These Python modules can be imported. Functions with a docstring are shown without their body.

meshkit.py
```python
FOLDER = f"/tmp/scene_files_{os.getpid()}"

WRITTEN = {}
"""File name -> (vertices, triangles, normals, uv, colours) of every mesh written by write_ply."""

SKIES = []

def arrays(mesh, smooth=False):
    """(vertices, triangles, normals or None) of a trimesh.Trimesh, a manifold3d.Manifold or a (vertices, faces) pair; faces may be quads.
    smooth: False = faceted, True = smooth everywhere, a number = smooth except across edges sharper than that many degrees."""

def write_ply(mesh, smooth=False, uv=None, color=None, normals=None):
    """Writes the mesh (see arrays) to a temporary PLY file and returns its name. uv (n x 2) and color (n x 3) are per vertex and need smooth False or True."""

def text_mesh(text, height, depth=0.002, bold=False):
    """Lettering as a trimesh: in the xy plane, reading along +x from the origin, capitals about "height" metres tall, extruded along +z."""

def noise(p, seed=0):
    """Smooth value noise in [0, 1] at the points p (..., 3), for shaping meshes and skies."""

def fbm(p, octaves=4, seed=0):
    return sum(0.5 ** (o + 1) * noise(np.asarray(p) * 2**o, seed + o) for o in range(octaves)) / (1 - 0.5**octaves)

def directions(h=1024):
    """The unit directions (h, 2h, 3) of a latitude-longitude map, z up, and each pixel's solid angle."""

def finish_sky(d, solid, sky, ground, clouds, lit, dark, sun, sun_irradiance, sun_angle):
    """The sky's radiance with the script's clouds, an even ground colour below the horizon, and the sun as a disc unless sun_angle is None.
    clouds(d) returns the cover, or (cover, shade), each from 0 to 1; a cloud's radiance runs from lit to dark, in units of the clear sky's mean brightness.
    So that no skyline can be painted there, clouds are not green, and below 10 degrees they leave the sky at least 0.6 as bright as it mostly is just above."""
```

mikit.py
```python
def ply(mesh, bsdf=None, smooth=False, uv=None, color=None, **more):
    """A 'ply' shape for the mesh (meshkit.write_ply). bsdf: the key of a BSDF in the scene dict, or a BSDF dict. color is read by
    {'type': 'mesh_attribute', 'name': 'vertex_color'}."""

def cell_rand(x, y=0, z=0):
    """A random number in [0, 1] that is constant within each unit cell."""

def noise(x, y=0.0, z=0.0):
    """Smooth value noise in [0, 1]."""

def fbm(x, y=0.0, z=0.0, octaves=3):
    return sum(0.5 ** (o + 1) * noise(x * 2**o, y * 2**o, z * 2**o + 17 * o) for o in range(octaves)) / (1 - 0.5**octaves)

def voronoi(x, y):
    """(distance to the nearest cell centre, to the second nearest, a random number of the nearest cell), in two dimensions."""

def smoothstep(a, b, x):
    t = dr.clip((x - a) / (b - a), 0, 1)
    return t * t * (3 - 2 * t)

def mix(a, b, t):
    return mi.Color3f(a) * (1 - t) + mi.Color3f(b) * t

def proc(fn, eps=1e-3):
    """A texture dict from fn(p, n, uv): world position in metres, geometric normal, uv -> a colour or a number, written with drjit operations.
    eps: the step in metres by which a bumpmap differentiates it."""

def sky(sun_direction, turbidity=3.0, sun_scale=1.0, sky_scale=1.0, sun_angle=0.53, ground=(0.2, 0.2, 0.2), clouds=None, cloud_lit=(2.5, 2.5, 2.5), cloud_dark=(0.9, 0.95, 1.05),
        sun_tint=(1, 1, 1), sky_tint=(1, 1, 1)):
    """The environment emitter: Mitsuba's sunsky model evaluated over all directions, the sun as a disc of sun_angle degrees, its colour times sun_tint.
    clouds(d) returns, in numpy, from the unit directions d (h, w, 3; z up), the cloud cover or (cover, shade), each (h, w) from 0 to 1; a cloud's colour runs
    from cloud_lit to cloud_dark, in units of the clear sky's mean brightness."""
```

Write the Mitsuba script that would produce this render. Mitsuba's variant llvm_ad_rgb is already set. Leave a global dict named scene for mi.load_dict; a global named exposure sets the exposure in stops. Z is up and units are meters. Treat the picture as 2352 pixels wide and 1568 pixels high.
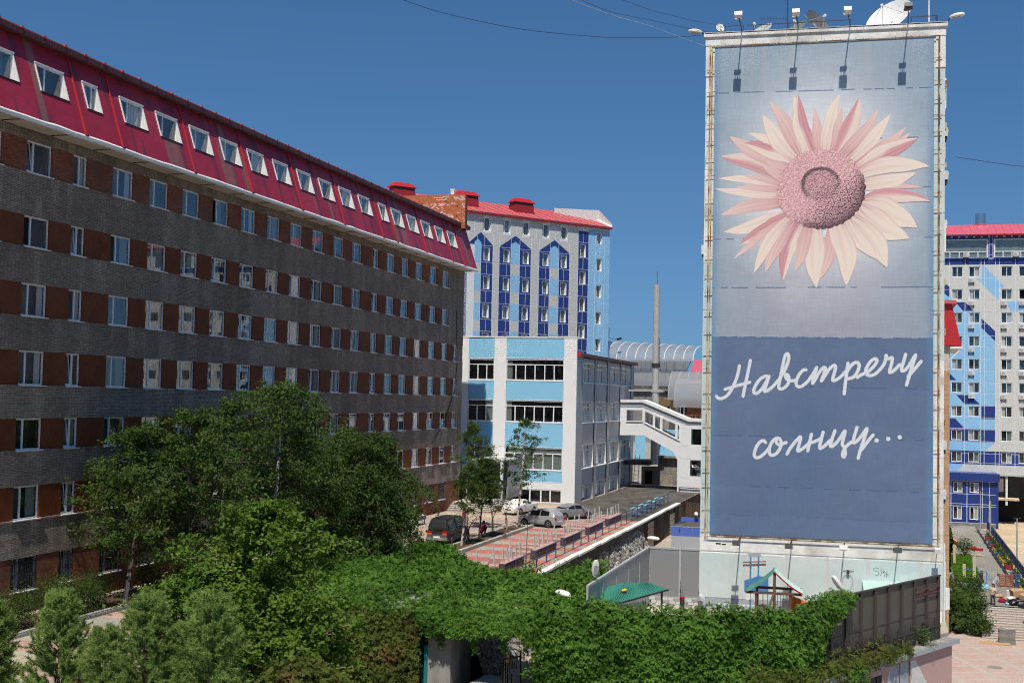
import math, random
import numpy as np, trimesh, manifold3d, shapely
import mitsuba as mi, drjit as dr
import mikit, meshkit
from mikit import noise, fbm, cell_rand, smoothstep, mix, voronoi
from shapely.geometry import Polygon, LineString, box as sbox
from shapely.ops import unary_union

scene, labels = {}, {}
exposure = 1.55
T4 = mi.ScalarTransform4f
# ---------------------------------------------------------------- camera
CAM = np.array([0., 0., 11.])
_yaw, _pitch, _roll = math.radians(16.5), math.atan(130 / 2800), math.radians(1.18)
_fw = np.array([-math.sin(_yaw) * math.cos(_pitch), math.cos(_yaw) * math.cos(_pitch), math.sin(_pitch)])
_r0 = np.array([math.cos(_yaw), math.sin(_yaw), 0.]); _u0 = np.cross(_r0, _fw)
_up = -math.sin(_roll) * _r0 + math.cos(_roll) * _u0
scene['camera'] = {'type': 'perspective', 'fov_axis': 'x', 'fov': math.degrees(2 * math.atan(1176 / 2800)), 'near_clip': 0.5, 'far_clip': 3000.,
                   'to_world': T4().look_at(origin=CAM.tolist(), target=(CAM + _fw * 50).tolist(), up=_up.tolist())}
# ---------------------------------------------------------------- sky and sun
_el = math.radians(57); _az = math.radians(7.2)
SUN = np.array([math.sin(_az) * math.cos(_el), -math.cos(_az) * math.cos(_el), math.sin(_el)])
scene['daylight'] = mikit.sky(SUN.tolist(), turbidity=2.5, ground=(0.22, 0.21, 0.2), sky_tint=(.36, .565, .72), sun_tint=(.90, 1.0, 1.16))
# ---------------------------------------------------------------- helpers
RNG = np.random.default_rng(7)
_used = {}
def uniq(base):
    n = _used.get(base, 0); _used[base] = n + 1
    return base if n == 0 else f'{base}_{n:03d}'
def tag(key, label=None, cat=None, group=None, kind=None):
    d = labels.setdefault(key, {})
    for k, v in (('label', label), ('category', cat), ('group', group), ('kind', kind)):
        if v: d[k] = v
    return key
def thing(name, label, cat, group=None, kind=None):
    return tag(uniq(name), label, cat, group, kind)
def tw(T):
    return T4(np.asarray(T, float).tolist())
def put(parent, name, mesh, bsdf=None, T=None, smooth=False, label=None, kind=None, uv=None, color=None):
    key = uniq(parent + '__' + name if parent else name)
    d = mesh if isinstance(mesh, dict) else ply(mesh, bsdf, smooth, uv, color)
    if T is not None: d = {**d, 'to_world': tw(T)}
    scene[key] = d
    if label: tag(key, label)
    if kind: tag(key, kind=kind)
    return key
def ply(mesh, bsdf, smooth=False, uv=None, color=None):
    if isinstance(mesh, M): uv = uv if uv is not None else mesh.uvs(); mesh = mesh.vf()
    return mikit.ply(mesh, 'mat_' + bsdf, smooth, uv=uv, color=color)
def whole(name, mesh, bsdf, label, cat, group=None, kind=None, smooth=False, T=None):
    k = thing(name, label, cat, group, kind)
    d = mesh if isinstance(mesh, dict) else ply(mesh, bsdf, smooth)
    scene[k] = {**d, 'to_world': tw(T)} if T is not None else d
    return k
def struct(name, mesh, bsdf, smooth=False, label=None):
    k = uniq(name); scene[k] = ply(mesh, bsdf, smooth); tag(k, label=label, kind='structure'); return k
def frame(o, s, up=(0, 0, 1)):
    """local (s right, y inward, z up) -> world, for a facade seen from its front"""
    s = np.asarray(s, float); s /= np.linalg.norm(s); z = np.asarray(up, float); y = np.cross(z, s)
    m = np.eye(4); m[:3, 0], m[:3, 1], m[:3, 2], m[:3, 3] = s, y, z, o; return m
def move(x=0, y=0, z=0, rz=0, s=1):
    c, n = math.cos(rz), math.sin(rz)
    return np.array([[c * s, -n * s, 0, x], [n * s, c * s, 0, y], [0, 0, s, z], [0, 0, 0, 1.]])
def tri2(polys):
    polys = [np.asarray(p, float) for p in polys]
    return np.vstack(polys), np.asarray(manifold3d.triangulate(polys), int)
def ccw(p):
    p = np.asarray(p, float); a = np.sum(p[:, 0] * np.roll(p[:, 1], -1) - p[:, 1] * np.roll(p[:, 0], -1))
    return p if a > 0 else p[::-1]
class M:
    def __init__(s): s.V, s.F, s.n, s.U = [], [], 0, []
    def add(s, v, f, uv=None):
        v = np.asarray(v, float); f = np.asarray(f, int)
        if f.shape[1] == 4: f = np.vstack([f[:, [0, 1, 2]], f[:, [0, 2, 3]]])
        s.V.append(v); s.F.append(f + s.n); s.n += len(v)
        if uv is not None: s.U.append(np.asarray(uv, float))
        return s
    def vf(s): return np.vstack(s.V), np.vstack(s.F)
    def uvs(s): return np.vstack(s.U) if s.U else None
    def box(s, x0, x1, y0, y1, z0, z1):
        return s.obox(((x0 + x1) / 2, (y0 + y1) / 2, (z0 + z1) / 2), ((x1 - x0) / 2, 0, 0), (0, (y1 - y0) / 2, 0), (0, 0, (z1 - z0) / 2))
    def obox(s, c, a, b, d):
        c, a, b, d = (np.asarray(q, float) for q in (c, a, b, d))
        v = [c + i * a + j * b + k * d for k in (-1, 1) for j in (-1, 1) for i in (-1, 1)]
        return s.add(v, [[0, 2, 3, 1], [4, 5, 7, 6], [0, 1, 5, 4], [2, 6, 7, 3], [0, 4, 6, 2], [1, 3, 7, 5]])
    def quad(s, *p): return s.add(p, [[0, 1, 2, 3]])
    def tri(s, *p): return s.add(p, [[0, 1, 2]])
    def prism(s, poly, h0, h1, fn, holes=()):
        """poly (2-D) between heights h0 and h1; fn(a, b, h) -> point arrays"""
        loops = [ccw(poly)] + [ccw(q)[::-1] for q in holes]
        p, t = tri2(loops); n = len(p)
        lo = fn(p[:, 0], p[:, 1], np.full(n, h0)); hi = fn(p[:, 0], p[:, 1], np.full(n, h1))
        f = [t + n, t[:, ::-1]]; o = 0
        for l in loops:
            m = len(l); i = np.arange(m); j = (i + 1) % m
            f.append(np.stack([i + o, j + o, j + o + n], 1)); f.append(np.stack([i + o, j + o + n, i + o + n], 1)); o += m
        return s.add(np.vstack([lo, hi]), np.vstack(f))
    def tube(s, pts, r, n=6, cap=True):
        pts = np.asarray(pts, float); k = len(pts); r = np.broadcast_to(np.asarray(r, float), k)
        t = np.gradient(pts, axis=0); t /= np.maximum(np.linalg.norm(t, axis=1, keepdims=True), 1e-9)
        a = np.array([0, 0, 1.]) if abs(t[0, 2]) < .9 else np.array([1., 0, 0])
        u = np.cross(t, a); u /= np.maximum(np.linalg.norm(u, axis=1, keepdims=True), 1e-9); w = np.cross(t, u)
        g = np.arange(n) / n * 2 * np.pi
        v = pts[:, None] + r[:, None, None] * (np.cos(g)[None, :, None] * u[:, None] + np.sin(g)[None, :, None] * w[:, None])
        v = v.reshape(-1, 3); f = []
        for i in range(k - 1):
            for j in range(n):
                q = (j + 1) % n; f.append([i * n + j, i * n + q, (i + 1) * n + q, (i + 1) * n + j])
        f = np.asarray(f); f = np.vstack([f[:, [0, 1, 2]], f[:, [0, 2, 3]]])
        if cap:
            c = len(v); v = np.vstack([v, pts[:1], pts[-1:]])
            f = np.vstack([f, [[c, (j + 1) % n, j] for j in range(n)], [[c + 1, (k - 1) * n + j, (k - 1) * n + (j + 1) % n] for j in range(n)]])
        return s.add(v, f)
    def bar(s, p, q, a=.03, b=None):
        """square bar between two points"""
        p, q = np.asarray(p, float), np.asarray(q, float); b = a if b is None else b
        d = q - p; l = np.linalg.norm(d); d /= l; h = np.array([0, 0, 1.]) if abs(d[2]) < .95 else np.array([0, 1., 0])
        u = np.cross(d, h); u /= np.linalg.norm(u); w = np.cross(u, d)
        return s.obox((p + q) / 2, d * l / 2, u * a / 2, w * b / 2)
    def rings(s, rings, close=True, caps=True):
        """loft through rings of equal length"""
        R = np.asarray(rings, float); k, n = R.shape[:2]; f = []
        for i in range(k - 1):
            for j in range(n if close else n - 1):
                q = (j + 1) % n; f.append([i * n + j, i * n + q, (i + 1) * n + q, (i + 1) * n + j])
        f = np.asarray(f); f = np.vstack([f[:, [0, 1, 2]], f[:, [0, 2, 3]]]); v = R.reshape(-1, 3)
        if caps:
            c = len(v); v = np.vstack([v, R[0].mean(0)[None], R[-1].mean(0)[None]])
            f = np.vstack([f, [[c, (j + 1) % n, j] for j in range(n)], [[c + 1, (k - 1) * n + j, (k - 1) * n + (j + 1) % n] for j in range(n)]])
        return s.add(v, f)
    def mesh(s, other, T=None):
        v, f = other.vf() if isinstance(other, M) else (np.asarray(other.vertices), np.asarray(other.faces)) if hasattr(other, 'vertices') else other
        if T is not None: T = np.asarray(T); v = v @ T[:3, :3].T + T[:3, 3]
        return s.add(v, f)
def xz(y0=0):  # prism map: polygon in (x, z), height along y
    return lambda a, b, h: np.stack([a, h + y0, b], 1)
def xy(): return lambda a, b, h: np.stack([a, b, h], 1)
def yz(): return lambda a, b, h: np.stack([h, a, b], 1)
def walled(s0, s1, z0, z1, holes, y=0., depth=.3, m=None, reveal=True):
    """wall sheet in the local plane y with rectangular holes (s0, s1, z0, z1) and their reveals"""
    m = m or M(); zs = sorted({z0, z1, *[h[2] for h in holes], *[h[3] for h in holes]}); zs = [z for z in zs if z0 <= z <= z1]
    for a, b in zip(zs, zs[1:]):
        x = s0
        for h in sorted(h for h in holes if h[2] < (a + b) / 2 < h[3]):
            if h[0] > x: m.quad((x, y, a), (h[0], y, a), (h[0], y, b), (x, y, b))
            x = max(x, h[1])
        if x < s1: m.quad((x, y, a), (s1, y, a), (s1, y, b), (x, y, b))
    if reveal:
        for h in holes:
            a, b, c, d = h; e = y + depth
            m.quad((a, y, c), (a, e, c), (a, e, d), (a, y, d)); m.quad((b, y, d), (b, e, d), (b, e, c), (b, y, c))
            m.quad((a, y, d), (a, e, d), (b, e, d), (b, y, d)); m.quad((b, y, c), (b, e, c), (a, e, c), (a, y, c))
    return m
_wcache = {}
def window(parent, T, w, h, mull=(.5,), transom=None, fw=.07, back='room_dark', opened=None, sill=.12, frame_b='white_pvc', name='window', backd=.45, tilt=None, curtain=None, label=None):
    """one window at local (0, 0, 0): frame mesh > panes, sill, room"""
    key = (round(w, 2), round(h, 2), mull, transom, fw, back, opened, sill, frame_b, backd, tilt, curtain)
    if key not in _wcache:
        m = M(); xs = [0] + [q * w for q in mull] + [w]
        m.box(0, fw, -.02, .05, 0, h).box(w - fw, w, -.02, .05, 0, h).box(fw, w - fw, -.02, .05, 0, fw).box(fw, w - fw, -.02, .05, h - fw, h)
        zt = h * transom if transom else None; top = zt if zt else h - fw
        for q in xs[1:-1]: m.box(q - fw * .6, q + fw * .6, -.022, .048, fw, top)
        if zt: m.box(fw, w - fw, -.021, .049, zt - fw * .5, zt + fw * .5)
        g = M()
        for i, (a, b) in enumerate(zip(xs, xs[1:])):
            if i == opened: continue
            if i == tilt:
                for z0, z1, dy in ((fw, fw + .05, .0), (top - .05, top, .16)): m.box(a + fw * .5, b - fw * .5, dy + .02, dy + .06, z0, z1)
                m.bar((a + fw * .7, .03, fw), (a + fw * .7, .2, top), .05); m.bar((b - fw * .7, .03, fw), (b - fw * .7, .2, top), .05)
                g.quad((a + fw * .5, .035, fw), (b - fw * .5, .035, fw), (b - fw * .5, .2, top), (a + fw * .5, .2, top))
            else: g.quad((a, .015, fw), (b, .015, fw), (b, .015, top), (a, .015, top))
        if zt:
            g.quad((0, .016, zt), (w, .016, zt), (w, .016, h), (0, .016, h))
        r = M().quad((-.02, backd, -.02), (w + .02, backd, -.02), (w + .02, backd, h + .02), (-.02, backd, h + .02))
        for a, b in ((-.02, -.02), (w + .02, w + .02)): r.quad((a, .05, -.02), (b, backd, -.02), (b, backd, h + .02), (a, .05, h + .02))
        r.quad((-.02, .05, -.02), (w + .02, .05, -.02), (w + .02, backd, -.02), (-.02, backd, -.02)); r.quad((-.02, .05, h + .02), (w + .02, .05, h + .02), (w + .02, backd, h + .02), (-.02, backd, h + .02))
        c = None
        if curtain:
            a0, a1, cb = curtain; n = 14; x = np.linspace(a0 * w, a1 * w, n); y = .16 + .03 * np.sin(np.arange(n) * 2.1); c = M()
            for i in range(n - 1): c.quad((x[i], y[i], .02), (x[i + 1], y[i + 1], .02), (x[i + 1], y[i + 1], h - .02), (x[i], y[i], h - .02))
            c = ply(c, cb)
        sl = ply(M().box(-.04, w + .04, -sill, .0, -.05, -.0), frame_b) if sill else None
        _wcache[key] = (ply(m, frame_b), ply(g, 'pane') if g.n else None, sl, ply(r, back), c)
    f, g, sl, r, c = _wcache[key]
    k = put(parent, name, f, T=T, label=label)
    if g: put(k, 'pane', g, T=T)
    if sl: put(k, 'sill', sl, T=T)
    put(k, 'room', r, T=T)
    if c: put(k, 'curtain', c, T=T)
    return k
# ---------------------------------------------------------------- materials
def srgb(*c):
    c = np.asarray(c, float) / 255; return np.where(c <= .04045, c / 12.92, ((c + .055) / 1.055) ** 2.4).tolist()
def plain(key, rgb, rough=.6, metal=0., spec=.5, **kw):
    scene['mat_' + key] = {'type': 'twosided', 'b': {'type': 'principled', 'base_color': {'type': 'rgb', 'value': list(rgb)}, 'roughness': rough, 'metallic': metal, 'specular': spec, **kw}}
def tex(key, fn, rough=.75, spec=.3, bump=None, eps=.004, metal=0.):
    b = {'type': 'principled', 'base_color': mikit.proc(fn), 'roughness': rough, 'specular': spec, 'metallic': metal}
    if bump: b = {'type': 'bumpmap', 'tex': mikit.proc(bump, eps), 'scale': 1.0, 'b': b}
    scene['mat_' + key] = {'type': 'twosided', 'b': b}
def C(*c): return mi.Color3f(*c)
def f01(x): return x - dr.floor(x)
def bricks(a, z, w, h, j, off=.5):
    r = dr.floor(z / h); x = a / w + off * (r - 2 * dr.floor(r / 2)); c = dr.floor(x)
    fx, fz = f01(x), f01(z / h)
    e = dr.minimum(dr.minimum(fx, 1 - fx) * w, dr.minimum(fz, 1 - fz) * h)
    return smoothstep(j * .35, j, e), cell_rand(c, r, 5), c, r
def grey_brick(p, n, uv):
    a = p.y + p.x; m, q, c, r = bricks(a, p.z, .26, .078, .014, .12)
    blot = fbm(a * .35, p.z * .5, 3.); st = noise(a * 1.7, p.z * .22, 9.)
    col = mix(C(.25, .205, .165), C(.42, .345, .28), q) * (.72 + .5 * blot) * (.86 + .28 * smoothstep(.35, .7, st))
    return dr.lerp(C(.085, .072, .058), col, m)
def red_brick(p, n, uv):
    a = p.y + p.x; m, q, c, r = bricks(a, p.z, .26, .078, .013)
    col = mix(C(.20, .062, .032), C(.33, .115, .06), q) * (.65 + .7 * fbm(a * .8, p.z * .8, 1.))
    w = smoothstep(.62, .75, fbm(a * .9, p.z * 1.6, 7.)) * .5
    return dr.lerp(C(.09, .07, .06), mix(col, C(.16, .13, .12), w), m)
def orange_brick(p, n, uv):
    a = p.x; m, q, c, r = bricks(a, p.z, .26, .1, .016)
    wt = smoothstep(.60, .66, noise(a * 1.3, p.z * 4.5, 2.)) * smoothstep(.45, .6, q)
    return dr.lerp(C(.20, .12, .08), mix(mix(C(.44, .12, .045), C(.58, .2, .085), q), C(.7, .62, .55), wt), m)
def rust_paint(p, n, uv):
    a = p.y + p.x
    return mix(C(.135, .036, .013), C(.205, .06, .02), fbm(a * 1.2, p.z * 1.4, 4.)) * (.8 + .3 * noise(a * 9, p.z * 9, 1.))
def mansard_red(p, n, uv):
    a = p.y; st = noise(a * 2.4, p.z * .18, 2.); ln = f01(p.z / .11)
    base = mix(C(.30, .018, .042), C(.40, .035, .065), noise(a * .7, p.z * .3, 5.))
    base = mix(base, C(.13, .03, .05), smoothstep(.52, .8, st) * .75)
    base = mix(base, C(.22, .15, .12), smoothstep(.8, .9, noise(a * 1.1, p.z * .12, 8.)) * .6)
    return base * (.86 + .2 * smoothstep(.0, .25, ln)) * (.9 + .2 * noise(a * 3, p.z * 12, 3.))
def concrete(p, n, uv):
    g = fbm(p.x * .8 + p.y * .8, p.z * .9, p.y * .5, 4); s = noise(p.x * 3 + p.y * 3, p.z * .35, 1.)
    return mix(C(.17, .16, .145), C(.36, .34, .31), g) * (.75 + .4 * s)
def pale_panel(p, n, uv):
    g = fbm(p.x * .45, p.z * .6, 3., 4); s = smoothstep(.55, .85, noise(p.x * 2.6, p.z * .2, 4.))
    b = mix(C(.50, .63, .63), C(.68, .74, .71), g)
    b = mix(b, C(.52, .50, .44), s * .22)
    return b * (.95 + .1 * fbm(p.x * 5 + g, p.z * 6, 1., 3)) 
def old_white(p, n, uv):
    g = fbm(p.x * .7 + p.y * .7, p.z * .8, 2., 4); r = smoothstep(.70, .86, noise(p.x * 3.1 + p.y * 2, p.z * .17, 6.))
    b = mix(C(.58, .56, .51), C(.84, .83, .79), smoothstep(.2, .58, g))
    b = mix(b, C(.55, .38, .22), r * .35)
    return b * (.84 + .3 * fbm(p.x * 3 + p.y * 3, p.z * 3, 8., 4))
def rusty(p, n, uv):
    g = fbm(p.x * 3, p.z * 1.6, p.y, 3); return mix(C(.23, .095, .035), C(.58, .47, .31), smoothstep(.38, .62, g))
def banner_cloth(p, n, uv):
    # uv in metres on the cloth: u from the left edge, v above the lower edge (12.75 x 29.6)
    u, v = uv.x, uv.y
    top = smoothstep(11.8, 11.84, v)
    du, dv = (u - 6.35) / 6.6, (v - 20.6) / 8.6
    g = dr.exp(-1.25 * (du * du + dv * dv))
    sky = mix(C(.33, .42, .50), C(.92, .90, .92), smoothstep(.16, .98, g))
    sky = mix(sky, C(.43, .40, .46), smoothstep(20., 13.5, v) * .55 * (1 - dr.square((u - 6.4) / 8.2)))
    low = mix(C(.115, .178, .30), C(.15, .20, .315), noise(u * .35, v * .3, 2.))
    c = mix(low, sky, top)
    for h, tilt in ((26.6, -.01), (23.63, -.004), (20.68, 0.), (17.72, 0.), (14.8, .004), (11.82, .002), (8.88, .0), (5.9, -.0), (2.92, -.0), (1.2, 0.)):
        dd = dr.abs(v - h - tilt * (u - 6.4) - .03 * (noise(u * 2.2, h, 3.) - .5))
        gap = smoothstep(.42, .5, noise(u * 2.9, h * 3.1, 1.))
        c = mix(c, C(.055, .115, .27), smoothstep(.05, .02, dd) * gap * (.75 if h != 1.2 else .5))
        c = c * (1 - .05 * smoothstep(0., .04, v - h - tilt * (u - 6.4)) * smoothstep(3., .2, v - h))
    e = dr.minimum(u, 12.75 - u)
    c = mix(c, C(.11, .27, .47), smoothstep(.55, .0, e) * .55)
    wv = noise(u * 22, v * 2.2, 1.) * noise(u * 2.2, v * 22, 4.)
    c = c * (.95 + .16 * wv)
    st = smoothstep(.80, .95, noise(u * 5.3, 3., 8.)) * smoothstep(22, 30, v)
    c = mix(c, C(.56, .50, .47), st * .22)
    bl = fbm(u * .9 + 2 * noise(v * 1.3, u * .6, 2.), v * .7, 6., 4)
    return c * (.93 + .14 * bl)
def petal_print(p, n, uv):
    # u: 0..1 across plus 2 * shade class, v: 0..1 from base to tip
    k = dr.floor(uv.x / 2 + .001); u = uv.x - 2 * k; v = uv.y
    vein = noise(u * 17 + k * 7, v * 1.6, k); cream = C(.90, .76, .65); pink = C(.70, .36, .375); deep = C(.36, .12, .155)
    t0 = smoothstep(.78, .2, v) * .5
    w = dr.select(k < .5, t0 * .45, dr.select(k < 1.5, smoothstep(.35, .62, u + .16 * noise(v * 5, k, 2.) - .08) * .95 + .1, dr.select(k < 2.5, .80 - .45 * v, smoothstep(.62, .35, u + .16 * noise(v * 5, k, 2.) - .08) * .95 + .1)))
    w = dr.clip(w + .34 * (vein - .52), 0, 1)
    c = mix(cream, pink, w)
    c = mix(c, deep, smoothstep(.3, .0, v) * .45 * smoothstep(.3, .8, vein) + .22 * smoothstep(.82, .95, w) * smoothstep(.5, .8, vein))
    return mix(c, pink, smoothstep(.10, .0, dr.minimum(u, 1 - u)) * .45)
def seed_disc(p, n, uv):
    # uv: unit disc coordinates
    x, y = uv.x, uv.y; r = dr.sqrt(x * x + y * y); a = dr.atan2(y, x)
    f, s, q = voronoi(x * 31 + .6 * r, y * 31)
    ring = smoothstep(.0, .1, dr.abs(r - .40) - .08)
    dot = smoothstep(.62, .30, f)
    lo = smoothstep(-.1, .9, x * .75 - y * .85)                       # lower right holds the dark florets
    inner = smoothstep(.43, .36, dr.sqrt(dr.square(x) + dr.square((y - .12) * 1.02)))
    rim = smoothstep(.07, .01, dr.abs(dr.sqrt(dr.square(x) + dr.square((y - .12) * 1.02)) - .41)) * smoothstep(.5, -.5, x * .5 - y)
    gap = mix(C(.58, .27, .30), C(.07, .02, .045), dr.clip(lo * 1.15 + inner * .5 + rim * 1.4 + (.2 - .4 * q), 0, 1))
    top = mix(C(.90, .58, .57), C(.62, .36, .38), dr.clip(inner * .6 + lo * .5, 0, 1)) * (.78 + .4 * q) * (1 - .72 * dr.clip(rim + smoothstep(.72, 1.02, r) * smoothstep(.2, .9, lo), 0, 1))
    return mix(gap, top, dot * (1 - .5 * lo * smoothstep(.45, .9, q)))
def paving(p, n, uv):
    # red and grey bands, 3.9 m to the pair, of small setts
    y = p.y + .12 * noise(p.x * .3, p.y * .3, 1.)
    b = f01((y - 78.95) / 3.9); red = smoothstep(.0, .012, b) * (1 - smoothstep(.5, .512, b))
    m, q, c, r = bricks(p.x, p.y, .2, .1, .011)
    yel = smoothstep(.60, .72, noise(p.x * .17, p.y * .11, 4.)) * smoothstep(-27.5, -31, p.x)
    gr = mix(C(.29, .275, .235), C(.40, .36, .26), yel)
    rd = mix(C(.40, .145, .115), C(.42, .33, .27), smoothstep(-27, -31, p.x) * .72)
    col = mix(gr, rd, red) * (.86 + .28 * q) * (.82 + .36 * fbm(p.x * .5, p.y * .5, 3.))
    return dr.lerp(col * .72, col, m)
def walkway(p, n, uv):
    m, q, c, r = bricks(p.x, p.y, .3, .3, .012, 0.); return dr.lerp(C(.2, .17, .12), mix(C(.36, .29, .19), C(.45, .38, .27), q) * (.8 + .4 * fbm(p.x, p.y, 1.)), m)
def bitumen(p, n, uv):
    l = f01(p.x / 1.02 + .02 * noise(p.y * .8, 1., 1.)); s = smoothstep(.03, .012, l)
    b = mix(C(.05, .045, .04), C(.115, .105, .092), fbm(p.x * .9, p.y * .25, 2., 4))
    return mix(b, C(.02, .019, .018), s * .8 + .6 * smoothstep(.66, .72, noise(p.x * 1.2, p.y * .5, 9.)))
def asphalt(p, n, uv):
    g = fbm(p.x * .4, p.y * .35, 2., 4); d = noise(p.x * 14, p.y * 14, 1.)
    return mix(C(.17, .16, .14), C(.27, .255, .225), g) * (.85 + .3 * d)
def alley_mat(p, n, uv):
    return mix(C(.27, .235, .19), C(.42, .37, .30), fbm(p.x * .5, p.y * .5, 1., 4)) * (.9 + .2 * noise(p.x * 16, p.y * 16, 2.))
def plaza_mat(p, n, uv):
    # old square slabs: pinkish fields framed by grey strips, set askew
    a = (p.x * .94 + p.y * .34) / 2.9; b = (p.y * .94 - p.x * .34) / 2.1
    e = dr.minimum(dr.minimum(f01(a), 1 - f01(a)) * 2.9, dr.minimum(f01(b), 1 - f01(b)) * 2.1)
    q = fbm(p.x * .35, p.y * .35, 3., 4)
    c = mix(C(.38, .265, .225), C(.46, .355, .31), q)
    c = mix(C(.39, .35, .31), c, smoothstep(.12, .30, e))
    return c * (.88 + .24 * noise(p.x * 9, p.y * 9, 1.))
def sand_mat(p, n, uv):
    return mix(C(.36, .27, .165), C(.50, .41, .28), fbm(p.x * .35, p.y * .3, 1., 5)) * (.9 + .2 * noise(p.x * 7, p.y * 7, 1.))
def soil_mat(p, n, uv): return mix(C(.05, .036, .026), C(.115, .08, .056), fbm(p.x * 2.2, p.y * 2.2, 1., 4))
def stone_mat(p, n, uv):
    f, s, q = voronoi(p.y * 3.2, p.z * 3.2); e = smoothstep(.02, .2, s - f)
    return mix(C(.07, .066, .06), mix(C(.27, .255, .235), C(.56, .54, .50), q), e) * (.6 + .6 * noise(p.y * 11, p.z * 11, 1.))
def stone_bump(p, n, uv):
    f, s, q = voronoi(p.y * 3.2, p.z * 3.2); return smoothstep(.0, .35, s - f) * .09 + .03 * noise(p.y * 9, p.z * 9, 1.)
def dark_plank(p, n, uv):
    return mix(C(.035, .026, .02), C(.15, .105, .07), fbm(p.y * 2.5, p.z * .35, 2., 4)) * (.7 + .6 * noise(p.y * 14, p.z * .8, 1.))
def pink_brick(p, n, uv):
    a = p.x + p.y; m, q, c, r = bricks(a, p.z, .22, .07, .012); top = smoothstep(.5, .8, dr.abs(n.z))
    m2, q2, c2, r2 = bricks(p.x, p.y, .22, .11, .012); m = dr.lerp(m, m2, top); q = dr.lerp(q, q2, top)
    return dr.lerp(C(.40, .34, .31), mix(C(.36, .17, .15), C(.52, .30, .27), q), m)
def grey_kerb(p, n, uv): return mix(C(.27, .26, .235), C(.43, .415, .375), fbm(p.x * 3, p.y * 3, p.z * 3, 3))
def yellow_brick(p, n, uv):
    a = p.x + p.y; m, q, c, r = bricks(a, p.z, .25, .085, .018); wh = smoothstep(13.55, 13.65, p.z)
    return dr.lerp(C(.36, .29, .22), mix(mix(C(.40, .205, .10), C(.56, .36, .21), q), C(.62, .59, .55), wh), m)
def block_wall(p, n, uv):
    m, q, c, r = bricks(p.x, p.z, .45, .24, .035); return dr.lerp(C(.36, .34, .30), mix(C(.16, .14, .12), C(.33, .28, .24), q), m)
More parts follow.
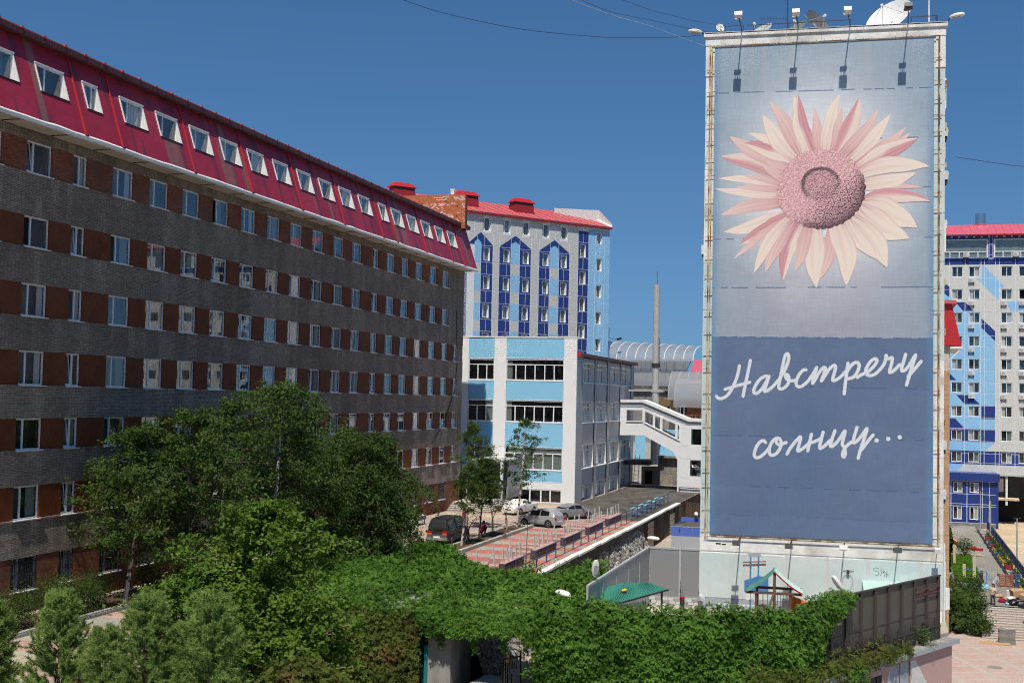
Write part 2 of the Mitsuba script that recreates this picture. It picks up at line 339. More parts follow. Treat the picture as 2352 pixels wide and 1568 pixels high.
def leafy(dark, light, alt=None, amt=.0, s=1.):
    def fn(p, n, uv):
        q = cell_rand(p.x * 9.7, p.y * 9.7, p.z * 9.7); g = noise(p.x * .9 * s, p.y * .9 * s, p.z * .9 * s)
        c = mix(C(*dark), C(*light), dr.clip(.55 * q + .75 * g - .15, 0, 1))
        if alt: c = mix(c, C(*alt), smoothstep(1 - amt, 1 - amt * .6, .55 * noise(p.x * .8, p.y * .8, p.z * .8 + 7.) + .45 * q))
        return c
    return fn
def leaf_bsdf(key, fn, rough=.5, trans=.7):
    scene['mat_' + key] = {'type': 'principledthin', 'base_color': mikit.proc(fn), 'roughness': rough, 'diff_trans': trans, 'spec_trans': 0.}
leaf_bsdf('birch_leaf', leafy((.045, .085, .02), (.145, .225, .06), (.6, .36, .06), .012))
leaf_bsdf('maple_leaf', leafy((.07, .14, .02), (.20, .32, .055)))
leaf_bsdf('pine_needle', leafy((.16, .25, .06), (.40, .54, .16)))
leaf_bsdf('ivy_leaf', leafy((.045, .115, .018), (.19, .36, .065), (.28, .17, .07), .04))
leaf_bsdf('ivy_red_leaf', leafy((.07, .10, .022), (.20, .24, .06), (.30, .11, .075), .30))
leaf_bsdf('dark_leaf', leafy((.035, .07, .018), (.12, .19, .05), (.24, .19, .04), .10))
leaf_bsdf('grass_blade', leafy((.07, .17, .016), (.19, .36, .045)))
tex('birch_bark', lambda p, n, uv: mix(C(.58, .50, .43), C(.09, .07, .06), smoothstep(.60, .70, noise(p.x * 4, p.y * 4, p.z * 5.5))))
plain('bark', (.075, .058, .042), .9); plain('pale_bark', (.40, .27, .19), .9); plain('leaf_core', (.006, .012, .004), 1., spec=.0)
tex('grey_brick', grey_brick, .85, .2); tex('red_brick', red_brick, .85, .2); tex('orange_brick', orange_brick, .85, .2); tex('rust_paint', rust_paint, .7, .25)
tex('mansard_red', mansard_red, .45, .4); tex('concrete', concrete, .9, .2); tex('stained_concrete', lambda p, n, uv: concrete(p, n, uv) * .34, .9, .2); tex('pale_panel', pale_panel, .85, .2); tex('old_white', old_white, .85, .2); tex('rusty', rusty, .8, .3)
tex('banner_cloth', banner_cloth, .55, .25); tex('petal_print', petal_print, .55, .25); tex('seed_disc', seed_disc, .55, .25)
tex('paving', paving, .85, .2); tex('walkway', walkway, .85, .2); tex('bitumen', bitumen, .8, .3); tex('asphalt', asphalt, .9, .2); tex('alley', alley_mat, .9, .2)
tex('plaza', plaza_mat, .9, .2); tex('sand', sand_mat, .95, .1); tex('soil', soil_mat, .95, .1); tex('rubble_stone', stone_mat, .9, .2, stone_bump, .02)
tex('dark_plank', dark_plank, .85, .2); tex('pink_brick', pink_brick, .85, .2); tex('kerb_stone', grey_kerb, .85, .2); tex('yellow_brick', yellow_brick, .85, .2); tex('block_wall', block_wall, .9, .2)
scene['mat_pane'] = {'type': 'thindielectric', 'int_ior': 1.62}
for k_, c_, r_ in (('white_pvc', (.80, .81, .82), .35), ('white_paint', (.80, .79, .76), .5), ('cream_paint', (.66, .64, .56), .6), ('room_dark', (.012, .013, .014), .9), ('room_grey', (.05, .06, .062), .9),
                   ('room_green', (.055, .07, .066), .9), ('room_light', (.42, .45, .44), .9), ('room_blue', (.22, .33, .40), .9), ('room_wood', (.13, .075, .04), .8), ('curtain_white', (.50, .52, .51), .9), ('curtain_sage', (.17, .215, .20), .9),
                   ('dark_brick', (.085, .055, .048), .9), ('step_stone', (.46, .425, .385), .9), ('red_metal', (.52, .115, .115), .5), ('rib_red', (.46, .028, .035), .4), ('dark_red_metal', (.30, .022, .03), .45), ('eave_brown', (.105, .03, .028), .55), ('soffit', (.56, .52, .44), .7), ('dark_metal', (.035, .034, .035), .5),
                   ('iron_brown', (.055, .042, .036), .6), ('siding_white', (.80, .80, .80), .4), ('siding_grey', (.30, .305, .32), .4), ('siding_blue', (.26, .555, .76), .4), ('joint_white', (.74, .76, .78), .5), ('panel_grey', (.56, .57, .55), .4), ('panel_navy', (.022, .047, .215), .3),
                   ('panel_sky', (.28, .54, .80), .35), ('panel_cream', (.62, .62, .59), .4), ('roof_pink', (.56, .115, .16), .5), ('grey_panel', (.255, .26, .265), .4), ('grey_trim', (.42, .42, .42), .4), ('galv', (.36, .37, .38), .38),
                   ('black_rubber', (.022, .022, .023), .8), ('rail_blue', (.05, .085, .22), .45), ('post_grey', (.50, .50, .48), .6), ('lamp_white', (.80, .78, .72), .45), ('kiosk_blue', (.09, .165, .55), .35), ('kiosk_grey', (.40, .43, .46), .4),
                   ('canopy_green', (.045, .22, .155), .45), ('wood_brown', (.135, .065, .045), .7), ('wood_grey', (.17, .13, .115), .8), ('cloth_orange', (.78, .26, .06), .8), ('play_blue', (.07, .23, .50), .5), ('pale_wood', (.60, .47, .33), .8),
                   ('fence_sheet', (.088, .080, .064), .55), ('pink_plaster', (.50, .33, .29), .85), ('grey_plaster', (.36, .385, .41), .7), ('white_plaster', (.62, .615, .59), .85), ('teal', (.01, .19, .20), .5), ('skin', (.36, .20, .14), .6), ('skin_dark', (.22, .12, .085), .6),
                   ('hair', (.02, .015, .012), .7), ('black_cloth', (.012, .012, .014), .9), ('navy_cloth', (.045, .05, .075), .9), ('grey_cloth', (.42, .44, .47), .9), ('cream_cloth', (.62, .53, .44), .9), ('red_cloth', (.40, .035, .05), .9), ('maroon_cloth', (.27, .012, .05), .9),
                   ('jeans', (.05, .055, .075), .9), ('bag_black', (.014, .014, .017), .3), ('cardboard', (.46, .29, .16), .9), ('paper', (.72, .72, .72), .8), ('purple', (.23, .07, .44), .6), ('turquoise', (.0, .27, .36), .6), ('pallet_red', (.34, .10, .065), .7), ('pot_red', (.40, .02, .03), .5),
                   ('pot_yellow', (.66, .42, .03), .5), ('pot_blue', (.03, .13, .40), .5), ('tank_blue', (.30, .60, .74), .45), ('bright_red', (.48, .02, .025), .5), ('orange_paint', (.72, .22, .06), .6), ('ink', (.05, .052, .055), .8), ('chalk', (.6, .59, .56), .9), ('aqua', (.28, .60, .66), .5),
                   ('tail_red', (.45, .012, .015), .2), ('tail_amber', (.65, .16, .02), .2), ('beacon', (.75, .36, .02), .4), ('sign_blue', (.03, .16, .56), .5), ('sign_pale', (.40, .72, .84), .5), ('mineral_wool', (.19, .125, .06), .95), ('pale_green', (.46, .66, .58), .5), ('shirt_blue', (.10, .42, .62), .8)):
    plain(k_, c_, r_)
plain('steel', (.62, .63, .65), .25, 1.); plain('chimney_steel', (.50, .49, .47), .5, .25); plain('rim_metal', (.5, .5, .52), .35, .7); plain('dish_mesh', (.12, .12, .125), .5)
for k_, c_ in (('car_silver', (.50, .51, .53)), ('car_grey', (.33, .33, .325)), ('car_white', (.74, .73, .69)), ('car_black', (.018, .019, .021)), ('car_dark_grey', (.10, .10, .105)), ('car_bronze', (.13, .115, .105))):
    plain(k_, c_, .28 if k_ != 'car_black' else .4, .35 if k_ in ('car_silver', 'car_grey', 'car_bronze', 'car_dark_grey') else 0., clearcoat=.9, clearcoat_gloss=.95)
plain('car_glass', (.012, .014, .015), .06, spec=.8)
scene['mat_poly_sheet'] = {'type': 'blendbsdf', 'weight': .62, 'a': {'type': 'thindielectric'}, 'b': {'type': 'principledthin', 'base_color': {'type': 'rgb', 'value': [.62, .64, .66]}, 'roughness': .25, 'diff_trans': 1.0}}
# ================================================================ the ground
def sheet(x0, x1, y0, y1, z, nx=1, ny=1):
    xs, ys = np.linspace(x0, x1, nx + 1), np.linspace(y0, y1, ny + 1); X, Y = np.meshgrid(xs, ys)
    Z = z(X, Y) if callable(z) else np.full_like(X, z); n = nx + 1
    i = np.array([[r * n + c, r * n + c + 1, (r + 1) * n + c + 1, (r + 1) * n + c] for r in range(ny) for c in range(nx)])
    return M().add(np.stack([X, Y, Z], -1).reshape(-1, 3), i)
struct('ground', sheet(-1500, 1500, -600, 2400, -7.3), 'asphalt')
struct('plaza', sheet(3.0, 60, 60, 106, -7.0), 'plaza', label='pinkish slab plaza with grey joints')
def alley_z(Y): return np.interp(Y, [30, 50, 70, 112, 140], [-4.9, -4.3, -3.8, -2.95, -2.6])
struct('alley', sheet(-20.3, -12.5, 20, 140, lambda X, Y: alley_z(Y), 1, 60), 'alley')
def path_z(Y): return -5.2 + (Y - 97) * 1.6 / 63
struct('path', sheet(6.6, 12.15, 106.6, 166, lambda X, Y: path_z(Y), 2, 30), 'asphalt')
m = M().box(6.6, 12.15, 106.62, 166, -7.25, -5.1)
struct('path_bank', m, 'concrete')
def sand_z(X, Y):
    b = path_z(Y) - .25 + .35 * (meshkit.fbm(np.stack([X * .25, Y * .2, X * 0], -1)) - .5); return np.where(Y < 99, -7.2, b)
struct('sand_ground', sheet(12.75, 90, 97, 186, sand_z, 60, 70), 'sand', smooth=True)
# the terrace with the parking place
t = struct('terrace', sheet(-62, -20.0, 55.5, 160, 0.).mesh(sheet(-62, -24.2, 10, 55.5, 0.)), 'paving', label='terrace paved in red and grey bands')
struct('walkway', sheet(-39.4, -38.66, 30, 80, .12), 'walkway')
struct('soil_bed', sheet(-38.66, -36.25, 30, 80, lambda X, Y: .07 + .10 * meshkit.fbm(np.stack([X * 1.4, Y * 1.4, X * 0], -1)), 12, 180), 'soil', smooth=True)
struct('flat_roof', sheet(-30.0, -20.05, 111.1, 158, .008), 'bitumen', label='dark bitumen flat roof strips')
# kerbs of single stones
def kerb(name, x0, x1, y0, y1, z0, z1, n, label):
    k = uniq(name); tag(k, label=label, kind='structure')
    L = (y1 - y0) / n if y1 - y0 > x1 - x0 else (x1 - x0) / n
    for i in range(n):
        g = .012; dz = float(RNG.uniform(-.012, .012)); dx = float(RNG.uniform(-.008, .008)); m = M()
        if y1 - y0 > x1 - x0: m.box(x0 + dx, x1 + dx, y0 + i * L + g, y0 + (i + 1) * L - g, z0, z1 + dz)
        else: m.box(x0 + i * L + g, x0 + (i + 1) * L - g, y0, y1, z0, z1 + dz)
        put(k, 'stone', m, 'kerb_stone')
    return k
k = kerb('planting_kerb', -36.25, -36.02, 40, 64, -.05, .22, 30, 'kerb with upright grey setts along the planting bed')
for i in range(150):      # the upright setts below its coping
    put(k, 'sett', M().box(-36.03, -35.985, 40 + i * .16 + .02, 40 + i * .16 + .145, -.05, .155), 'kerb_stone')
kerb('walkway_edge', -38.72, -38.64, 40, 64, -.05, .17, 40, 'thin dark edge between walkway and bed')
kerb('bed_kerb', -27.95, -27.65, 82.0, 101.2, -.05, .26, 32, 'rough grey kerb of the tree bed on the paving side')
kerb('bed_kerb', -29.65, -29.42, 82.0, 101.4, -.05, .18, 26, 'kerb of the tree bed on the car side')
kerb('bed_kerb', -29.42, -27.95, 81.8, 82.02, -.05, .2, 3, 'near end kerb of the tree bed')
kerb('bed_kerb', -29.42, -27.95, 101.0, 101.25, -.05, .2, 3, 'far end kerb of the tree bed')
struct('tree_bed', sheet(-29.45, -27.9, 82.0, 101.1, lambda X, Y: .06 + .08 * meshkit.fbm(np.stack([X * 1.8, Y * 1.8, X * 0], -1)), 10, 120), 'soil', smooth=True)
# retaining wall of the terrace: concrete above, heaped stone below, white coping
rw = thing('retaining_wall', 'long concrete retaining wall with white coping beside the sunken alley', 'retaining wall')
put(rw, 'wall', M().box(-20.6, -20.02, 60, 111, -5, -.03), 'stained_concrete')  # upper wall uses the concrete colour scaled much darker
ny, nz = 330, 26; Y, Tz = np.meshgrid(np.linspace(61, 110.6, ny), np.linspace(0, 1, nz))
ztop = -1.25 + .55 * np.clip((Y - 78) / 28, 0, 1) + .35 * (meshkit.noise(np.stack([Y * .7, Y * 0, Y * 0], -1)) - .5); zb = alley_z(Y) - .3
Z = zb + (ztop - zb) * Tz; P3 = np.stack([Y * 1.3, Z * 1.3, Y * 0], -1)
X = -20.02 + (1 - Tz) * .95 + .42 * (meshkit.fbm(P3 * 2.1) - .38) * np.minimum(1, (1 - Tz) * 5)
idx = np.array([[r * ny + c, r * ny + c + 1, (r + 1) * ny + c + 1, (r + 1) * ny + c] for r in range(nz - 1) for c in range(ny - 1)])
put(rw, 'stone_facing', M().add(np.stack([X, Y, Z], -1).reshape(-1, 3), idx), 'rubble_stone', smooth=True, label='rough grey rubble stone facing')
for i in range(24):
    y = 72 + i * 2.5; w = 2.5; dx = float(RNG.uniform(-.03, .03))
    put(rw, 'coping_slab', M().box(-20.22 + dx, -19.74 + dx * 2, y + .01, y + w - .01, -.03, .10 + .02 * float(RNG.random())), 'white_plaster')
# wooden garage fronts further along the alley
gw = thing('wooden_garage_row', 'blackened board garage fronts under the far end of the terrace', 'garage')
put(gw, 'back_wall', M().box(-20.6, -20.12, 111, 157, -4.2, -.03), 'dark_plank')
y = 111.0
while y < 135.6:
    if 113.2 < y < 116.6 or 126.2 < y < 129.2:
        y0, y1 = (113.4, 116.9) if y < 120 else (126.5, 129.6)
        d = put(gw, 'door', M().box(-20.12, -20.02, y0, y1, -4, -.45 if y0 < 120 else -.75), 'pale_wood')
        for j in range(1, 6): put(d, 'board_joint', M().box(-20.02, -20.0, y0, y1, -3.2 + j * .45, -3.17 + j * .45), 'dark_metal')
        put(gw, 'door_post', M().box(-20.1, -19.93, y1, y1 + .3, -4, -.3), 'dark_plank'); y = y1 + .3; continue
    w = float(RNG.uniform(.28, .42)); put(gw, 'plank', M().box(-20.12, -20.0 + float(RNG.uniform(-.02, .03)), y + .012, y + w - .012, -4, -.1 - float(RNG.uniform(0, .1))), 'dark_plank'); y += w
for y in (112.2, 118.3, 123.6, 124.8, 131.2):
    put(gw, 'hinge', M().box(-20.0, -19.93, y, y + .12, -1.1, -.6), 'dark_metal')
bf = thing('board_fence', 'dark vertical board wall closing the alley below the white stair tower', 'wall')
for i in range(22): put(bf, 'plank', M().box(-19.95 + i * .38, -19.6 + i * .38, 137 + float(RNG.uniform(-.04, .04)), 137.2, -3.2, -.25 + float(RNG.uniform(-.1, .1))), 'dark_plank')
# ================================================================ brick building on the left
BX = -39.4
FB = frame((BX, 0, 0), (0, 1, 0))
bb = thing('brick_building', 'long dark grey brick building with red mansard roof and rows of windows', 'building')
ROWS = [(1.2, 2.83), (4.64, 6.26), (8.0, 9.53), (11.15, 12.82), (14.5, 16.1), (17.87, 19.38), (21.49, 23.05)]
COLS = [(45.9, 1.9), (49.55, 1.9), (53.15, 1.15), (56.55, 1.9), (60.05, 1.9), (63.5, 1.9), (67.0, 1.9), (70.55, 1.9), (74.1, 1.85), (77.55, 1.85), (81.1, 1.85), (84.75, 1.85), (88.25, 1.8), (92.3, 1.3), (95.4, 1.8), (98.65, 1.8), (102.2, 1.8), (105.85, 1.8), (109.4, 1.75)]
BY0, BY1 = 36.0, 115.7
zs = [-.3] + [z for r in ROWS for z in r] + [23.95]
for i in range(0, len(zs), 2):
    put(bb, 'brick_band', M().box(BX - .42, BX, BY0, BY1, zs[i], zs[i + 1]), 'red_brick' if i == 0 else 'grey_brick', label='dark red brick plinth' if i == 0 else None)
    if i: put(bb, 'header_ledge', M().box(BX, BX + .045, BY0, BY1, zs[i + 1] - .085, zs[i + 1] - .006) if i < 14 else M().box(BX, BX + .05, BY0, BY1, 23.42, 23.5), 'grey_brick')
rnd = random.Random(5)
for ri, (z0, z1) in enumerate(ROWS):
    cols = COLS + ([(112.85, 1.3)] if 0 < ri < 5 else [])
    if ri == 0: cols = [c for c in COLS]
    e = BY0
    for ci, (y0, w) in enumerate(cols + [(BY1, 0)]):
        last = ci == len(cols)
        if last and y0 - e > 3 and ri: put(bb, 'pier', M().box(BX - .40, BX - .003, e, y0, z0, z1), 'grey_brick')
        else: put(bb, 'pier', M().box(BX - .40, BX - .03, e, y0, z0, z1), ('red_brick' if ri in (0, 6) else 'grey_brick' if last else 'rust_paint'))
        e = y0 + w
        if last: break
        narrow = w < 1.4
        r = rnd.random(); back = rnd.choice(['room_dark', 'room_dark', 'room_grey', 'room_green', 'room_green'])
        cur = rnd.choice([None, None, None, (.62, 1., 'curtain_sage'), (.35, .75, 'curtain_sage'), (.75, 1., 'curtain_white')])
        if ri == 6 and 9 < ci: cur = None
        opened = 0 if r < .16 and not narrow else None; tl = 0 if (r > .86 or (narrow and r > .45)) and opened is None else None
        T = FB @ move(y0, .13, z0)
        k = window(bb, T, w, z1 - z0, (.5,) if narrow else (.3,), None, .075, back, opened, .24, tilt=tl, curtain=cur)
        if ri == 0:
            g = M()
            for q in np.arange(.06, w, .13): g.box(q, q + .022, -.1, -.08, .05, z1 - z0 - .03)
            for q in (.25, .8, 1.35): g.box(0, w, -.105, -.085, q, q + .03)
            put(k, 'bars', g, 'dark_metal', T=T)
# roof: soffit, fascia, mansard panels, ribs, dormers
put(bb, 'soffit', M().box(BX, -38.06, BY0, BY1, 23.56, 23.64), 'soffit')
for i, y in enumerate(np.arange(47.5, 115, 3.52)): put(bb, 'drip_bar', M().box(BX + .15, -38.25, y, y + .05, 23.52, 23.555), 'iron_brown')
n = 300; ys = np.linspace(BY0, BY1, n); wob = .05 * (meshkit.noise(np.stack([ys * .8, ys * 0, ys * 0], -1)) - .5); wx = .06 * (meshkit.noise(np.stack([ys * .6, ys * 0 + 3, ys * 0], -1)) - .3)
rings = [[(-38.1, y, 23.5 + .0), (-37.98 + b, y, 23.52 + a), (-37.97 + b, y, 23.68 + a), (-38.08, y, 23.8 + a)] for y, a, b in zip(ys, wob, wx)]
put(bb, 'fascia', M().rings(rings), 'white_paint', smooth=40, label='uneven white fascia strip under the mansard')
SX0, SZ0, SX1, SZ1 = -38.05, 23.76, -39.36, 27.8
def slope_x(z, off=0.): return SX0 + (z - SZ0) * (SX1 - SX0) / (SZ1 - SZ0) + off
DORM = [(45.55, 2.15), (49.3, 2.1), (52.97, 1.2), (56.2, 2.15), (59.65, 2.15), (63.2, 2.15), (66.7, 2.15), (70.15, 2.15), (73.7, 2.1), (77.28, 2.1), (80.8, 2.1), (84.3, 2.2), (87.95, 2.15), (92.06, 1.5), (94.8, 2.2), (98.37, 2.2), (101.88, 2.2), (105.48, 2.1), (108.95, 2.1)]
RIBS = [40., 52.2, 55.35, 62.5, 69.4, 76.5, 83.6, 91.2, 94.2, 101.2, 108.3, 111.7]
ed = [BY0] + RIBS[0:] + [BY1]
for a, b in zip(ed, ed[1:]):
    holes = [(y, y + w, 25.33, 26.7) for y, w in DORM if a < y < b]
    m = walled(a, b, SZ0, SZ1, holes, reveal=False); v, f = m.vf()
    put(bb, 'mansard_panel', (np.stack([slope_x(v[:, 2]), v[:, 0], v[:, 2]], 1), f), 'mansard_red')
for y in RIBS:
    put(bb, 'rib', M().obox((slope_x(25.78, .03), y, 25.78), (0, .045, 0), ((SX1 - SX0) / 2, 0, (SZ1 - SZ0) / 2), (.035, 0, .011)), 'rib_red')
    put(bb, 'rib_foot', M().box(-38.1, -37.95, y - .12, y + .12, 23.7, 23.78), 'dark_metal')
for i, (y, w) in enumerate(DORM):
    T = frame((slope_x(26.7), 0, 0), (0, 1, 0)) @ move(y, 0, 25.36)
    k = window(bb, T, w, 1.34, (.36,) if w > 1.6 else (.68,), None, .08, ['room_blue', 'room_grey', 'room_blue'][i % 3], None, None, curtain=[None, (.45, 1., 'curtain_white'), (.0, .5, 'curtain_white'), None][(i * 7) % 4], name='dormer')
    xo = slope_x(25.33) - slope_x(26.7); m = M()
    for s in (0, w):                                   # white triangular cheeks
        m.prism([(0, 1.37), (0, -.03), (xo + .05, -.03), (.05, 1.37)], -.03, .03, lambda a, b, h, s=s: np.stack([s + h, -a, b], 1))
    m.box(-.05, w + .05, -.09, .03, 1.345, 1.43)
    put(k, 'cheek', m, 'white_paint', T=T); put(k, 'ledge', M().box(-.05, w + .05, -xo - .07, 0, -.075, -.032), 'dark_metal', T=T)
put(bb, 'end_gable', M().prism([(SX0, SZ0), (SX1, SZ1), (-41, SZ1), (-41, SZ0)], 0, .04, lambda a, b, h: np.stack([a, BY1 + h, b], 1)), 'mansard_red')
put(bb, 'eave', M().box(-39.45, -38.93, BY0, BY1 + .1, 27.78, 28.1), 'eave_brown'); put(bb, 'eave_lip', M().box(-38.93, -38.9, BY0, BY1 + .1, 27.83, 28.08), 'eave_brown')
m = M()
for y in np.arange(BY0, BY1, .42): m.box(-38.9, -38.885, y, y + .05, 27.83, 28.07)
put(bb, 'eave_batten', m, 'eave_brown', kind='stuff')
put(bb, 'roof', M().obox((-46, (BY0 + BY1) / 2, 28.42), (7.1, 0, -.3), (0, (BY1 - BY0) / 2, 0), (0, 0, .03)), 'red_metal')
for y in np.arange(46.6, 115, 1.62): put(bb, 'roof_seam', M().obox((-45.9, y, 28.45), (7.05, 0, -.3), (0, .1, 0), (0, 0, .05)), 'red_metal')
put(bb, 'end_wall', M().box(-54, BX - .42, BY1 - .4, BY1, -.3, 28), 'grey_brick'); put(bb, 'back_wall', M().box(-54.3, -54, BY0, BY1, -.3, 28), 'grey_brick'); put(bb, 'near_end_wall', M().box(-54, BX - .42, BY0, BY0 + .4, -.3, 28), 'grey_brick')
# broken downpipe cable at the far end
put(bb, 'cable', M().tube([(BX + .06, 113.4, 19.5), (BX + .06, 113.9, 14), (BX + .06, 113.2, 11.5), (BX + .06, 110.5, 8.5), (BX + .06, 107.2, 6.6)], .035, 5), 'dark_metal')
# orange brick firewall standing on the roof
fw_ = put(bb, 'firewall', M().box(-46.6, -38.55, 112.9, 113.5, 27.6, 30.95), 'orange_brick', label='orange brick firewall with patchy whitewash rising above the roof')
for x, z in ((-40.6, 30.25), (-39.4, 29.7), (-40.9, 29.05), (-39.5, 28.75), (-43.1, 30.1)): put(fw_, 'hole', M().box(x, x + .14, 112.86, 112.92, z, z + .1), 'dark_metal')
put(fw_, 'side_face', M().box(-38.55, -38.5, 112.92, 113.48, 27.7, 30.95), 'red_brick')
put(bb, 'roof_vent', M().box(-40.1, -39.75, 113, 113.4, 30.95, 31.4), 'white_paint'); put(bb, 'roof_vent', M().box(-40.15, -39.7, 112.95, 113.45, 31.4, 31.5), 'white_paint')
# ================================================================ white and sky-blue clinic building
def siding(m, s0, s1, z0, z1, pitch=.15, y=0., lip=.034):
    """lapped horizontal boards on the local plane y (each board leans out at its foot)"""
    n = max(1, round((z1 - z0) / pitch)); h = (z1 - z0) / n
    for i in range(n):
        a, b = z0 + i * h, z0 + (i + 1) * h
        m.quad((s0, y - lip, a), (s1, y - lip, a), (s1, y - .002, b), (s0, y - .002, b)).quad((s0, y - .002, a), (s1, y - .002, a), (s1, y - lip, a), (s0, y - lip, a))
    return m
cl = thing('clinic_building', 'four-storey building clad in white and sky-blue siding boards', 'building')
FC = frame((-30.08, 125.77, 0), (1, 0, 0))       # front: s = X + 30.08
def cs(x): return x + 30.08
for a, b in ((-46, -42.12), (-39.18, -37.83), (-31.43, -30.08)):
    put(cl, 'white_pilaster', siding(M(), cs(a), cs(b), -.1, 17.5, 0.2), 'siding_white', T=FC)
for a, b in ((-42.12, -39.18), (-37.83, -31.43)):
    for z0, z1 in ((15.3, 17.5), (10.86, 12.86), (5.86, 8.42), (2.2, 3.36)):
        put(cl, 'blue_spandrel', siding(M(), cs(a), cs(b), z0, z1, 0.2, .03), 'siding_blue', T=FC)
        put(cl, 'trim', M().box(cs(a), cs(b), -.03, .05, z0 - .06, z0).box(cs(a), cs(b), -.02, .05, z1, z1 + .05), 'siding_white', T=FC)
    put(cl, 'white_band', siding(M(), cs(a), cs(b), 1.42, 2.14, 0.2, .02), 'siding_white', T=FC)
    w = b - a
    for j, z0 in enumerate((12.92, 8.48, 3.42)):
        h = (15.2, 10.78, 5.78)[j] - z0; big = w > 4
        window(cl, FC @ move(cs(a), .06, z0), w, h, ((.167, .333, .5, .667, .833) if big else (.36, .70)), .74, .1, ['room_dark', 'room_dark', 'room_green'][j], None, .1, backd=1.2, curtain=(.0, .1, 'curtain_sage') if (big and j < 2) else ((.05, .98, 'curtain_sage') if j == 2 else ((.66, 1., 'curtain_sage') if j == 1 else None)))
    window(cl, FC @ move(cs(a), .06, -.05), w, 1.47, ((.14, .26, .45, .64, .8) if w > 4 else (.4, .7)), None, .13, 'room_dark', None, None, backd=1.5)
put(cl, 'parapet_cap', M().box(-46, -30.0, 125.7, 126.1, 17.5, 17.64), 'white_paint')
put(cl, 'parapet_back', M().box(-46, -30.1, 125.83, 126.05, 15.6, 17.5), 'siding_white')
put(cl, 'corner_trim', M().box(-30.1, -30.02, 125.72, 125.84, -.1, 17.5), 'white_paint')
FS = frame((-30.08, 125.77, 0), (0, 1, 0))       # side: s = Y - 125.77
BAYS = [(128.75, 134.9), (135.75, 141.75), (142.85, 149.3), (150.0, 156.4)]
LV = [(-.2, 1.75), (3.55, 6.05), (8.5, 10.75), (12.87, 15.05)]
prev = 125.86
for i, (a, b) in enumerate(BAYS + [(158.2, 158.2)]):
    put(cl, 'side_pilaster', siding(M(), prev - 125.77, a - 125.77, -.1, 15.75, 0.2), 'siding_grey', T=FS); prev = b
    put(cl, 'pilaster_trim', M().box(a - 125.8, a - 125.73, -.05, .02, -.1, 15.75), 'siding_grey', T=FS)
    if a == b: break
    zz = -.1
    for j, (z0, z1) in enumerate(LV):
        if z0 > zz: put(cl, 'side_spandrel', siding(M(), a - 125.77, b - 125.77, zz, z0, 0.2, .09), 'siding_grey', T=FS)
        zz = z1
        T = FS @ move(a - 125.77, .62, z0)
        k = window(cl, T, b - a, z1 - z0, (.25, .5, .75), .74, .1, 'room_grey', None, None, backd=.8, curtain=(.55, 1., 'curtain_white'))
        m = M(); w, h = b - a, z1 - z0
        m.box(-.0, .05, -.56, -.02, 0, h).box(w - .05, w, -.56, -.02, 0, h).box(.05, w - .05, -.56, -.02, h - .04, h); put(k, 'reveal', m, 'white_paint', T=T)
        put(k, 'sill', M().box(-.05, w + .05, -.72, -.03, -.07, -.01), 'white_paint', T=T)
    put(cl, 'side_spandrel', siding(M(), a - 125.77, b - 125.77, zz, 15.75, 0.2, .09), 'siding_grey', T=FS)
put(cl, 'side_eave', M().box(-30.3, -29.62, 126.2, 158.6, 15.62, 15.95), 'eave_brown', label='dark red gutter along the side eave'); put(cl, 'eave_end', M().box(-30.3, -29.6, 126.05, 126.2, 15.6, 15.97), 'bright_red')
put(cl, 'roof', M().box(-46, -30.1, 126.1, 158.4, 15.5, 15.7), 'bitumen'); put(cl, 'plinth', M().box(-30.2, -29.98, 126.0, 158.2, -.2, -.1), 'concrete')
put(cl, 'far_wall', M().box(-46, -30.1, 158.2, 158.4, -.2, 15.7), 'siding_white'); put(cl, 'left_wall', M().box(-46.2, -46, 125.8, 158.4, -.2, 15.7), 'siding_white')
put(cl, 'inner_wall', M().box(-45.8, -31.2, 127.6, 127.7, -.1, 15.4), 'room_dark')
# entrance block with steps, grey side screen and blue banner
en = thing('entrance_porch', 'grey glazed entrance porch between the brick and the white building', 'porch')
put(en, 'wall', M().box(-41.6, -36.2, 119.4, 119.6, .75, 3.3), 'room_grey'); put(en, 'roof', M().box(-41.7, -35.7, 118.1, 125.7, 4.55, 4.7), 'grey_trim')
put(en, 'post', M().box(-41.35, -41.05, 118.1, 118.4, .7, 4.55), 'white_paint'); put(en, 'post', M().box(-35.95, -35.7, 118.1, 118.4, .7, 4.55), 'white_paint'); put(en, 'side_panel', M().box(-35.95, -35.75, 120.4, 125.7, .7, 4.5), 'grey_panel')
st = thing('entrance_steps', 'broad cream stone steps leading up to the entrance porch', 'steps')
for i in range(5):
    put(st, 'step', M().box(-40.6 + i * .18, -35.1 - i * .22, 112.0 + i * .38, 121, i * .15 + .005, (i + 1) * .15 - .04), 'kerb_stone'); put(st, 'tread', M().box(-40.64 + i * .18, -35.06 - i * .22, 111.96 + i * .38, 121, (i + 1) * .15 - .04, (i + 1) * .15), 'step_stone')  # darker riser stone puts the nosing shadow lines into the colour
sg = thing('entrance_sign', 'blue banner with two lines of white lettering over the entrance', 'sign')
FSG = frame((-41.75, 118.0, 3.22), (1, 0, 0)); put(sg, 'board', M().box(0, 4.6, 0, .05, 0, 1.25), 'sign_blue', T=FSG)
put(sg, 'pale_end', M().box(.0, .75, -.008, .0, .0, 1.25), 'sign_pale', T=FSG); m = M()
tm = meshkit.text_mesh('ЛИЦЕЙ И', .27, .006, True); m.mesh(tm, [[1, 0, 0, .95], [0, 0, -1, -.004], [0, 1, 0, .72], [0, 0, 0, 1]])
tm = meshkit.text_mesh('ОБЪЯВЛЯЕТ', .27, .006, True); m.mesh(tm, [[1, 0, 0, 1.0], [0, 0, -1, -.004], [0, 1, 0, .28], [0, 0, 0, 1]]); put(sg, 'lettering', m, 'white_paint', T=FSG)
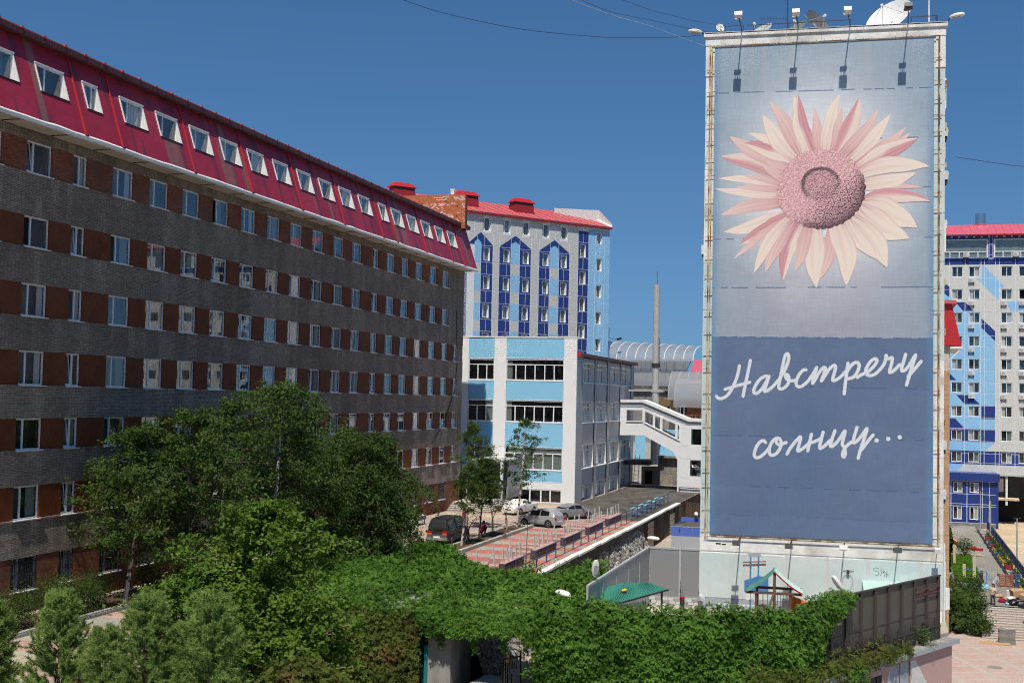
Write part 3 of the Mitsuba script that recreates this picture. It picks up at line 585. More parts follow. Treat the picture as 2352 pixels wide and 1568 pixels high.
# ---------------------------------------------------------------- covered stair bridge and its tower
br = thing('stair_bridge', 'white enclosed stair bridge sloping down from the clinic to a white tower', 'bridge')
F0 = xz(149.5); up = [(-30.05, 11.12), (-27.2, 11.16), (-21.56, 8.95), (-11.0, 8.95)]
out = [(-30.05, 6.68), (-27.15, 6.78), (-23.4, 4.85), (-22.85, 3.85), (-22.85, -1.1), (-20.95, -1.1), (-19.9, -.15), (-11.0, -.15), (-11., 8.4), (-21.6, 8.4), (-27.2, 10.6), (-30.05, 10.56)]
wins = [[(-29.25, 8.5), (-27.22, 8.55), (-27.22, 9.84), (-29.25, 9.84)], [(-26.95, 8.42), (-22.66, 6.36), (-22.66, 8.05), (-26.95, 9.72)], [(-21.2, 5.8), (-19.0, 5.8), (-19.0, 7.68), (-21.2, 7.68)], [(-21.28, 1.95), (-19.0, 1.95), (-19.0, 3.92), (-21.28, 3.92)], [(-17.6, 5.8), (-14, 5.8), (-14, 7.68), (-17.6, 7.68)], [(-17.6, 1.95), (-14, 1.95), (-14, 3.92), (-17.6, 3.92)]]
put(br, 'wall', M().prism(out, 0, .15, F0, wins), 'siding_white')
put(br, 'back_wall', M().prism(out, 2.6, 2.7, F0, [wins[0], wins[1]]), 'siding_white')
put(br, 'cap', M().prism(up[:1] + up[1:] + [(x, z - .36) for x, z in up[::-1]], -.28, 2.9, F0), 'white_paint', label='white capping of the bridge roof')
put(br, 'fascia_shade', M().prism([(-30.05, 10.76), (-27.2, 10.8), (-21.56, 8.59), (-11, 8.59), (-11., 8.18), (-21.7, 8.18), (-27.2, 10.24), (-30.05, 10.2)], -.06, .01, F0), 'kiosk_grey')
m = M()
for p, q in (((-29.28, 8.44), (-27.2, 8.48)), ((-27.0, 8.34), (-22.6, 6.24))): m.bar((p[0], 149.42, p[1]), (q[0], 149.42, q[1]), .16, .12)
put(br, 'sill', m, 'white_paint')
for x0, x1, za, zb in ((-27.26, -26.93, 8.4, 9.8), (-25.95, -25.66, 7.8, 9.5), (-25.05, -24.74, 7.4, 9.1), (-23.15, -22.85, 6.5, 8.3), (-22.68, -22.6, 6.3, 8.15)): put(br, 'mullion', M().box(x0, x1, 149.44, 149.56, za, zb), 'white_paint')
for q in wins:
    g = M().add([(x, 149.6, z) for x, z in q], [[0, 1, 2, 3]]); k = put(br, 'pane', g, 'pane')
put(br, 'room', M().box(-21.35, -11, 152, 152.1, -.3, 8), 'room_grey'); put(br, 'floor', M().prism([(-30.05, 6.8), (-27.15, 6.9), (-23.4, 4.97), (-22.85, 4.3), (-11, 4.3), (-11, 4.4), (-22.8, 4.4), (-23.35, 5.1), (-27.15, 7.05), (-30.05, 6.95)], .16, 2.6, F0), 'concrete')
put(br, 'side_wall', M().box(-22.85, -22.75, 149.66, 152.1, -1.1, 6.0), 'siding_white')
put(br, 'curtain', M().box(-20.6, -20.1, 150.6, 150.65, 1.95, 3.9), 'curtain_sage'); put(br, 'radiator', M().box(-19.9, -19.2, 150.8, 150.9, 3.1, 3.8), 'pot_red')
for z in (7.75, 5.62, 4.05, 1.72): put(br, 'panel_joint', M().box(-22.5, -21.4, 149.485, 149.497, z, z + .03), 'grey_trim')
put(br, 'pipe', M().bar((-22.55, 149.3, -1.6), (-22.55, 149.3, .55), .1).bar((-22.55, 149.3, .55), (-20, 149.3, .5), .1), 'eave_brown')
# ---------------------------------------------------------------- boiler chimney
ch = thing('boiler_chimney', 'tall slender grey steel chimney behind the stair bridge', 'chimney')
put(ch, 'shaft', M().tube([(-26.45, 154.0, 3), (-26.45, 154.0, 12.2)], .5, 24), 'chimney_steel', smooth=50); put(ch, 'shaft', M().tube([(-26.48, 154.0, 12.4), (-26.5, 154.0, 25.8)], .41, 24), 'chimney_steel', smooth=50)
put(ch, 'collar', M().tube([(-26.45, 154.0, 15.3), (-26.45, 154.0, 15.8)], .54, 20), 'dark_metal', smooth=50); put(ch, 'rod', M().tube([(-26.4, 154, 25.8), (-26.4, 154, 27.5)], .03, 5), 'dark_metal')
put(ch, 'bracket', M().box(-30.1, -25.7, 153.6, 153.8, 12.2, 12.42).box(-26.9, -25.4, 153.4, 154.6, 12.15, 12.4), 'galv'); put(ch, 'ladder_rail', M().box(-26.02, -25.96, 153.8, 153.9, 15.8, 19), 'dark_metal')
# ---------------------------------------------------------------- yard buildings under the bridge
bo = thing('boiler_house', 'low concrete boiler house with black doorway and tarred flat roof', 'building')
put(bo, 'wall', M().prism([(-29.2, -1), (-24, -1), (-24, 3.9), (-27.0, 3.9), (-27.0, 2.4), (-29.2, 2.4)], 0, .3, xz(160), [[(-28.75, .1), (-27.75, .1), (-27.75, 1.75), (-28.75, 1.75)]]), 'concrete')
put(bo, 'roof', M().box(-30, -26.9, 152.5, 160, 2.9, 3.4), 'bitumen'); put(bo, 'dark_room', M().box(-29, -27.5, 160.9, 161, 0, 2), 'room_dark'); put(bo, 'door_frame', M().box(-28.85, -28.75, 159.9, 160, .1, 1.85).box(-28.85, -27.7, 159.9, 160, 1.75, 1.85), 'bright_red')
put(bo, 'block_patch', M().box(-26.9, -25.0, 159.93, 159.98, -1, 1.4), 'block_wall'); put(bo, 'ledge', M().box(-27.6, -23.5, 159.2, 160, 3.6, 3.9), 'concrete')
put(bo, 'upper_siding', siding(M(), 0, 4.2, 0, 3.4, 0.2), 'siding_blue', T=frame((-27.6, 160.5, 3.9), (1, 0, 0))); put(bo, 'upper_side', siding(M(), 0, 1.4, 0, 3.4, 0.2), 'siding_blue', T=frame((-30.05, 159.8, 3.2), (1, 0, 0)))
la = thing('ladder', 'pale wooden ladder leaning against the clinic wall under the bridge', 'ladder')
put(la, 'rail', M().bar((-29.55, 156.2, .1), (-29.45, 157.0, 3.9), .07), 'pale_wood'); put(la, 'rail', M().bar((-28.95, 156.2, .1), (-28.9, 157.0, 3.9), .07), 'pale_wood')
for z in np.arange(.4, 3.7, .52): put(la, 'rung', M().bar((-29.55, 156.2 + .8 * z / 3.9, z), (-28.93, 156.2 + .8 * z / 3.9, z), .05), 'pale_wood')
ss = thing('side_stairs', 'short dark steel stairs with concrete treads at the boiler house door', 'steps')
for i in range(8): put(ss, 'tread', M().box(-29.6 + i * .42 + .6, -29.0 + i * .42 + .6, 154.2, 155.6, .42 - i * .15, .48 - i * .15), 'concrete')
put(ss, 'stringer', M().bar((-29.2, 154.2, .3), (-25.6, 154.2, -.85), .08, .25), 'dark_metal'); put(ss, 'landing', M().box(-30, -28.9, 154.2, 156.8, .45, .52), 'concrete'); put(ss, 'leg', M().bar((-29.6, 154.3, .45), (-30, 154.3, -.1), .08), 'dark_metal')
# ---------------------------------------------------------------- building with rounded polycarbonate roofs
po = thing('polycarbonate_building', 'unfinished building with rounded translucent polycarbonate roofs', 'building')
put(po, 'wall', M().prism([(-42, 5), (-22, 5), (-22, 11.4), (-27.6, 11.4), (-27.6, 13.2), (-42, 13.2)], 0, .5, xz(176.0), [[(-28.6, 8.2), (-27.4, 8.2), (-27.4, 10.4), (-28.6, 10.4)], [(-26.6, 8.2), (-25.6, 8.2), (-25.6, 10.6), (-26.6, 10.6)]]), 'concrete')
for x0, z0 in ((-28.6, 8.2), (-26.6, 8.2)): window(po, frame((x0, 176.1, z0), (1, 0, 0)), 1.1, 2.2, (.5,), None, .1, 'room_dark')
put(po, 'ledge', M().box(-36, -27.5, 175.4, 176, 12.5, 12.75), 'concrete'); put(po, 'wool_patch', M().box(-29.7, -29.0, 175.9, 175.97, 8.2, 11.7).box(-29.0, -27.6, 175.9, 175.97, 10.3, 11.3).box(-27.9, -27.5, 175.9, 175.97, 8.2, 10.3), 'mineral_wool')
put(po, 'terrace_slab', M().box(-26, -15, 168, 176, 7.9, 8.1), 'concrete')
m = M()
for x in np.arange(-25.4, -20, .35): m.box(x, x + .06, 167.9, 167.96, 8.1, 9.2)
put(po, 'balustrade', m.box(-26, -20, 167.88, 167.98, 9.15, 9.25), 'rusty', kind='stuff')
def arc_sheet(x0, x1, y0, z0, y1, z1, n=14):     # quarter barrel: springs at (y0, z0), crowns at (y1, z1)
    g = np.linspace(0, math.pi / 2, n); y = y1 + (y0 - y1) * np.cos(g); z = z0 + (z1 - z0) * np.sin(g); m = M()
    v = [(x, a, b) for a, b in zip(y, z) for x in (x0, x1)]
    return m.add(v, [[2 * i, 2 * i + 1, 2 * i + 3, 2 * i + 2] for i in range(n - 1)]), y, z
put(po, 'front_glazing', M().quad((-33.4, 175.3, 13.2), (-27.5, 175.3, 13.2), (-27.5, 175.3, 15.2), (-33.4, 175.3, 15.2)).quad((-33.4, 175.3, 15.2), (-25.7, 175.3, 15.2), (-25.7, 175.3, 17.1), (-33.4, 175.3, 17.1)), 'poly_sheet')
for x in (-33.4, -32.3, -30.9, -29.5, -28.6, -27.5): put(po, 'glazing_bar', M().box(x, x + .1, 175.2, 175.3, 13.2, 17.1), 'galv')
put(po, 'inner_wall', M().box(-34, -25.8, 177.4, 177.6, 13, 17), 'curtain_white')
xs = np.linspace(-38.5, -24.6, 11)
for i, (a, b) in enumerate(zip(xs, xs[1:])):
    d, y, z = arc_sheet(a, b, 174.4, 17.0 - i * .02, 184.5, 20.0 - i * .07); put(po, 'roof_sheet', d, 'poly_sheet')
for i, x in enumerate(xs):
    d, y, z = arc_sheet(x, x + .1, 174.3, 17.0 - i * .02, 184.5, 20.03 - i * .07); put(po, 'roof_rib', M().tube(np.stack([np.full_like(y, x), y, z + .03], 1), .06, 5), 'white_paint')
put(po, 'gutter', M().box(-40, -24.6, 174.2, 174.4, 16.75, 17.0), 'galv'); put(po, 'strut', M().bar((-24.9, 174.4, 16.8), (-25.7, 175.3, 15.4), .1), 'rusty')
xs = np.linspace(-27.6, -17.5, 9)
for a, b in zip(xs, xs[1:]):
    d, y, z = arc_sheet(a, b, 171.2 - .0 * a, 11.2, 176, 15.4); put(po, 'roof_sheet', d, 'poly_sheet'); put(po, 'roof_rib', M().tube(np.stack([np.full_like(y, a), y, z + .02], 1), .05, 5), 'grey_trim')
d, y, z = arc_sheet(-26.4, -19, 168.4, 10.2, 171.6, 14.2); put(po, 'porch_sheet', d, 'poly_sheet')
put(po, 'brick_infill', M().box(-25.4, -18, 174, 174.2, 8, 11.4), 'red_brick')
fr = thing('far_red_roof', 'sliver of a far bright red roof behind the polycarbonate building', 'roof')
put(fr, 'sheet', M().quad((-30, 210, 16.2), (-15, 210, 16.2), (-15, 214, 18.3), (-30, 214, 18.3)), 'roof_pink'); put(fr, 'wall', M().box(-30, -15, 210.1, 214, 5, 16.2), 'concrete')
# ================================================================ patterned blue and white hotel behind
ho = thing('patterned_hotel', 'tall hotel with navy, sky-blue and grey panels under a red sheet roof', 'building')
_a = math.radians(39.5); FH = frame((-36.77, 171.67, 0), (math.sin(_a), math.cos(_a), 0))
def panel(parent, s0, s1, z0, z1, mat, T, region=None, g=.035, holes=(), d=.03, y=0.):
    """facing panels: rectangle minus joints, cut by an optional region"""
    a = sbox(s0 + g, z0 + g, s1 - g, z1 - g)
    for h in holes: a = a.difference(sbox(*h))
    if region is not None: a = a.intersection(region)
    for q in (a.geoms if hasattr(a, 'geoms') else [a]):
        if q.is_empty or q.area < .02 or q.geom_type != 'Polygon': continue
        put(parent, 'panel', M().prism(list(q.exterior.coords)[:-1], y - d, y, xz(), [list(r.coords)[:-1] for r in q.interiors]), mat, T=T)
def rect(h): return (h[0], h[2], h[1], h[3])
HZ = []                                               # window openings (s0, s1, z0, z1)
HW, HS = 1.12, 3.84
cols = [-24.75, -20.72, -17.5, -14.3, -10.95, -7.8]
for c in cols:
    HZ.append((c - .6, c + .6, 33.45, 35.25))
    for j in range(4): HZ.append((c - .56, c + .56, 29.42 - j * HS, 31.2 - j * HS))
for j in range(5): HZ.append((-4.45 - .55, -4.45 + .55, 31.2 - j * HS, 33.05 - j * HS))
for j in range(5): HZ.append((-1.5 - .5, -1.5 + .5, 33.3 - j * HS, 35.05 - j * HS))
put(ho, 'wall', walled(-40, .35, 0, 35.8, HZ, 0., .42), 'joint_white', T=FH)
arrows = []
for l, r in ((-23.7, -19.7), (-18.66, -13.42), (-12.05, -6.8)):
    c = (l + r) / 2; arrows.append(Polygon([(l, 16), (l, 31.5), (c, 33.15), (r, 31.5), (r, 16)]))
navy = unary_union(arrows)
strips = []                                            # pale strips between the navy window columns
for x0, x1, ap in ((-22.65, -21.6, 31.8), (-16.77, -15.31, 31.95), (-10.24, -8.64, 31.95)):
    strips.append((x0, x1, ap)); navy = navy.difference(Polygon([(x0, 16), (x0, ap), ((x0 + x1) / 2, ap + .45), (x1, ap), (x1, 16)]))
grey_s = [(-28, -23.7), (-19.7, -18.66), (-13.42, -12.05), (-6.8, -5.28)]
for a, b in grey_s:
    zs_ = [33.2] + [31.3 - 1.95 * i for i in range(9)]
    for z1, z0 in zip(zs_, zs_[1:]): panel(ho, a, b, z0, z1, 'panel_grey', FH)
for i, c in enumerate(cols):                            # top storey: grey panels round deep windows
    a = cols[i - 1] / 2 + c / 2 if i else -27; b = cols[i + 1] / 2 + c / 2 if i < 5 else -5.28
    panel(ho, a, c - .62, 33.2, 35.5, 'panel_grey', FH); panel(ho, c + .62, b, 33.2, 35.5, 'panel_grey', FH)
for l, r in ((-23.7, -19.7), (-18.66, -13.42), (-12.05, -6.8)):   # grey above the arrowheads
    panel(ho, l, (l + r) / 2, 31.45, 33.2, 'panel_grey', FH, Polygon([(l, 31.5), (l, 33.2), ((l + r) / 2, 33.2)])); panel(ho, (l + r) / 2, r, 31.45, 33.2, 'panel_grey', FH, Polygon([(r, 31.5), (r, 33.2), ((l + r) / 2, 33.2)]))
for j in range(9):                                     # navy window columns
    for c, l, r in ((cols[0], -26, -23.75), (cols[1], -21.6, -19.7), (cols[2], -18.66, -16.77), (cols[3], -15.31, -13.42), (cols[4], -12.05, -10.24), (cols[5], -8.64, -6.8)):
        if j % 2 == 0:
            z0, z1 = 29.2 - j / 2 * HS, 31.42 - j / 2 * HS
            panel(ho, l, r, z0, z1, 'panel_navy', FH, holes=[rect(h) for h in HZ if abs((h[0] + h[1]) / 2 - c) < .1 and h[2] < z1 and h[3] > z0])
        else:
            z1 = 29.2 - (j - 1) / 2 * HS; z0 = z1 - (HS - 2.22); panel(ho, l, c + .03, z0, z1, 'panel_navy', FH); panel(ho, c + .03, r, z0, z1, 'panel_navy', FH)
for l, r in ((-23.7, -19.7), (-18.66, -13.42), (-12.05, -6.8)):    # arrowheads
    for a, b in ((l, l + (r - l) * .36), (l + (r - l) * .36, l + (r - l) * .64), (l + (r - l) * .64, r)): panel(ho, a, b, 31.42, 33.3, 'panel_navy', FH, navy)
for i, (a, b, ap) in enumerate(strips):
    z = ap
    for j, hgt in enumerate((2.75, 1.42, 2.42, 1.5, 2.4, 1.42, 2.4, 1.4)):
        panel(ho, a, b, z - hgt / 2, z, ('panel_sky', 'panel_grey')[j % 2], FH); panel(ho, a, b, z - hgt, z - hgt / 2, ('panel_sky', 'panel_grey')[j % 2], FH); z -= hgt
    panel(ho, a, b, ap - .05, ap + .6, 'panel_sky', FH, Polygon([(a, ap), ((a + b) / 2, ap + .42), (b, ap)]))
for j in range(5):                                     # navy column G and sky-blue column H
    zt = 33.3 - j * HS
    panel(ho, -5.28, -3.44, zt - 2.2, zt, 'panel_navy', FH, holes=[rect(h) for h in HZ if -4.6 < (h[0] + h[1]) / 2 < -4.3])
    for a, b in ((-5.28, -4.4), (-4.4, -3.44)): panel(ho, a, b, zt, zt + HS - 2.2, 'panel_navy', FH)
for j in range(5):
    zt = 35.4 - j * HS
    panel(ho, -3.44, -2.24, zt - 2.2, zt, 'panel_sky', FH); panel(ho, -3.44, -2.24, zt - HS, zt - 2.2, 'panel_sky', FH)
    panel(ho, -2.24, -.55, zt - 2.2, zt, 'panel_sky', FH, holes=[rect(h) for h in HZ if -1.7 < (h[0] + h[1]) / 2 < -1.3], g=.03); panel(ho, -2.24, -1.4, zt - HS, zt - 2.2, 'panel_sky', FH, g=.03); panel(ho, -1.4, -.55, zt - HS, zt - 2.2, 'panel_sky', FH, g=.03); panel(ho, -.55, .33, zt - HS, zt, 'panel_sky', FH, g=.02)
rnd = random.Random(11)
for h in HZ:
    if h[2] < 14: continue
    b = rnd.choice(['room_green', 'room_light', 'room_green', 'room_grey'])
    window(ho, FH @ move(h[0], .34, h[2]), h[1] - h[0], h[3] - h[2], (.33,), None, .085, b, None, None, tilt=0 if rnd.random() < .5 else None, curtain=(.55, 1., 'curtain_sage') if b != 'room_light' else None)
put(ho, 'eave', M().box(-40, .4, -.55, .3, 35.55, 35.82), 'dark_red_metal', T=FH)
put(ho, 'roof', M().quad((-40, -.6, 35.84), (.45, -.6, 35.84), (.45, 7, 38.6), (-40, 7, 38.6)), 'red_metal', T=FH)
for s in np.arange(-33, .3, 1.4): put(ho, 'roof_seam', M().obox((s, 3.2, 37.26), (.025, 0, 0), (0, 3.8, 1.38), (0, 0, .045)), 'red_metal', T=FH)
put(ho, 'side_wall', M().box(.05, .38, .02, 14, 0, 36), 'panel_sky', T=FH); put(ho, 'end_wall', M().prism([(-.6, 35.9), (7, 35.9), (7, 39.0), (5.6, 38.6)], .05, .4, yz()), 'joint_white', T=FH @ move(0))
put(ho, 'end_parapet', M().quad((-5.4, 5.8, 38.0), (.4, 2.6, 37.0), (.4, 2.6, 38.7), (-5.4, 5.8, 38.8)).quad((.4, 2.6, 36), (.4, -.5, 36), (.4, -.5, 36.3), (.4, 2.6, 38.7)), 'panel_cream', T=FH)
for x in (-22.3, -13.1, -32.2):
    v = put(ho, 'roof_vent', M().box(x - 1.55, x + 1.55, 2.2, 3.9, 36.6, 38.0), 'dark_red_metal', T=FH, label='red sheet-metal roof vent')
    put(v, 'slot', M().box(x - 1.5, x + 1.5, 2.3, 3.8, 38.0, 38.35), 'dark_metal', T=FH)
    r = [[(x - 1.8, 2.0, 38.35), (x + 1.8, 2.0, 38.35), (x + 1.8, 4.1, 38.35), (x - 1.8, 4.1, 38.35)], [(x - 1.2, 2.8, 39.0), (x + 1.2, 2.8, 39.0), (x + 1.2, 3.3, 39.0), (x - 1.2, 3.3, 39.0)]]; put(v, 'hood', M().rings(r), 'bright_red', T=FH)
lm = thing('corner_lamp', 'small dark floodlight on an arm at the sky-blue hotel corner', 'lamp')
put(lm, 'arm', M().bar((.4, .2, 21.4), (.7, .2, 21.4), .06).bar((.7, .2, 19.9), (.7, .2, 21.4), .06).bar((.7, .2, 19.9), (2.3, .2, 19.8), .06), 'dark_metal', T=FH); put(lm, 'head', M().obox((2.6, .2, 19.9), (.3, 0, .08), (0, .2, 0), (-.03, 0, .14)), 'dark_metal', T=FH)
# ================================================================ hotel on the right
hr = thing('right_hotel', 'pale hotel on the right with navy and sky-blue diagonal panels and pink-red roof', 'building')
FR = frame((9.21, 165.59, 0), (1, 0, 0))
wc = [.49, 2.55, 6.41, 8.5, 12.3, 14.4, 18.2, 20.3]; wz = [27.7, 24.77, 21.8, 18.8, 15.85, 12.88, 9.88, 6.85, 4.12]
RW = [(s, s + 1.3, z, z + 1.32) for s in wc for z in wz]
TOP = [(-2, 4.75, 30.1, 32.5), (5.6, 11.8, 30.1, 32.5), (12.6, 19, 30.1, 32.5)]
put(hr, 'wall', walled(-8, 24, 2.55, 32.96, RW + TOP, 0., .3), 'joint_white', T=FR)
def sa(x, y): return ((x - 340) * .01332, 29.05 - (y - 710) * .0142)
def sb(x, y): return ((x - 340) * .01332, 17.14 - (y - 112) * .01408)
light = [Polygon([sa(*q) for q in ((645, 705), (668, 705), (860, 908), (800, 908), (800, 1018), (595, 822), (645, 822))]), Polygon([sa(*q) for q in ((865, 1030), (1100, 1030), (1100, 1115), (905, 1115))]),
         Polygon([sa(*q) for q in ((200, 1030), (340, 960), (412, 1040), (480, 1118), (640, 1118), (640, 1240), (768, 1385))] + [sb(*q) for q in ((768, 860), (675, 940), (200, 940))]), Polygon([sb(*q) for q in ((200, 1052), (495, 1052), (425, 1119), (200, 1119))])]
dark = [Polygon([sa(*q) for q in ((250, 830), (310, 860), (355, 895), (355, 990), (250, 920))]), Polygon([sa(*q) for q in ((410, 1035), (500, 1035), (575, 1115), (480, 1115))]), Polygon([sa(*q) for q in ((645, 1180), (768, 1295), (768, 1385), (625, 1245), (645, 1245))]),
        Polygon([sb(*q) for q in ((340, 220), (420, 303), (340, 303))]), Polygon([sb(*q) for q in ((420, 435), (550, 435), (632, 517), (495, 517))]), Polygon([sb(*q) for q in ((645, 527), (768, 527), (768, 648), (645, 648))]), Polygon([sb(*q) for q in ((200, 648), (412, 648), (490, 732), (200, 732))]),
        Polygon([sb(*q) for q in ((200, 738), (640, 738), (640, 855), (200, 855))]), Polygon([sb(*q) for q in ((645, 742), (768, 742), (768, 857), (645, 857))]), Polygon([sb(*q) for q in ((200, 935), (1500, 940), (1500, 1062), (200, 1055))])]
dark = unary_union(dark); light = unary_union(light).difference(dark); rest = sbox(-10, 0, 30, 40).difference(dark).difference(light)
se = [-4, -1.9, .23, 2.09, 4.0, 4.42, 5.73, 6.2, 8.06, 10.1, 12.05, 14.1, 16, 18]
ze = [29.15] + [q for z in wz for q in (z - .08,)] ; zrows = [(29.2, 30.05, 'panel_navy')]
edges = [29.15]
for z in wz: edges += [z - .1, z - .1 - 1.52]
edges[-1] = 2.6
for (a, b) in zip(se, se[1:]):
    panel(hr, a, b, 29.2, 30.02, 'panel_navy', FR)
    for z1, z0 in zip(edges, edges[1:]):
        hs = [rect(h) for h in RW if h[1] > a and h[0] < b and h[3] > z0 and h[2] < z1]
        for reg, mat in ((rest, 'panel_cream'), (light, 'panel_sky'), (dark, 'panel_navy')):
            if reg.intersects(sbox(a, z0, b, z1)): panel(hr, a, b, z0, z1, mat, FR, reg, .03, hs)
rnd = random.Random(3)
for h in RW:
    if h[0] > 11: continue
    window(hr, FR @ move(h[0], .12, h[2]), 1.3, 1.32, (.5,), None, .07, rnd.choice(['room_green', 'room_grey', 'room_dark', 'room_green']), 0 if rnd.random() < .18 else None, .1, curtain=rnd.choice([(.5, 1., 'curtain_sage'), None, (.5, .95, 'curtain_white'), (0, .4, 'curtain_white')]))
for h in TOP[:2]:
    n = 6; window(hr, FR @ move(h[0], .1, h[2]), h[1] - h[0], h[3] - h[2], tuple((i + 1) / n for i in range(n - 1)), .34, .09, 'room_green', None, .15, curtain=(.02, .98, 'curtain_sage'))
for a, b in ((-2.1, 4.85), (5.5, 11.9)): put(hr, 'bay_frame', M().box(a, b, -.05, .0, 32.5, 32.9).box(a, b, -.25, .0, 29.95, 30.12), 'panel_navy', T=FR)
put(hr, 'pier', M().box(4.85, 5.5, -.03, .0, 30.1, 32.9), 'panel_navy', T=FR); put(hr, 'pier_line', M().box(4.93, 4.97, -.04, -.03, 30.1, 32.9).box(5.38, 5.42, -.04, -.03, 30.1, 32.9).box(4.97, 5.38, -.04, -.03, 31.8, 31.84).box(4.97, 5.38, -.04, -.03, 30.5, 30.54), 'joint_white', T=FR)
for s in np.arange(-1.5, 11, .9): put(hr, 'soffit_light', M().box(s, s + .25, -.3, -.28, 32.68, 32.85), 'panel_cream', T=FR)
put(hr, 'eave', M().box(-8, 24, -.7, .3, 32.9, 33.05), 'dark_red_metal', T=FR); put(hr, 'roof', M().quad((-8, -.75, 33.06), (24, -.75, 33.06), (24, 4.5, 35.0), (-8, 4.5, 35.0)), 'roof_pink', T=FR)
for s in np.arange(-4, 22, .98): put(hr, 'roof_seam', M().obox((s, 1.87, 34.05), (.02, 0, 0), (0, 2.62, .97), (0, 0, .03)), 'roof_pink', T=FR)
put(hr, 'flue', M().tube([(4.3, 5, 34.4), (4.3, 5, 36.5)], .66, 28), 'steel', T=FR, smooth=50); put(hr, 'flue_base', M().tube([(4.3, 5, 34.6), (4.3, 5, 35.05)], .95, 20), 'roof_pink', T=FR, smooth=50); put(hr, 'flue_band', M().tube([(4.3, 5, 36.2), (4.3, 5, 36.3)], .69, 28), 'steel', T=FR, smooth=50)
put(hr, 'body', M().box(-8, 24, 1.3, 16, 2.5, 32.9), 'panel_cream', T=FR); put(hr, 'under_slab', M().box(5.9, 24, .05, 16, 2.45, 2.55), 'panel_cream', T=FR)
put(hr, 'passage_back', M().box(5.9, 24, 13, 13.3, -4, 2.5), 'concrete', T=FR); put(hr, 'passage_column', M().box(7.0, 7.25, .3, .6, -1.2, 2.5), 'white_paint', T=FR); put(hr, 'passage_door', M().box(5.95, 7.0, 3, 3.1, .3, 2.0), 'white_paint', T=FR); put(hr, 'passage_ledge', M().box(5.9, 8.6, .2, 3, -.6, -.35), 'pale_wood', T=FR); put(hr, 'passage_wall', M().box(5.9, 24, 4, 4.3, -5, -.6), 'room_dark', T=FR)
# its navy annex
an = thing('navy_annex', 'low annex of navy panels with white joints at the foot of the right hotel', 'building')
FA = frame((9.3, 160.9, 0), (1, 0, 0)); AW = [(.35, 1.45, .55, 1.8), (2.3, 3.35, .55, 1.8), (.35, 1.4, -2.75, -1.15), (2.3, 3.3, -2.75, -1.15)]
put(an, 'wall', walled(-3, 5.55, -3.2, 2.9, AW, 0, .25), 'joint_white', T=FA); ae = [-3, -1.2, .15, 1.05, 1.95, 2.75, 3.7, 4.6, 5.35]; az = [1.95, 1.0, .55, .35, -.95, -1.3, -3.1]
for a, b in ((-3, .12), (.12, 1.98), (1.98, 3.75), (3.75, 4.55), (4.55, 5.5)):
    for z1, z0 in ((1.95, .38), (.38, -.85), (-.85, -1.12), (-1.12, -3.15)):
        panel(an, a, b, z0, z1, 'panel_navy', FA, None, .035, [rect(h) for h in AW if h[1] > a and h[0] < b])
put(an, 'cornice', M().box(-3, 5.7, -.5, .2, 2.0, 2.95), 'panel_navy', T=FA); put(an, 'post', M().box(5.35, 5.6, -.1, .15, -4, 2.0), 'panel_navy', T=FA); put(an, 'roof', M().box(-3, 5.7, .2, 4.6, 2.7, 2.9), 'panel_navy', T=FA); put(an, 'side', M().box(5.4, 5.55, .2, 4.6, -3.2, 2.7), 'panel_navy', T=FA); put(an, 'plinth', M().box(-3, 5.4, .05, .4, -4.2, -3.2), 'concrete', T=FA)
for h in AW: window(an, FA @ move(h[0], .1, h[2]), h[1] - h[0], h[3] - h[2], (.5,), None, .08, 'room_grey', None, .12, curtain=(.5, 1., 'curtain_white'))
# air conditioners under its windows
ACG = 'air conditioners hung on the right hotel'
ORD = ['first', 'second', 'third', 'fourth', 'fifth', 'sixth', 'seventh', 'eighth', 'ninth', 'tenth', 'eleventh', 'twelfth']
_ac = [ply(M().box(0, .72, -.34, -.06, 0, .52), 'panel_cream'), ply(M().tube([(.25, -.345, .26), (.25, -.365, .26)], .2, 20), 'grey_trim', 50), ply(M().box(.08, .12, -.3, 0, -.25, 0).box(.6, .64, -.3, 0, -.25, 0), 'dark_metal')]
def aircon(T, label, group=ACG):
    k = thing('air_conditioner', label, 'air conditioner', group)
    for nme, d in zip(('casing', 'fan_grille', 'bracket'), _ac): put(k, nme, d, T=T)
for i, z in enumerate(wz[:7]):
    for j, s in enumerate((2.5, 6.35, 8.5)):
        if (j == 1 and i in (0,)) or (j == 2 and i == 0) or (i == 6): continue
        aircon(FR @ move(s, 0, z - .72), f'{ORD[i]} air conditioner from the top in the {("left", "middle", "right")[j]} column of the right hotel')
aircon(FR @ move(1.85, -.2, 30.2), 'air conditioner at the left top-floor window band of the right hotel'); aircon(FR @ move(7.75, -.2, 30.25), 'air conditioner at the right top-floor window band of the right hotel')
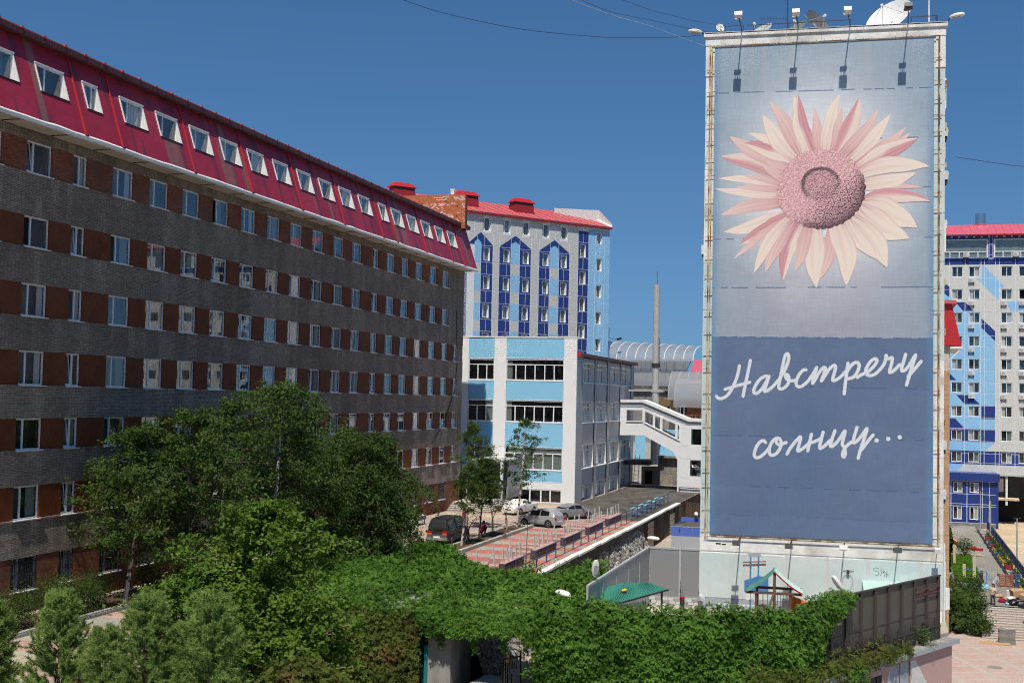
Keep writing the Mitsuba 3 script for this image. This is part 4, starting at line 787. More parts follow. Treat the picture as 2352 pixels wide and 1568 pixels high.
PETALS = [(4.57, 22.39, 0.96, 21.28, 0.96, 0, -0.18), (4.99, 22.17, 1.9, 20.45, 0.98, 1, 0.08), (4.58, 21.92, 1.58, 19.62, 0.54, 2, 0.1), (4.32, 22.95, 0.8, 22.32, 0.96, 2, 0.16), (4.23, 23.51, 0.42, 23.93, 0.63, 0, -0.08), (4.23, 23.81, 1.63, 24.01, 0.49, 2, 0.0), (4.14, 24.15, 0.59, 24.55, 0.59, 0, 0.08), (4.14, 24.2, 2.08, 24.69, 0.47, 2, 0.07), (4.34, 24.79, 0.73, 25.89, 1.22, 3, 0.16), (4.63, 25.3, 1.25, 27.09, 1.22, 2, -0.08), (5.04, 25.59, 2.14, 26.66, 1.14, 1, 0.11), (4.62, 26.16, 2.36, 27.26, 0.68, 0, 0.15), (5.16, 25.8, 3.23, 28.38, 1.14, 0, -0.2), (5.36, 26.05, 3.61, 29.18, 0.98, 2, 0.13), (5.61, 26.22, 5.02, 29.5, 0.96, 0, 0.11), (6.23, 26.03, 5.29, 29.53, 1.1, 1, -0.28), (6.56, 26.02, 6.25, 28.72, 0.68, 2, 0.0), (7.01, 26.09, 7.72, 29.48, 0.98, 0, -0.18), (7.37, 26.25, 7.87, 28.71, 0.57, 2, 0.0), (7.99, 25.81, 9.45, 27.47, 0.9, 1, 0.11), (7.58, 25.91, 8.84, 29.23, 1.14, 3, 0.15), (7.99, 26.07, 9.95, 28.46, 0.81, 2, 0.16), (8.48, 25.63, 10.59, 28.15, 0.91, 0, 0.15), (8.88, 25.37, 11.48, 27.32, 0.81, 2, 0.13), (9.04, 25.19, 11.77, 27.04, 0.73, 2, 0.13), (8.97, 25.03, 12.19, 26.68, 1.14, 1, -0.11), (9.05, 24.6, 12.83, 24.98, 1.14, 0, -0.33), (9.37, 24.05, 12.6, 23.75, 0.37, 2, 0.0), (9.17, 24.01, 12.08, 24.62, 1.01, 0, 0.11), (9.3, 22.99, 12.92, 22.92, 0.98, 3, -0.36), (9.26, 22.66, 12.14, 21.39, 1.71, 0, -0.24), (9.14, 22.49, 11.71, 20.77, 1.63, 0, 0.21), (8.5, 21.74, 10.47, 19.06, 1.55, 0, -0.28), (8.34, 21.74, 9.97, 19.54, 0.98, 0, 0.16), (7.21, 21.5, 6.62, 18.34, 0.85, 2, -0.24), (7.37, 21.76, 8.17, 17.98, 1.47, 0, -0.33), (6.39, 21.6, 6.46, 17.88, 1.38, 0, 0.11), (5.45, 21.53, 4.49, 18.23, 0.98, 1, 0.21), (5.82, 21.52, 5.2, 18.85, 0.9, 2, -0.13), (4.99, 21.7, 3.49, 18.77, 0.91, 2, 0.18), (4.58, 21.71, 2.82, 18.73, 0.81, 0, 0.21), (4.55, 25.04, 3.37, 25.5, 0.49, 2, 0.0), (4.39, 24.45, 3.21, 25.33, 0.65, 2, 0.0)]
STROKES = [[(0.69, 11.36), (0.81, 11.23), (1.02, 11.23), (1.3, 11.38), (1.53, 11.68), (1.75, 12.14), (1.93, 12.64), (2.03, 13.22)], [(1.2, 11.8), (1.87, 12.02), (2.64, 12.24)], [(2.67, 13.54), (2.56, 12.98), (2.4, 12.15), (2.26, 11.4)], [(3.77, 12.6), (3.55, 12.64), (3.24, 12.45), (2.99, 12.08), (2.85, 11.7), (2.93, 11.58), (3.09, 11.58), (3.35, 11.82), (3.59, 12.24), (3.74, 12.57)], [(3.73, 12.5), (3.59, 12.02), (3.48, 11.69), (3.66, 11.73), (3.94, 11.95), (4.21, 12.25), (4.45, 12.56), (4.7, 13.01), (4.88, 13.51), (4.92, 13.85), (4.82, 14.02), (4.68, 13.85), (4.57, 13.3), (4.41, 12.43), (4.31, 11.98), (4.42, 11.84), (4.66, 11.93), (4.9, 12.18), (4.95, 12.52), (4.84, 12.75), (4.72, 12.73), (4.76, 12.48), (4.98, 12.34), (5.29, 12.4)], [(5.9, 13.03), (5.73, 13.03), (5.46, 12.68), (5.32, 12.27), (5.4, 12.02), (5.62, 12.01), (5.97, 12.28), (6.3, 12.75), (6.52, 13.18)], [(6.51, 13.15), (6.37, 12.63), (6.25, 12.15), (6.45, 12.48), (6.72, 13.0), (6.96, 13.22), (7.05, 13.14), (6.9, 12.7), (6.75, 12.31), (6.96, 12.65), (7.27, 13.15), (7.53, 13.36), (7.63, 13.23), (7.47, 12.66), (7.41, 12.42), (7.55, 12.42), (7.87, 12.61), (8.14, 12.94)], [(8.3, 13.45), (8.22, 12.82), (8.15, 12.17), (8.1, 11.66)], [(8.18, 12.78), (8.35, 13.16), (8.61, 13.47), (8.84, 13.53), (8.97, 13.36), (8.84, 12.91), (8.59, 12.6), (8.34, 12.55)], [(8.84, 12.63), (9.12, 12.83), (9.39, 12.92), (9.7, 13.21), (9.93, 13.53), (9.94, 13.72), (9.77, 13.75), (9.5, 13.5), (9.29, 13.09), (9.32, 12.82), (9.51, 12.73), (9.82, 12.8), (10.16, 13.16), (10.39, 13.51), (10.45, 13.94)], [(10.45, 13.94), (10.48, 13.77), (10.62, 13.74), (10.82, 13.86), (10.76, 13.46), (10.61, 12.95), (10.71, 12.94), (10.94, 13.1), (11.2, 13.41)], [(11.53, 14.01), (11.4, 13.5), (11.28, 13.12), (11.38, 13.0), (11.63, 13.21), (11.89, 13.64), (12.14, 14.12), (11.93, 13.44), (11.75, 12.79), (11.59, 12.23)], [(11.68, 12.73), (12.05, 13.18), (12.39, 13.62)], [(3.61, 8.68), (3.54, 8.8), (3.33, 8.77), (3.09, 8.47), (2.95, 8.04), (2.97, 7.8), (3.18, 7.74), (3.5, 7.96), (3.8, 8.33)], [(4.29, 8.97), (4.05, 8.85), (3.84, 8.44), (3.82, 8.07), (3.95, 7.91), (4.19, 7.98), (4.46, 8.32), (4.54, 8.7), (4.43, 8.95), (4.25, 8.95), (4.2, 8.74), (4.33, 8.56), (4.57, 8.62), (4.8, 8.71)], [(4.86, 8.04), (5.05, 8.42), (5.37, 8.83), (5.68, 9.17), (5.57, 8.69), (5.42, 8.15), (5.77, 8.39), (6.05, 8.64)], [(6.25, 9.24), (6.16, 8.79), (6.05, 8.26)], [(6.1, 8.71), (6.48, 8.83), (6.76, 8.99)], [(6.92, 9.38), (6.8, 8.87), (6.68, 8.36), (7.0, 8.55), (7.31, 8.9)], [(7.59, 9.48), (7.42, 8.97), (7.31, 8.53), (7.52, 8.59), (7.86, 9.0), (8.21, 9.62), (8.09, 9.09), (7.98, 8.64), (8.13, 8.59), (8.21, 8.22), (8.12, 7.91), (8.0, 8.07), (8.15, 8.52), (8.51, 8.84)], [(8.84, 9.71), (8.68, 9.17), (8.6, 8.78), (8.77, 8.82), (9.13, 9.26), (9.46, 9.81), (9.26, 9.1), (9.03, 8.39), (8.92, 7.92)], [(9.11, 8.43), (9.42, 8.87), (9.74, 9.29)]]
DOTS = [(9.94, 8.98), (10.59, 9.09), (11.23, 9.2)]
# ================================================================ panel block with the sunflower banner
FP = frame((-9.68, 73.94, 0), (math.cos(math.radians(3.2)), math.sin(math.radians(3.2)), 0))
pb = thing('panel_building', 'tall narrow panel block whose end wall carries the sunflower banner', 'building')
put(pb, 'wall', M().box(-.17, 13.64, .04, 20, -7.2, 33.2), 'old_white', T=FP)
Z0 = [33.2, 30.82, 27.97, 25.11, 22.27, 19.43, 16.58, 13.73, 10.9, 8.05, 5.2, 3.2]
for z1, z0 in zip(Z0, Z0[1:]):
    for a, b, mt in ((-.2, .34, 'old_white' if z1 > 22 else 'pale_panel'), (13.0, 13.67, 'old_white' if z1 > 31 or z1 < 14 else 'pale_panel')):
        put(pb, 'margin_panel', M().box(a, b, 0, .1, z0 + .02, z1 - .02), mt, T=FP)
for a, b in ((-.2, 2.58), (2.74, 4.83), (4.99, 7.15), (7.31, 9.43), (9.59, 12.3), (12.46, 13.67)):
    put(pb, 'lower_panel', M().box(a, b, 0, .1, -.62, 2.02), 'pale_panel', T=FP)
    put(pb, 'joint_strip', M().box(b + .01, b + .15, .015, .1, -.6, 2.1), 'white_plaster', T=FP)
put(pb, 'upper_band', M().box(-.2, 13.67, -.005, .1, 2.14, 3.2), 'old_white', T=FP); put(pb, 'plinth', M().box(-.22, 6.4, -.03, .1, -1.4, -.66), 'grey_plaster', T=FP)
for i in range(9): put(pb, 'plinth_tooth', M().prism([(.9 + i * .28, -.95), (1.18 + i * .28, -.95), (1.04 + i * .28, -1.08)], -.045, -.03, xz()), 'joint_white', T=FP)
for a, b in ((-.34, 4.55), (4.57, 9.05), (9.07, 13.78)): put(pb, 'parapet_slab', M().box(a, b, -.22, .3, 33.24, 33.5), 'old_white', T=FP)
for a, b in ((-.24, 6.6), (6.62, 13.7)): put(pb, 'parapet_panel', M().box(a, b, -.1, .1, 32.72, 33.24), 'old_white', T=FP)
put(pb, 'parapet_edge', M().box(-.3, 13.74, -.235, -.22, 33.42, 33.47), 'dark_metal', T=FP)
put(pb, 'white_return', M().box(13.14, 13.69, -.06, .1, 30.85, 32.72), 'old_white', T=FP); put(pb, 'white_return', M().box(-.22, .2, -.06, .1, 30.85, 32.72), 'old_white', T=FP)
for z0, z1, w in ((28.6, 30.4, .18), (25.6, 26.6, .14), (20.1, 21.8, .2), (18.8, 19.9, .12), (12.0, 13.3, .12), (7.4, 8.1, .1), (6.3, 7.2, .12)): put(pb, 'balcony_edge', M().box(13.64, 13.64 + w, .8, 3.2, z0, z1), 'white_paint', T=FP)
for z in (29.8, 27.3, 25.0, 18.1, 15.2, 9.9): put(pb, 'side_bracket', M().box(13.64, 13.8, .3, 1.4, z, z + .35), 'rusty', T=FP)
put(pb, 'wall_box', M().box(13.64, 14.05, .2, .5, -.6, .6), 'white_paint', T=FP); put(pb, 'drainpipe', M().tube([(13.73, -.02, -3), (13.73, -.02, 3.2)], .05, 6), 'white_paint', T=FP)
put(pb, 'vent_slot', M().box(.75, 1.05, -.012, .0, 2.52, 2.62).box(1.1, 1.35, -.012, .0, 2.5, 2.58), 'dark_metal', T=FP)
def strokes(lines, r, y0, y1, m=None):
    m = m or M()
    u = unary_union([LineString(l).buffer(r, 6) for l in lines])
    for q in (u.geoms if hasattr(u, 'geoms') else [u]): m.prism(list(q.exterior.coords)[:-1], y0, y1, xz(), [list(h.coords)[:-1] for h in q.interiors])
    return m
put(pb, 'graffiti', strokes([[(10.13, 1.55), (10.0, 1.62), (9.83, 1.55), (9.86, 1.44), (10.08, 1.38), (10.13, 1.25), (10.05, 1.15), (9.92, 1.17)], [(10.24, 1.58), (10.26, 1.38), (10.24, 1.15)], [(10.36, 1.55), (10.37, 1.3), (10.42, 1.42), (10.47, 1.4), (10.46, 1.12)], [(10.58, 1.45), (10.57, 1.05)], [(10.5, 1.27), (10.7, 1.25)]], .014, -.006, -.002), 'ink', T=FP)
# banner cloth with printed flower and lettering
bn = thing('sunflower_banner', 'huge blue cloth banner printed with a pink sunflower and white handwriting', 'banner')
nx, nz = 40, 80; U, V = np.meshgrid(np.linspace(0, 1, nx), np.linspace(0, 1, nz))
S = (.38 + (0.33 - .38) * V) + ((13.08 + (13.03 - 13.08) * V) - (.38 + (.33 - .38) * V)) * U; Zb = 3.14 + V * 29.56
edge = np.clip(np.minimum(np.minimum(U, 1 - U), np.minimum(V * 2, (1 - V) * 2)) * 14, 0, 1)
Yb = -.14 - .012 * (1 - edge) * (meshkit.noise(np.stack([U * 7, V * 16, U * 0], -1)) - .2)
idx = np.array([[r * nx + c, r * nx + c + 1, (r + 1) * nx + c + 1, (r + 1) * nx + c] for r in range(nz - 1) for c in range(nx - 1)])
put(bn, 'cloth', M().add(np.stack([S, Yb, Zb], -1).reshape(-1, 3), idx, np.stack([U * 12.75, V * 29.6], -1).reshape(-1, 2)), 'banner_cloth', T=FP)
def petal(bx, bz, tx, tz, w, k, bend, y):
    n = 15; t = np.linspace(0, 1, n); b, e = np.array([bx, bz]), np.array([tx, tz]); d = e - b; L = np.linalg.norm(d); d /= L; nn = np.array([d[1], -d[0]])
    b = b - d * .42; c = b + (e - b) * t[:, None] + nn * (bend * 4 * t * (1 - t) * 1.1)[:, None]
    prof = np.interp(t, [0, .15, .4, .62, .8, .92, 1], [.52, .74, 1, .9, .58, .26, .0]) * w / 2 * .9
    sk = 1 + .10 * np.sin(t * 9 + bx * 5); m = M(); k2 = 5
    v, uv = [], []
    for i in range(n):
        for j in range(k2):
            q = j / (k2 - 1); o = (q * 2 - 1) * prof[i] * (sk[i] if q > .5 else 2 - sk[i]); p = c[i] + nn * o; v.append((p[0], y, p[1])); uv.append((2 * k + .02 + q * .96, t[i]))
    f = [[i * k2 + j, i * k2 + j + 1, (i + 1) * k2 + j + 1, (i + 1) * k2 + j] for i in range(n - 1) for j in range(k2 - 1)]
    return m.add(v, f, uv)
for i, q in enumerate(PETALS): put(bn, 'petal', petal(*q, -.147 - .0007 * i), 'petal_print', T=FP)
g = np.linspace(0, 2 * np.pi, 97)[:-1]; rr = 1 + .018 * np.sin(g * 41) + .012 * np.sin(g * 23 + 1)
v = [(6.66, -.180, 23.77)] + [(6.66 + 2.56 * r * math.cos(a), -.180, 23.77 + 2.38 * r * math.sin(a)) for a, r in zip(g, rr)]
put(bn, 'seed_head', M().add(v, [[0, 1 + i, 1 + (i + 1) % 96] for i in range(96)], [(0, 0)] + [(r * math.cos(a), r * math.sin(a)) for a, r in zip(g, rr)]), 'seed_disc', T=FP)
def smooth_line(l):
    l = np.asarray(l, float)
    if len(l) < 3: return l
    for _ in range(3):
        q = [l[0]]
        for a, b in zip(l, l[1:]): q += [a * .75 + b * .25, a * .25 + b * .75]
        l = np.array(q + [l[-1]])
    return l
m = strokes([smooth_line(l) for l in STROKES], .094, -.152, -.146)
for s, z in DOTS: m.prism([(s + .125 * math.cos(a), z + .125 * math.sin(a)) for a in np.linspace(0, 2 * np.pi, 25)[:-1]], -.152, -.146, xz())
put(bn, 'lettering', m, 'joint_white', T=FP, label='white handwritten lettering')
m = M()
for s in np.arange(.5, 13, .45): m.box(s, s + .012, -.15, -.1, 32.7, 32.78).box(s, s + .012, -.15, -.1, 3.02, 3.14)
put(bn, 'lacing', m, 'dark_metal', T=FP, kind='stuff')
# rusty pipe frame beside the banner
fr = thing('banner_frame', 'rusty pipe frame running round the sunflower banner', 'frame')
put(fr, 'pipe', M().tube([(.12, -.2, 3.0), (.06, -.2, 32.6)], .045, 6), 'rusty', T=FP); put(fr, 'pipe', M().tube([(.24, -.16, 3.0), (.18, -.16, 32.6)], .035, 6), 'rusty', T=FP); put(fr, 'pipe', M().tube([(13.38, -.2, 2.95), (13.32, -.2, 32.7)], .05, 6), 'rusty', T=FP); put(fr, 'pipe', M().tube([(.2, -.2, 3.02), (13.38, -.2, 3.02)], .035, 6), 'rusty', T=FP); put(fr, 'pipe', M().tube([(.1, -.2, 32.62), (13.3, -.2, 32.68)], .03, 6), 'rusty', T=FP)
z = 3.4
while z < 32.2:
    put(fr, 'cross_tie', M().bar((-.12, -.15, z), (.4, -.15, z + .03), .03), 'rusty', T=FP); put(fr, 'cross_tie', M().bar((12.98, -.15, z + .2), (13.5, -.15, z + .23), .03), 'rusty', T=FP); z += float(RNG.uniform(.85, 1.5))
# flood lamps on arms: four above, four below the banner
ORDL = ['leftmost', 'second from the left', 'third from the left', 'rightmost']
def floodlamp(s, z, sr, zr, L, dark, label, group):
    k = thing('flood_lamp', label, 'lamp', group)
    put(k, 'arm', M().bar((sr, .0, zr), (s, -L, z), .06), 'dark_metal', T=FP); a = np.array([s, -L, z])
    c = 'dark_metal' if dark else 'lamp_white'
    put(k, 'head', M().obox(a + (0, -.12, .06), (.22, 0, 0), (0, .17, -.05), (0, .04, .12)), c, T=FP); put(k, 'ballast', M().obox(a + (-.02, .42, .02), (.2, 0, .02), (0, .07, 0), (0, 0, .06)), c, T=FP)
    put(k, 'yoke', M().tube([a + (-.14, -.1, -.0), a + (-.12, .3, .0), a + (.0, .36, 0), a + (.12, .3, .0), a + (.14, -.1, 0)], .015, 5), 'dark_metal', T=FP); put(k, 'glass', M().obox(a + (0, -.10, -.06), (.19, 0, 0), (0, .14, -.04), (0, 0, .01)), 'galv', T=FP)
for i, (s, z, sr) in enumerate(((1.84, 33.75, 1.95), (5.14, 33.72, 5.28), (8.05, 33.7, 8.3), (11.4, 33.75, 11.58))): floodlamp(s, z, sr, 33.52, 2.35, i == 3, f'{ORDL[i]} flood lamp on its arm above the sunflower banner', 'flood lamps above the banner')
for i, (s, z, sr) in enumerate(((2.07, 2.87, 2.2), (5.03, 2.83, 5.2), (8.04, 2.88, 8.2), (10.98, 2.88, 11.2))): floodlamp(s, z, sr, 2.98, 2.3, i != 2, f'{ORDL[i]} flood lamp sticking out below the sunflower banner', 'flood lamps below the banner')
def streetlamp(name, label, root, mid, head, d, T=None, arm='dark_metal'):
    k = thing(name, label, 'lamp'); root, mid, head, d = (np.asarray(q, float) for q in (root, mid, head, d)); d = d / np.linalg.norm(d); u = np.cross([0, 0, 1.], d); u /= np.linalg.norm(u); w = np.cross(d, u)
    put(k, 'arm', M().tube([root, mid, head], .035, 6), arm, T=T); rings = []
    for t, a, b in ((-.05, .06, .06), (.05, .14, .13), (.32, .2, .18), (.66, .17, .16), (.8, .08, .08)): rings.append([head + d * t + u * a * math.cos(g) + w * b * math.sin(g) * (1 if math.sin(g) > 0 else .6) for g in np.linspace(0, 2 * np.pi, 13)[:-1]])
    put(k, 'head', M().rings(rings), 'lamp_white', T=T, smooth=50); put(k, 'lens', M().obox(head + d * .35 - w * .08, d * .22, u * .1, w * .03), 'grey_trim', T=T)
streetlamp('corner_street_lamp', 'white lamp head on the left top corner of the banner block', (-.2, .2, 33.4), (-.4, 0, 33.5), (-.5, -.2, 33.55), (-1, -.3, .05), FP); streetlamp('corner_street_lamp', 'white lamp head on the right top corner of the banner block', (13.7, .1, 33.4), (13.8, -.2, 33.55), (13.9, -.4, 33.65), (1, -.4, .1), FP)
k = thing('wall_floodlight', 'small white floodlight at the lower right corner of the banner block', 'lamp'); put(k, 'arm', M().bar((13.3, 0, 2.55), (13.28, -.8, 2.75), .05), 'galv', T=FP); put(k, 'head', M().obox((13.27, -.95, 2.86), (.17, 0, 0), (0, .16, .04), (0, -.03, .12)), 'white_paint', T=FP)
# roof clutter
def dish(label, s, y, z, r, az, el, mat, foot=.0, mesh=False):
    k = thing('satellite_dish', label, 'satellite dish'); d = np.array([math.sin(az) * math.cos(el), -math.cos(az) * math.cos(el), math.sin(el)]); u = np.cross(d, [0, 0, 1.]); u /= np.linalg.norm(u); w = np.cross(u, d); c = np.array([s, y, z]); rings = []
    for t in np.linspace(.04, 1, 7): rings.append([c + d * (.32 * r * t * t) + (u * math.cos(g) + w * math.sin(g)) * r * t for g in np.linspace(0, 2 * np.pi, 29)[:-1]])
    put(k, 'reflector', M().rings(rings, caps=False), mat, T=FP, smooth=True); put(k, 'mast', M().bar((s, y + .25 * r, 33.2), c - d * .03, .07), 'dark_metal', T=FP)
    f = c + d * r * .9; put(k, 'feed_arm', M().bar(c - w * r * .9 + d * r * .2, f, .03).bar(c + u * r * .8 + d * r * .2, f, .02).bar(c - u * r * .8 + d * r * .2, f, .02), 'galv', T=FP); put(k, 'feed', M().obox(f, u * .06, w * .06, d * .1), 'white_paint', T=FP)
    if mesh: put(k, 'rib', M().bar(c - u * r, c + u * r, .03).bar(c - w * r, c + w * r, .03).bar(c - (u + w) * r * .7, c + (u + w) * r * .7, .03).bar(c - (u - w) * r * .7, c + (u - w) * r * .7, .03), 'galv', T=FP)
dish('small round white dish at the left end of the banner block roof', .55, .5, 33.95, .27, .5, .3, 'white_paint'); dish('pale bluish tilted dish second from the left on the roof', 2.95, 3.4, 34.25, .95, -.75, .85, 'curtain_white'); dish('small grey dish in front of the dark mesh dish', 5.3, 1.6, 34.0, .62, -.7, .8, 'curtain_sage'); dish('dark mesh dish on the middle of the roof', 6.25, 3.2, 34.7, .95, .9, .5, 'dish_mesh', mesh=True); dish('largest white dish on the right part of the roof', 10.9, 3.4, 34.7, 1.5, -.62, .62, 'white_paint')
k = thing('roof_antenna', 'thin dark television antenna standing on the banner block roof', 'antenna'); put(k, 'mast', M().tube([(4.6, 2.5, 33.2), (4.58, 2.5, 36.3)], .03, 6), 'dark_metal', T=FP)
for z, l, dz in ((36.2, 1.35, .45), (34.95, 1.6, .12), (33.9, .8, -.2)):
    a, b = np.array([4.58, 2.5, z]), np.array([4.58 - l, 2.6, z + dz]); put(k, 'boom', M().bar(a, b, .025), 'dark_metal', T=FP); m = M()
    for t in np.linspace(.15, 1, 8): p = a + (b - a) * t; m.bar(p + (0, -.28, .05), p + (0, .28, -.05), .012)
    put(k, 'element', m, 'dark_metal', T=FP)
k = thing('roof_mast', 'slender white whip mast near the right end of the roof', 'antenna'); put(k, 'mast', M().tube([(12.9, 1.5, 33.2), (12.9, 1.5, 37.5)], .05, 6), 'white_paint', T=FP); put(k, 'clamp', M().box(12.84, 12.96, 1.43, 1.57, 33.6, 33.75), 'dark_metal', T=FP)
k = thing('roof_railing', 'thin dark railing along the edge of the banner block roof', 'railing')
for a, b in ((.9, 2.0), (2.2, 8.4), (11.7, 13.3)): put(k, 'rail', M().bar((a, .5, 34.05), (b, .5, 34.08), .045), 'dark_metal', T=FP); put(k, 'rail', M().bar((a, .5, 33.62), (b, .5, 33.65), .03), 'dark_metal', T=FP)
for s in (.9, 2.0, 2.6, 4.7, 6.6, 8.3, 11.8, 13.25): put(k, 'post', M().bar((s, .5, 33.3), (s, .5, 34.07), .045), 'dark_metal', T=FP)
put(k, 'box', M().box(13.15, 13.28, .4, .55, 33.85, 34.0), 'dark_metal', T=FP)
for i, (s, y, z, l) in enumerate(((13.72, 1.5, 27.1, 'upper white'), (13.72, 1.2, 24.45, 'second white'), (13.9, 4.0, 21.7, 'larger grilled'), (13.68, 1.4, 21.55, 'white half-hidden'), (13.68, 1.2, 8.5, 'white boxy lower'), (13.72, 1.6, 5.6, 'grilled lowest'))):
    aircon(FP @ move(s - .06, y, z, rz=math.pi / 2), f'{l} air conditioner on the right flank of the banner block', 'air conditioners on the flank of the banner block')
k = thing('air_conditioner', 'small white air conditioner box on the left edge of the banner block', 'air conditioner'); put(k, 'casing', M().box(-.36, -.19, .3, .9, 20.0, 20.55), 'white_paint', T=FP); put(k, 'bracket', M().box(-.33, -.18, .35, .8, 19.85, 20.0), 'dark_metal', T=FP)
# basketball hoop, tin lean-to
k = thing('basketball_hoop', 'bare iron basketball hoop fixed to the pale wall', 'hoop'); g = np.linspace(0, 2 * np.pi, 25)
put(k, 'ring', M().tube([(8.4 + .3 * math.cos(a), -.48 + .3 * math.sin(a), 1.38) for a in g], .014, 5, False), 'ink', T=FP); put(k, 'bracket', M().box(8.32, 8.48, -.2, 0, 1.2, 1.4), 'ink', T=FP)
k = thing('tin_lean_to', 'pale green corrugated tin lean-to roof against the banner block wall', 'canopy'); n = 60; xs = np.linspace(9.2, 12.4, n); m = M(); wv = .025 * np.sin(np.arange(n) * 1.25)
for i in range(n - 1): m.quad((xs[i], -2.1, .72 + wv[i] - .35), (xs[i + 1], -2.1, .72 + wv[i + 1] - .35), (xs[i + 1], 0, .95 + wv[i + 1] - .1), (xs[i], 0, .95 + wv[i] - .1))
put(k, 'sheet', m, 'pale_green', T=FP); put(k, 'post', M().box(9.3, 9.38, -2, -1.9, -1.3, .4), 'dark_metal', T=FP); put(k, 'beam', M().box(9.2, 12.4, -1.95, -1.85, .32, .4), 'wood_brown', T=FP)
# cables in the sky
for lab, P, r, pale in (('black cable sagging from above to the banner block roof', [(-22.24, 53.05, 30.04), (-20.83, 56.43, 30.11), (-17.65, 60.33, 30.18), (-13.88, 64.39, 30.71), (-11.38, 68.05, 31.64), (-9.82, 71.42, 32.66)], 1.1, 0), ('twisted pale cable reaching the left corner of the banner block', [(-14.5, 55.33, 30.2), (-12.85, 59.52, 30.42), (-11.36, 63.64, 30.94), (-10.56, 67.55, 31.49), (-9.67, 71.5, 32.04)], 1.0, 1), ('upper dark cable over the banner block roof', [(-12.31, 55.97, 30.29), (-10.95, 61.29, 31.02), (-9.69, 66.55, 32.05), (-8.89, 71.67, 33.3)], 0.8, 0), ('dark cable between the two sagging ones', [(-13.9, 55.51, 30.17), (-12.85, 59.51, 30.55), (-11.36, 63.62, 31.26), (-9.62, 67.81, 31.88), (-9.43, 71.53, 32.87)], 0.8, 0)):
    P = np.array(P); P = np.stack([np.interp(np.linspace(0, 1, 40), np.linspace(0, 1, len(P)), P[:, j]) for j in range(3)], 1)
    for _ in range(6): P[1:-1] = (P[:-2] + P[1:-1] * 2 + P[2:]) / 4
    whole('overhead_cable', M().tube(P, .014 * r, 5), 'grey_trim' if pale else 'dark_metal', lab, 'cable')
whole('overhead_cable', M().tube([(5.5, 90, 28.5), (9, 88, 27.4), (14, 86, 26.4), (24, 82, 25.2)], .02, 5), 'dark_metal', 'thin cable leaving the right flank of the banner block', 'cable')
# yellow brick wing with red mansard behind the block
yb = thing('yellow_brick_wing', 'narrow yellow brick wing with a steep red roof behind the banner block', 'building')
put(yb, 'wall', M().box(3.5, 5.28, 92, 100, -6, 15.5), 'yellow_brick'); put(yb, 'roof', M().prism([(4.2, 15.5), (6.05, 15.3), (5.35, 18.4), (4.2, 18.4)], 91.6, 100, xz()), 'bright_red'); put(yb, 'roof_lip', M().prism([(4.2, 18.35), (5.7, 18.3), (5.65, 18.55), (4.2, 18.6)], 91.3, 100, xz()), 'red_metal'); put(yb, 'soffit', M().box(5.28, 6.1, 91.6, 100, 15.15, 15.3), 'white_paint'); put(yb, 'bracket', M().bar((5.3, 91.7, 14.4), (6.0, 91.7, 15.15), .06), 'white_paint')
# ================================================================ sunken alley, playground yard, garage
yard = [(-12.8, 54.0), (-7.0, 54.3), (-4.6, 55.2), (-3.0, 56.9), (4.1, 71.6), (4.1, 75.4), (-12.8, 75.4)]
struct('playground_yard', M().prism(yard, -7.2, -1.3, xy()), 'alley', label='bare dusty playground yard')
AL, NR = np.array([.447, .894]), np.array([.894, -.447])     # along the fence, and out of the yard
def fp(t, o=0.): return np.array([-3.2, 57.2]) + AL * t + NR * o
ga = thing('garage_block', 'low garage block of pink and grey plaster under the brown fence', 'garage')
def FG(t, o, z): q = fp(t, o); return np.array([q[0], q[1], z])
k0, k1 = fp(-6, .55), fp(15.6, .55)
FGm = frame((k0[0], k0[1], 0), (AL[0], AL[1], 0))
put(ga, 'slab', M().box(0, 21.7, -.2, 1.2, -1.72, -1.48), 'concrete', T=FGm); put(ga, 'slab_edge', M().box(0, 21.72, -.235, -.2, -1.76, -1.50), 'grey_plaster', T=FGm); put(ga, 'slab_end', M().box(21.7, 22.0, -.23, 1.4, -1.78, -1.5), 'grey_plaster', T=FGm)
hs = [(14.2, 16.4, -7, -1.95), (10.0, 13.3, -7, -2.2), (6.2, 8.6, -4.6, -2.2)]
put(ga, 'wall', walled(0, 21.5, -7.2, -1.72, hs, .0, .25), 'pink_plaster', T=FGm); put(ga, 'back', M().box(0, 21.5, .5, .6, -7.2, -1.75), 'room_dark', T=FGm)
put(ga, 'end_wall', M().box(21.45, 21.5, .02, 3, -7.2, -1.75), 'pink_plaster', T=FGm)
for a, b in ((14.2, 15.3), (15.3, 16.4)): d = put(ga, 'door', M().box(a + .01, b - .01, .05, .1, -7, -1.97), 'grey_plaster', T=FGm); put(d, 'edge', M().box(b - .05, b - .01, .03, .05, -7, -1.97), 'iron_brown', T=FGm)
put(ga, 'lock', M().box(15.2, 15.3, .0, .05, -4.3, -4.1), 'dark_metal', T=FGm)
put(ga, 'white_patch', M().prism([(16.5, -2.0), (17.0, -2.0), (19.6, -4.6), (19.6, -5.0), (16.5, -5.0)], -.004, .02, xz(), []), 'white_plaster', T=FGm); put(ga, 'grey_dado', M().box(16.5, 21.45, -.006, .02, -7.2, -5.02), 'grey_plaster', T=FGm); put(ga, 'white_patch', M().prism([(13.9, -2.6), (14.15, -2.0), (14.15, -6), (11.9, -6)], -.004, .02, xz()), 'white_plaster', T=FGm)
m = M()
for s in np.arange(10.1, 13.3, .14): m.box(s, s + .025, .0, .03, -7, -2.2)
for z in (-2.6, -3.6, -4.6): m.box(10, 13.3, .0, .025, z, z + .04)
put(ga, 'grating', m, 'dark_metal', T=FGm, kind='stuff'); put(ga, 'blue_shutter', M().box(6.25, 8.55, .1, .15, -4.6, -2.2), 'play_blue', T=FGm)
